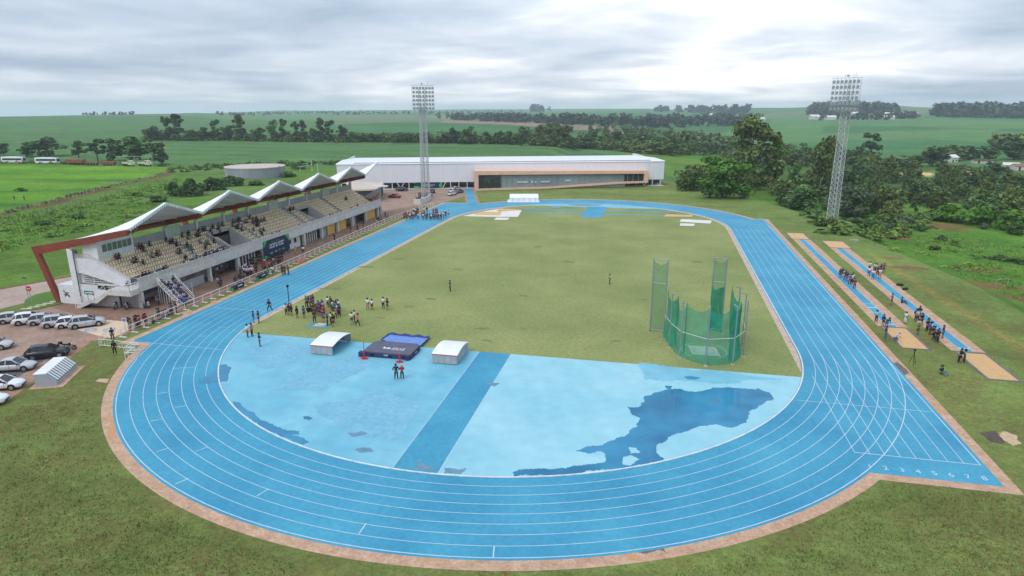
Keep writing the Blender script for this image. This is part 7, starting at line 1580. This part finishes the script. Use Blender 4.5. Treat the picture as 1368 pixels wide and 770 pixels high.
# far start line crowd
F4 = lambda x, y: (530 + x / 15.2, 270 + y / 15.2); rg = random.Random(12)
tops = ['red', 'red', 'maroon', 'black', 'white', 'maroon', 'navy', 'white', 'navy', 'dark', 'lilac', 'red', 'white', 'red', 'maroon', 'black', 'navy', 'white', 'maroon', 'pink', 'red', 'white', 'grey', 'maroon', 'white', 'dark', 'black', 'lilac']
xs = [150, 178, 205, 245, 270, 300, 325, 352, 385, 410, 437, 515, 540, 560, 600, 625, 675, 700, 735, 760, 780, 800, 830, 850, 885, 905, 1000, 1055]
group_px(F4, [(x, 300 + rg.uniform(25, 75) - (40 if x > 960 else 0), tp_, rg.choice(('black', 'dark', 'navy', 'dark'))) for x, tp_ in zip(xs, tops)], 'at the far track start', 'crowd on the far end of the left straight', (-42, 60))
group_px(F4, [(350, 232, 'white', 'navy'), (385, 250, 'white', 'dark'), (410, 230, 'grey', 'dark'), (430, 245, 'dark', 'dark'), (555, 235, 'white', 'navy'), (565, 215, 'lilac', 'white'), (616, 225, 'dark', 'dark'), (745, 260, 'maroon', 'dark'), (795, 262, 'maroon', 'dark'), (825, 265, 'red', 'dark'), (955, 330, 'white', 'jeans'), (968, 270, 'white', 'dark')], 'behind the far start crowd', 'crowd on the far end of the left straight', (-42, 60))
# crowd before the grandstand
F5 = lambda x, y: (290 + x / 11, 330 + y / 11)
group_px(F5, [(385, 400, 'white', 'black'), (405, 425, 'white', 'dark'), (420, 380, 'white', 'navy'), (440, 440, 'white', 'black'), (455, 400, 'white', 'dark'), (470, 435, 'white', 'black'), (495, 420, 'white', 'navy'), (520, 430, 'white', 'maroon'), (515, 390, 'white', 'dark'), (430, 360, 'white', 'dark'), (575, 405, 'dark', 'black'), (590, 395, 'navy', 'dark')], 'before the grandstand gates', 'white shirted group before the grandstand', (-50, 26))
group_px(F5, [(262, 515, 'navy', 'navy', 'ground'), (282, 505, 'navy', 'dark', 'ground'), (318, 488, 'navy', 'navy', 'ground'), (340, 478, 'dark', 'navy', 'ground'), (360, 465, 'navy', 'dark', 'ground'), (350, 440, 'navy', 'dark')], 'along the barrier inside', 'people resting along the barrier', (-50, 18))
group_px(F5, [(560, 300, 'green', 'black'), (580, 288, 'green', 'dark'), (240, 325, 'dark', 'black'), (300, 330, 'black', 'dark'), (320, 345, 'dark', 'dark'), (160, 368, 'blue', 'dark'), (620, 250, 'dark', 'dark'), (640, 240, 'black', 'dark'), (500, 290, 'dark', 'dark'), (525, 300, 'black', 'black'), (470, 262, 'dark', 'dark'), (400, 260, 'dark', 'dark'), (345, 300, 'black', 'dark'), (600, 225, 'black', 'dark'), (660, 215, 'brown', 'dark')], 'in the grandstand shade', 'people under the front of the grandstand', (-50, 24))
group_px(F5, [(675, 350, 'red', 'dark'), (692, 372, 'red', 'black'), (712, 345, 'red', 'dark'), (765, 318, 'red', 'black'), (790, 308, 'red', 'dark'), (778, 340, 'orange', 'dark'), (712, 300, 'white', 'dark'), (828, 282, 'white', 'navy'), (842, 275, 'grey', 'dark'), (760, 290, 'dark', 'maroon'), (808, 290, 'black', 'dark'), (870, 260, 'black', 'dark'), (892, 252, 'maroon', 'dark'), (910, 250, 'black', 'black'), (935, 245, 'dark', 'dark'), (965, 235, 'black', 'dark')], 'behind barrier below banner', 'people behind the barrier below the banner', (-48, 30))
group_px(F5, [(758, 450, 'green', 'green', 'walk'), (823, 415, 'white', 'jeans', 'walk')], 'on the grass strip', 'people on the grass strip'); group_px(F5, [(965, 415, 'black', 'dark', None, {'shorts': False}), (1000, 412, 'maroon', 'dark', None, {'shorts': False}), (1050, 415, 'navy', 'dark', None, {'shorts': False})], 'at the blue track edge', 'three people at the track edge', (-40, 40))
group_px(F5, [(5, 410, 'white', 'dark'), (60, 420, 'navy', 'dark'), (70, 385, 'lilac', 'navy'), (20, 590, 'lilac', 'dark', 'walk'), (50, 600, 'grey', 'dark'), (68, 608, 'navy', 'dark')], 'near the stepped stand', 'people on the plaza', (-50, 10))
F6 = lambda x, y: (230 + x / 7, 310 + y / 7)
group_px(F6, [(372, 428, 'dark', 'dark'), (390, 430, 'black', 'dark'), (410, 415, 'grey', 'dark'), (428, 408, 'white', 'dark')], 'under the second grandstand bay', 'people under the front of the grandstand', (-50, 14))
F7 = lambda x, y: (360 + x / 7, 250 + y / 7)
group_px(F7, [(245, 635, 'yellow', 'yellow', None, {'shorts': True}), (318, 628, 'white', 'dark'), (308, 620, 'black', 'dark'), (610, 508, 'dark', 'dark'), (762, 440, 'black', 'dark'), (825, 425, 'dark', 'dark'), (877, 388, 'dark', 'dark'), (1010, 345, 'black', 'white'), (1022, 340, 'dark', 'dark'), (1045, 335, 'grey', 'dark'), (1085, 290, 'dark', 'dark'), (1108, 318, 'green', 'dark'), (935, 290, 'brown', 'dark')], 'near the yellow doors', 'people on the far plaza', (-45, 60))
F8 = lambda x, y: (160 + x / 9.63, 400 + y / 9.63)
group_px(F8, [(130, 400, 'black', 'teal'), (152, 405, 'brown', 'teal'), (205, 372, 'black', 'dark'), (225, 360, 'maroon', 'dark'), (242, 360, 'orange', 'maroon'), (265, 355, 'red', 'dark'), (325, 345, 'maroon', 'dark', None, {'shorts': True}), (345, 340, 'maroon', 'brown', None, {'shorts': True}), (425, 312, 'teal', 'dark', 'ground', {'capc': 'yellow'}), (495, 268, 'teal', 'dark'), (520, 262, 'dark', 'brown'), (548, 230, 'lilac', 'dark', 'ground'), (575, 220, 'lilac', 'maroon', 'ground'), (598, 208, 'white', 'dark', 'ground'), (655, 198, 'teal', 'dark'), (680, 195, 'navy', 'dark'), (730, 172, 'dark', 'dark')], 'at the barrier near end', 'people at the near end of the barrier', (-44, 2))
group_px(F8, [(480, 78, 'red', 'jeans'), (505, 80, 'navy', 'navy')], 'beside the motorcycles', 'two people beside the motorcycles', (-50, 2)); group_px(F8, [(840, 100, 'blue', 'black', None, {'long_': True}), (858, 100, 'blue', 'dark'), (875, 60, 'black', 'black')], 'at the foot of the stepped stand', 'people at the stepped stand', (-50, 6))
group_px(lambda x, y: (x, y), [(154, 474, 'black', 'black', 'stand', {'long_': True, 'shorts': False})], 'on the lawn corner', 'guard on the lawn'); group_px(lambda x, y: (x, y), [(151, 455, 'black', 'dark')], 'behind the lawn corner barrier', 'people at the near end of the barrier')
# timekeepers sitting on the stepped stand
Mj = Matrix.Translation(js.location) @ Matrix.Rotation(R(-12), 4, 'Z'); rg = random.Random(3)
for i in range(1, NS):
    for y in rg.sample([-1.05, -.35, .35, 1.05], 2):
        p_ = Mj @ Vector((1.9 - i * .55, y, .35 + i * .42 - .42)); person(p_.x, p_.y, p_.z, rg.choice(('navy', 'navy', 'dark', 'black', 'lilac')), rg.choice(('dark', 'navy')), 'sit', R(-12 - 90) + rg.uniform(-.2, .2), 'on the white stepped stand', 'timekeepers on the stepped stand')
# spectators in the stand
SPEC = [(-63.4, 1.2), (-63.4, 1.8), (-64, 6.7), (-63.9, 7.3), (-63.1, 7.2), (-61.8, 3.1), (-61.8, 3.8), (-61.2, 4.3), (-61.7, 6.9), (-61.6, 8.0), (-61.9, 8.6), (-58.6, 1.2), (-58.6, 2.1), (-58.8, 6.0), (-58.8, 6.6), (-64, 9.1), (-64, 13.2), (-63.5, 13.4), (-62.9, 13.2), (-62.1, 13.4), (-61.6, 15.4), (-61.2, 15.5), (-61.3, 11.9), (-61.2, 12.5), (-59.5, 12.1), (-58.7, 13.5), (-63.8, 18.5), (-63.2, 17.6), (-61.3, 19.2), (-60.9, 19.8), (-60.4, 18.2), (-61.7, 18.5), (-61.1, 21.5), (-64, 21.6), (-64, 22.4), (-63.9, 23.2), (-63.4, 23.6), (-63.9, 25.2), (-63.9, 27.2), (-63.5, 26.2), (-63.6, 28.5),
        (-63.4, 30.2), (-63.6, 31.4), (-64, 33.9), (-62.7, 31.2), (-61.8, 31.0), (-62.6, 30.4), (-63.9, 33.2), (-63.3, 34.3), (-63.8, 37.3), (-63.2, 37.0), (-62.7, 37.8), (-62.1, 37.2), (-62.7, 38.9), (-62.1, 38.6), (-62.1, 39.8), (-61.6, 36.6), (-61.8, 35.9), (-63.2, 38.1), (-62.6, 36.2), (-60.7, 33.7), (-60.3, 35.0), (-60.4, 36.1), (-59.8, 34.5), (-63.4, 51.7), (-63.2, 52.7), (-63.4, 51.0), (-61.6, 75.8), (-61.7, 76.4), (-63.2, 19.6), (-62.6, 23.0) if 0 else (-63.2, 20.4), (-64.0, 17.0), (-63.2, 32.9) if 0 else (-63.5, 35.2)]
SPEC += [(-58.7, 15.9 + i * .62) for i in range(10)]
rg = random.Random(9)
for i, (x, y) in enumerate(SPEC):
    r_ = min(range(NR), key=lambda k: abs(RX[k] - .30 - x)); front = i >= len(SPEC) - 10
    tp_ = rg.choice(('navy', 'lilac', 'navy', 'white')) if front else rg.choice(('black', 'black', 'dark', 'black', 'navy', 'dark', 'grey', 'maroon', 'teal', 'black'))
    yb = round((y - Y0 - 1.1) / .56) * .56 + Y0 + 1.1
    rown = ['front', 'second', 'third', 'fourth', 'fifth', 'sixth', 'seventh', 'top'][r_]
    sec = 'left' if y < 22 else ('middle' if y < 45 else 'far')
    person(RX[r_] - .34, yb, RZ[r_] - .05, tp_, rg.choice(('dark', 'black', 'navy', 'jeans')), 'sit', R(-90) + rg.uniform(-.3, .3), f'in {rown} row, {sec} block', 'spectators in the grandstand')
for (x, y, lb) in ((-57.3, 1.0, 'a'), (-57.2, 14.2, 'b'), (-57.2, 73.3, 'c')):
    person(x, y, 3.41, 'dark', 'dark', 'stand', R(-90), 'at the grandstand railing', 'spectators at the grandstand railing')
# ================================================================ AIR
hzm = bpy.data.materials.new('haze_air'); hzm.use_nodes = True; t = hzm.node_tree
for n in list(t.nodes):
    if n.type != 'OUTPUT_MATERIAL': t.nodes.remove(n)
pv = t.nodes.new('ShaderNodeVolumePrincipled'); pv.inputs['Color'].default_value = (.84, .91, 1.0, 1); pv.inputs['Density'].default_value = .00014; pv.inputs['Anisotropy'].default_value = .1; pv.inputs['Density Attribute'].default_value = ''
t.links.new(pv.outputs[0], [n for n in t.nodes if n.type == 'OUTPUT_MATERIAL'][0].inputs['Volume'])
obj('haze', MB().box(-13500, -13500, -110, 13500, 13500, 90).mesh('haze', hzm), None, 'thin pale air over the fields', None, None, 'stuff')
single_out()
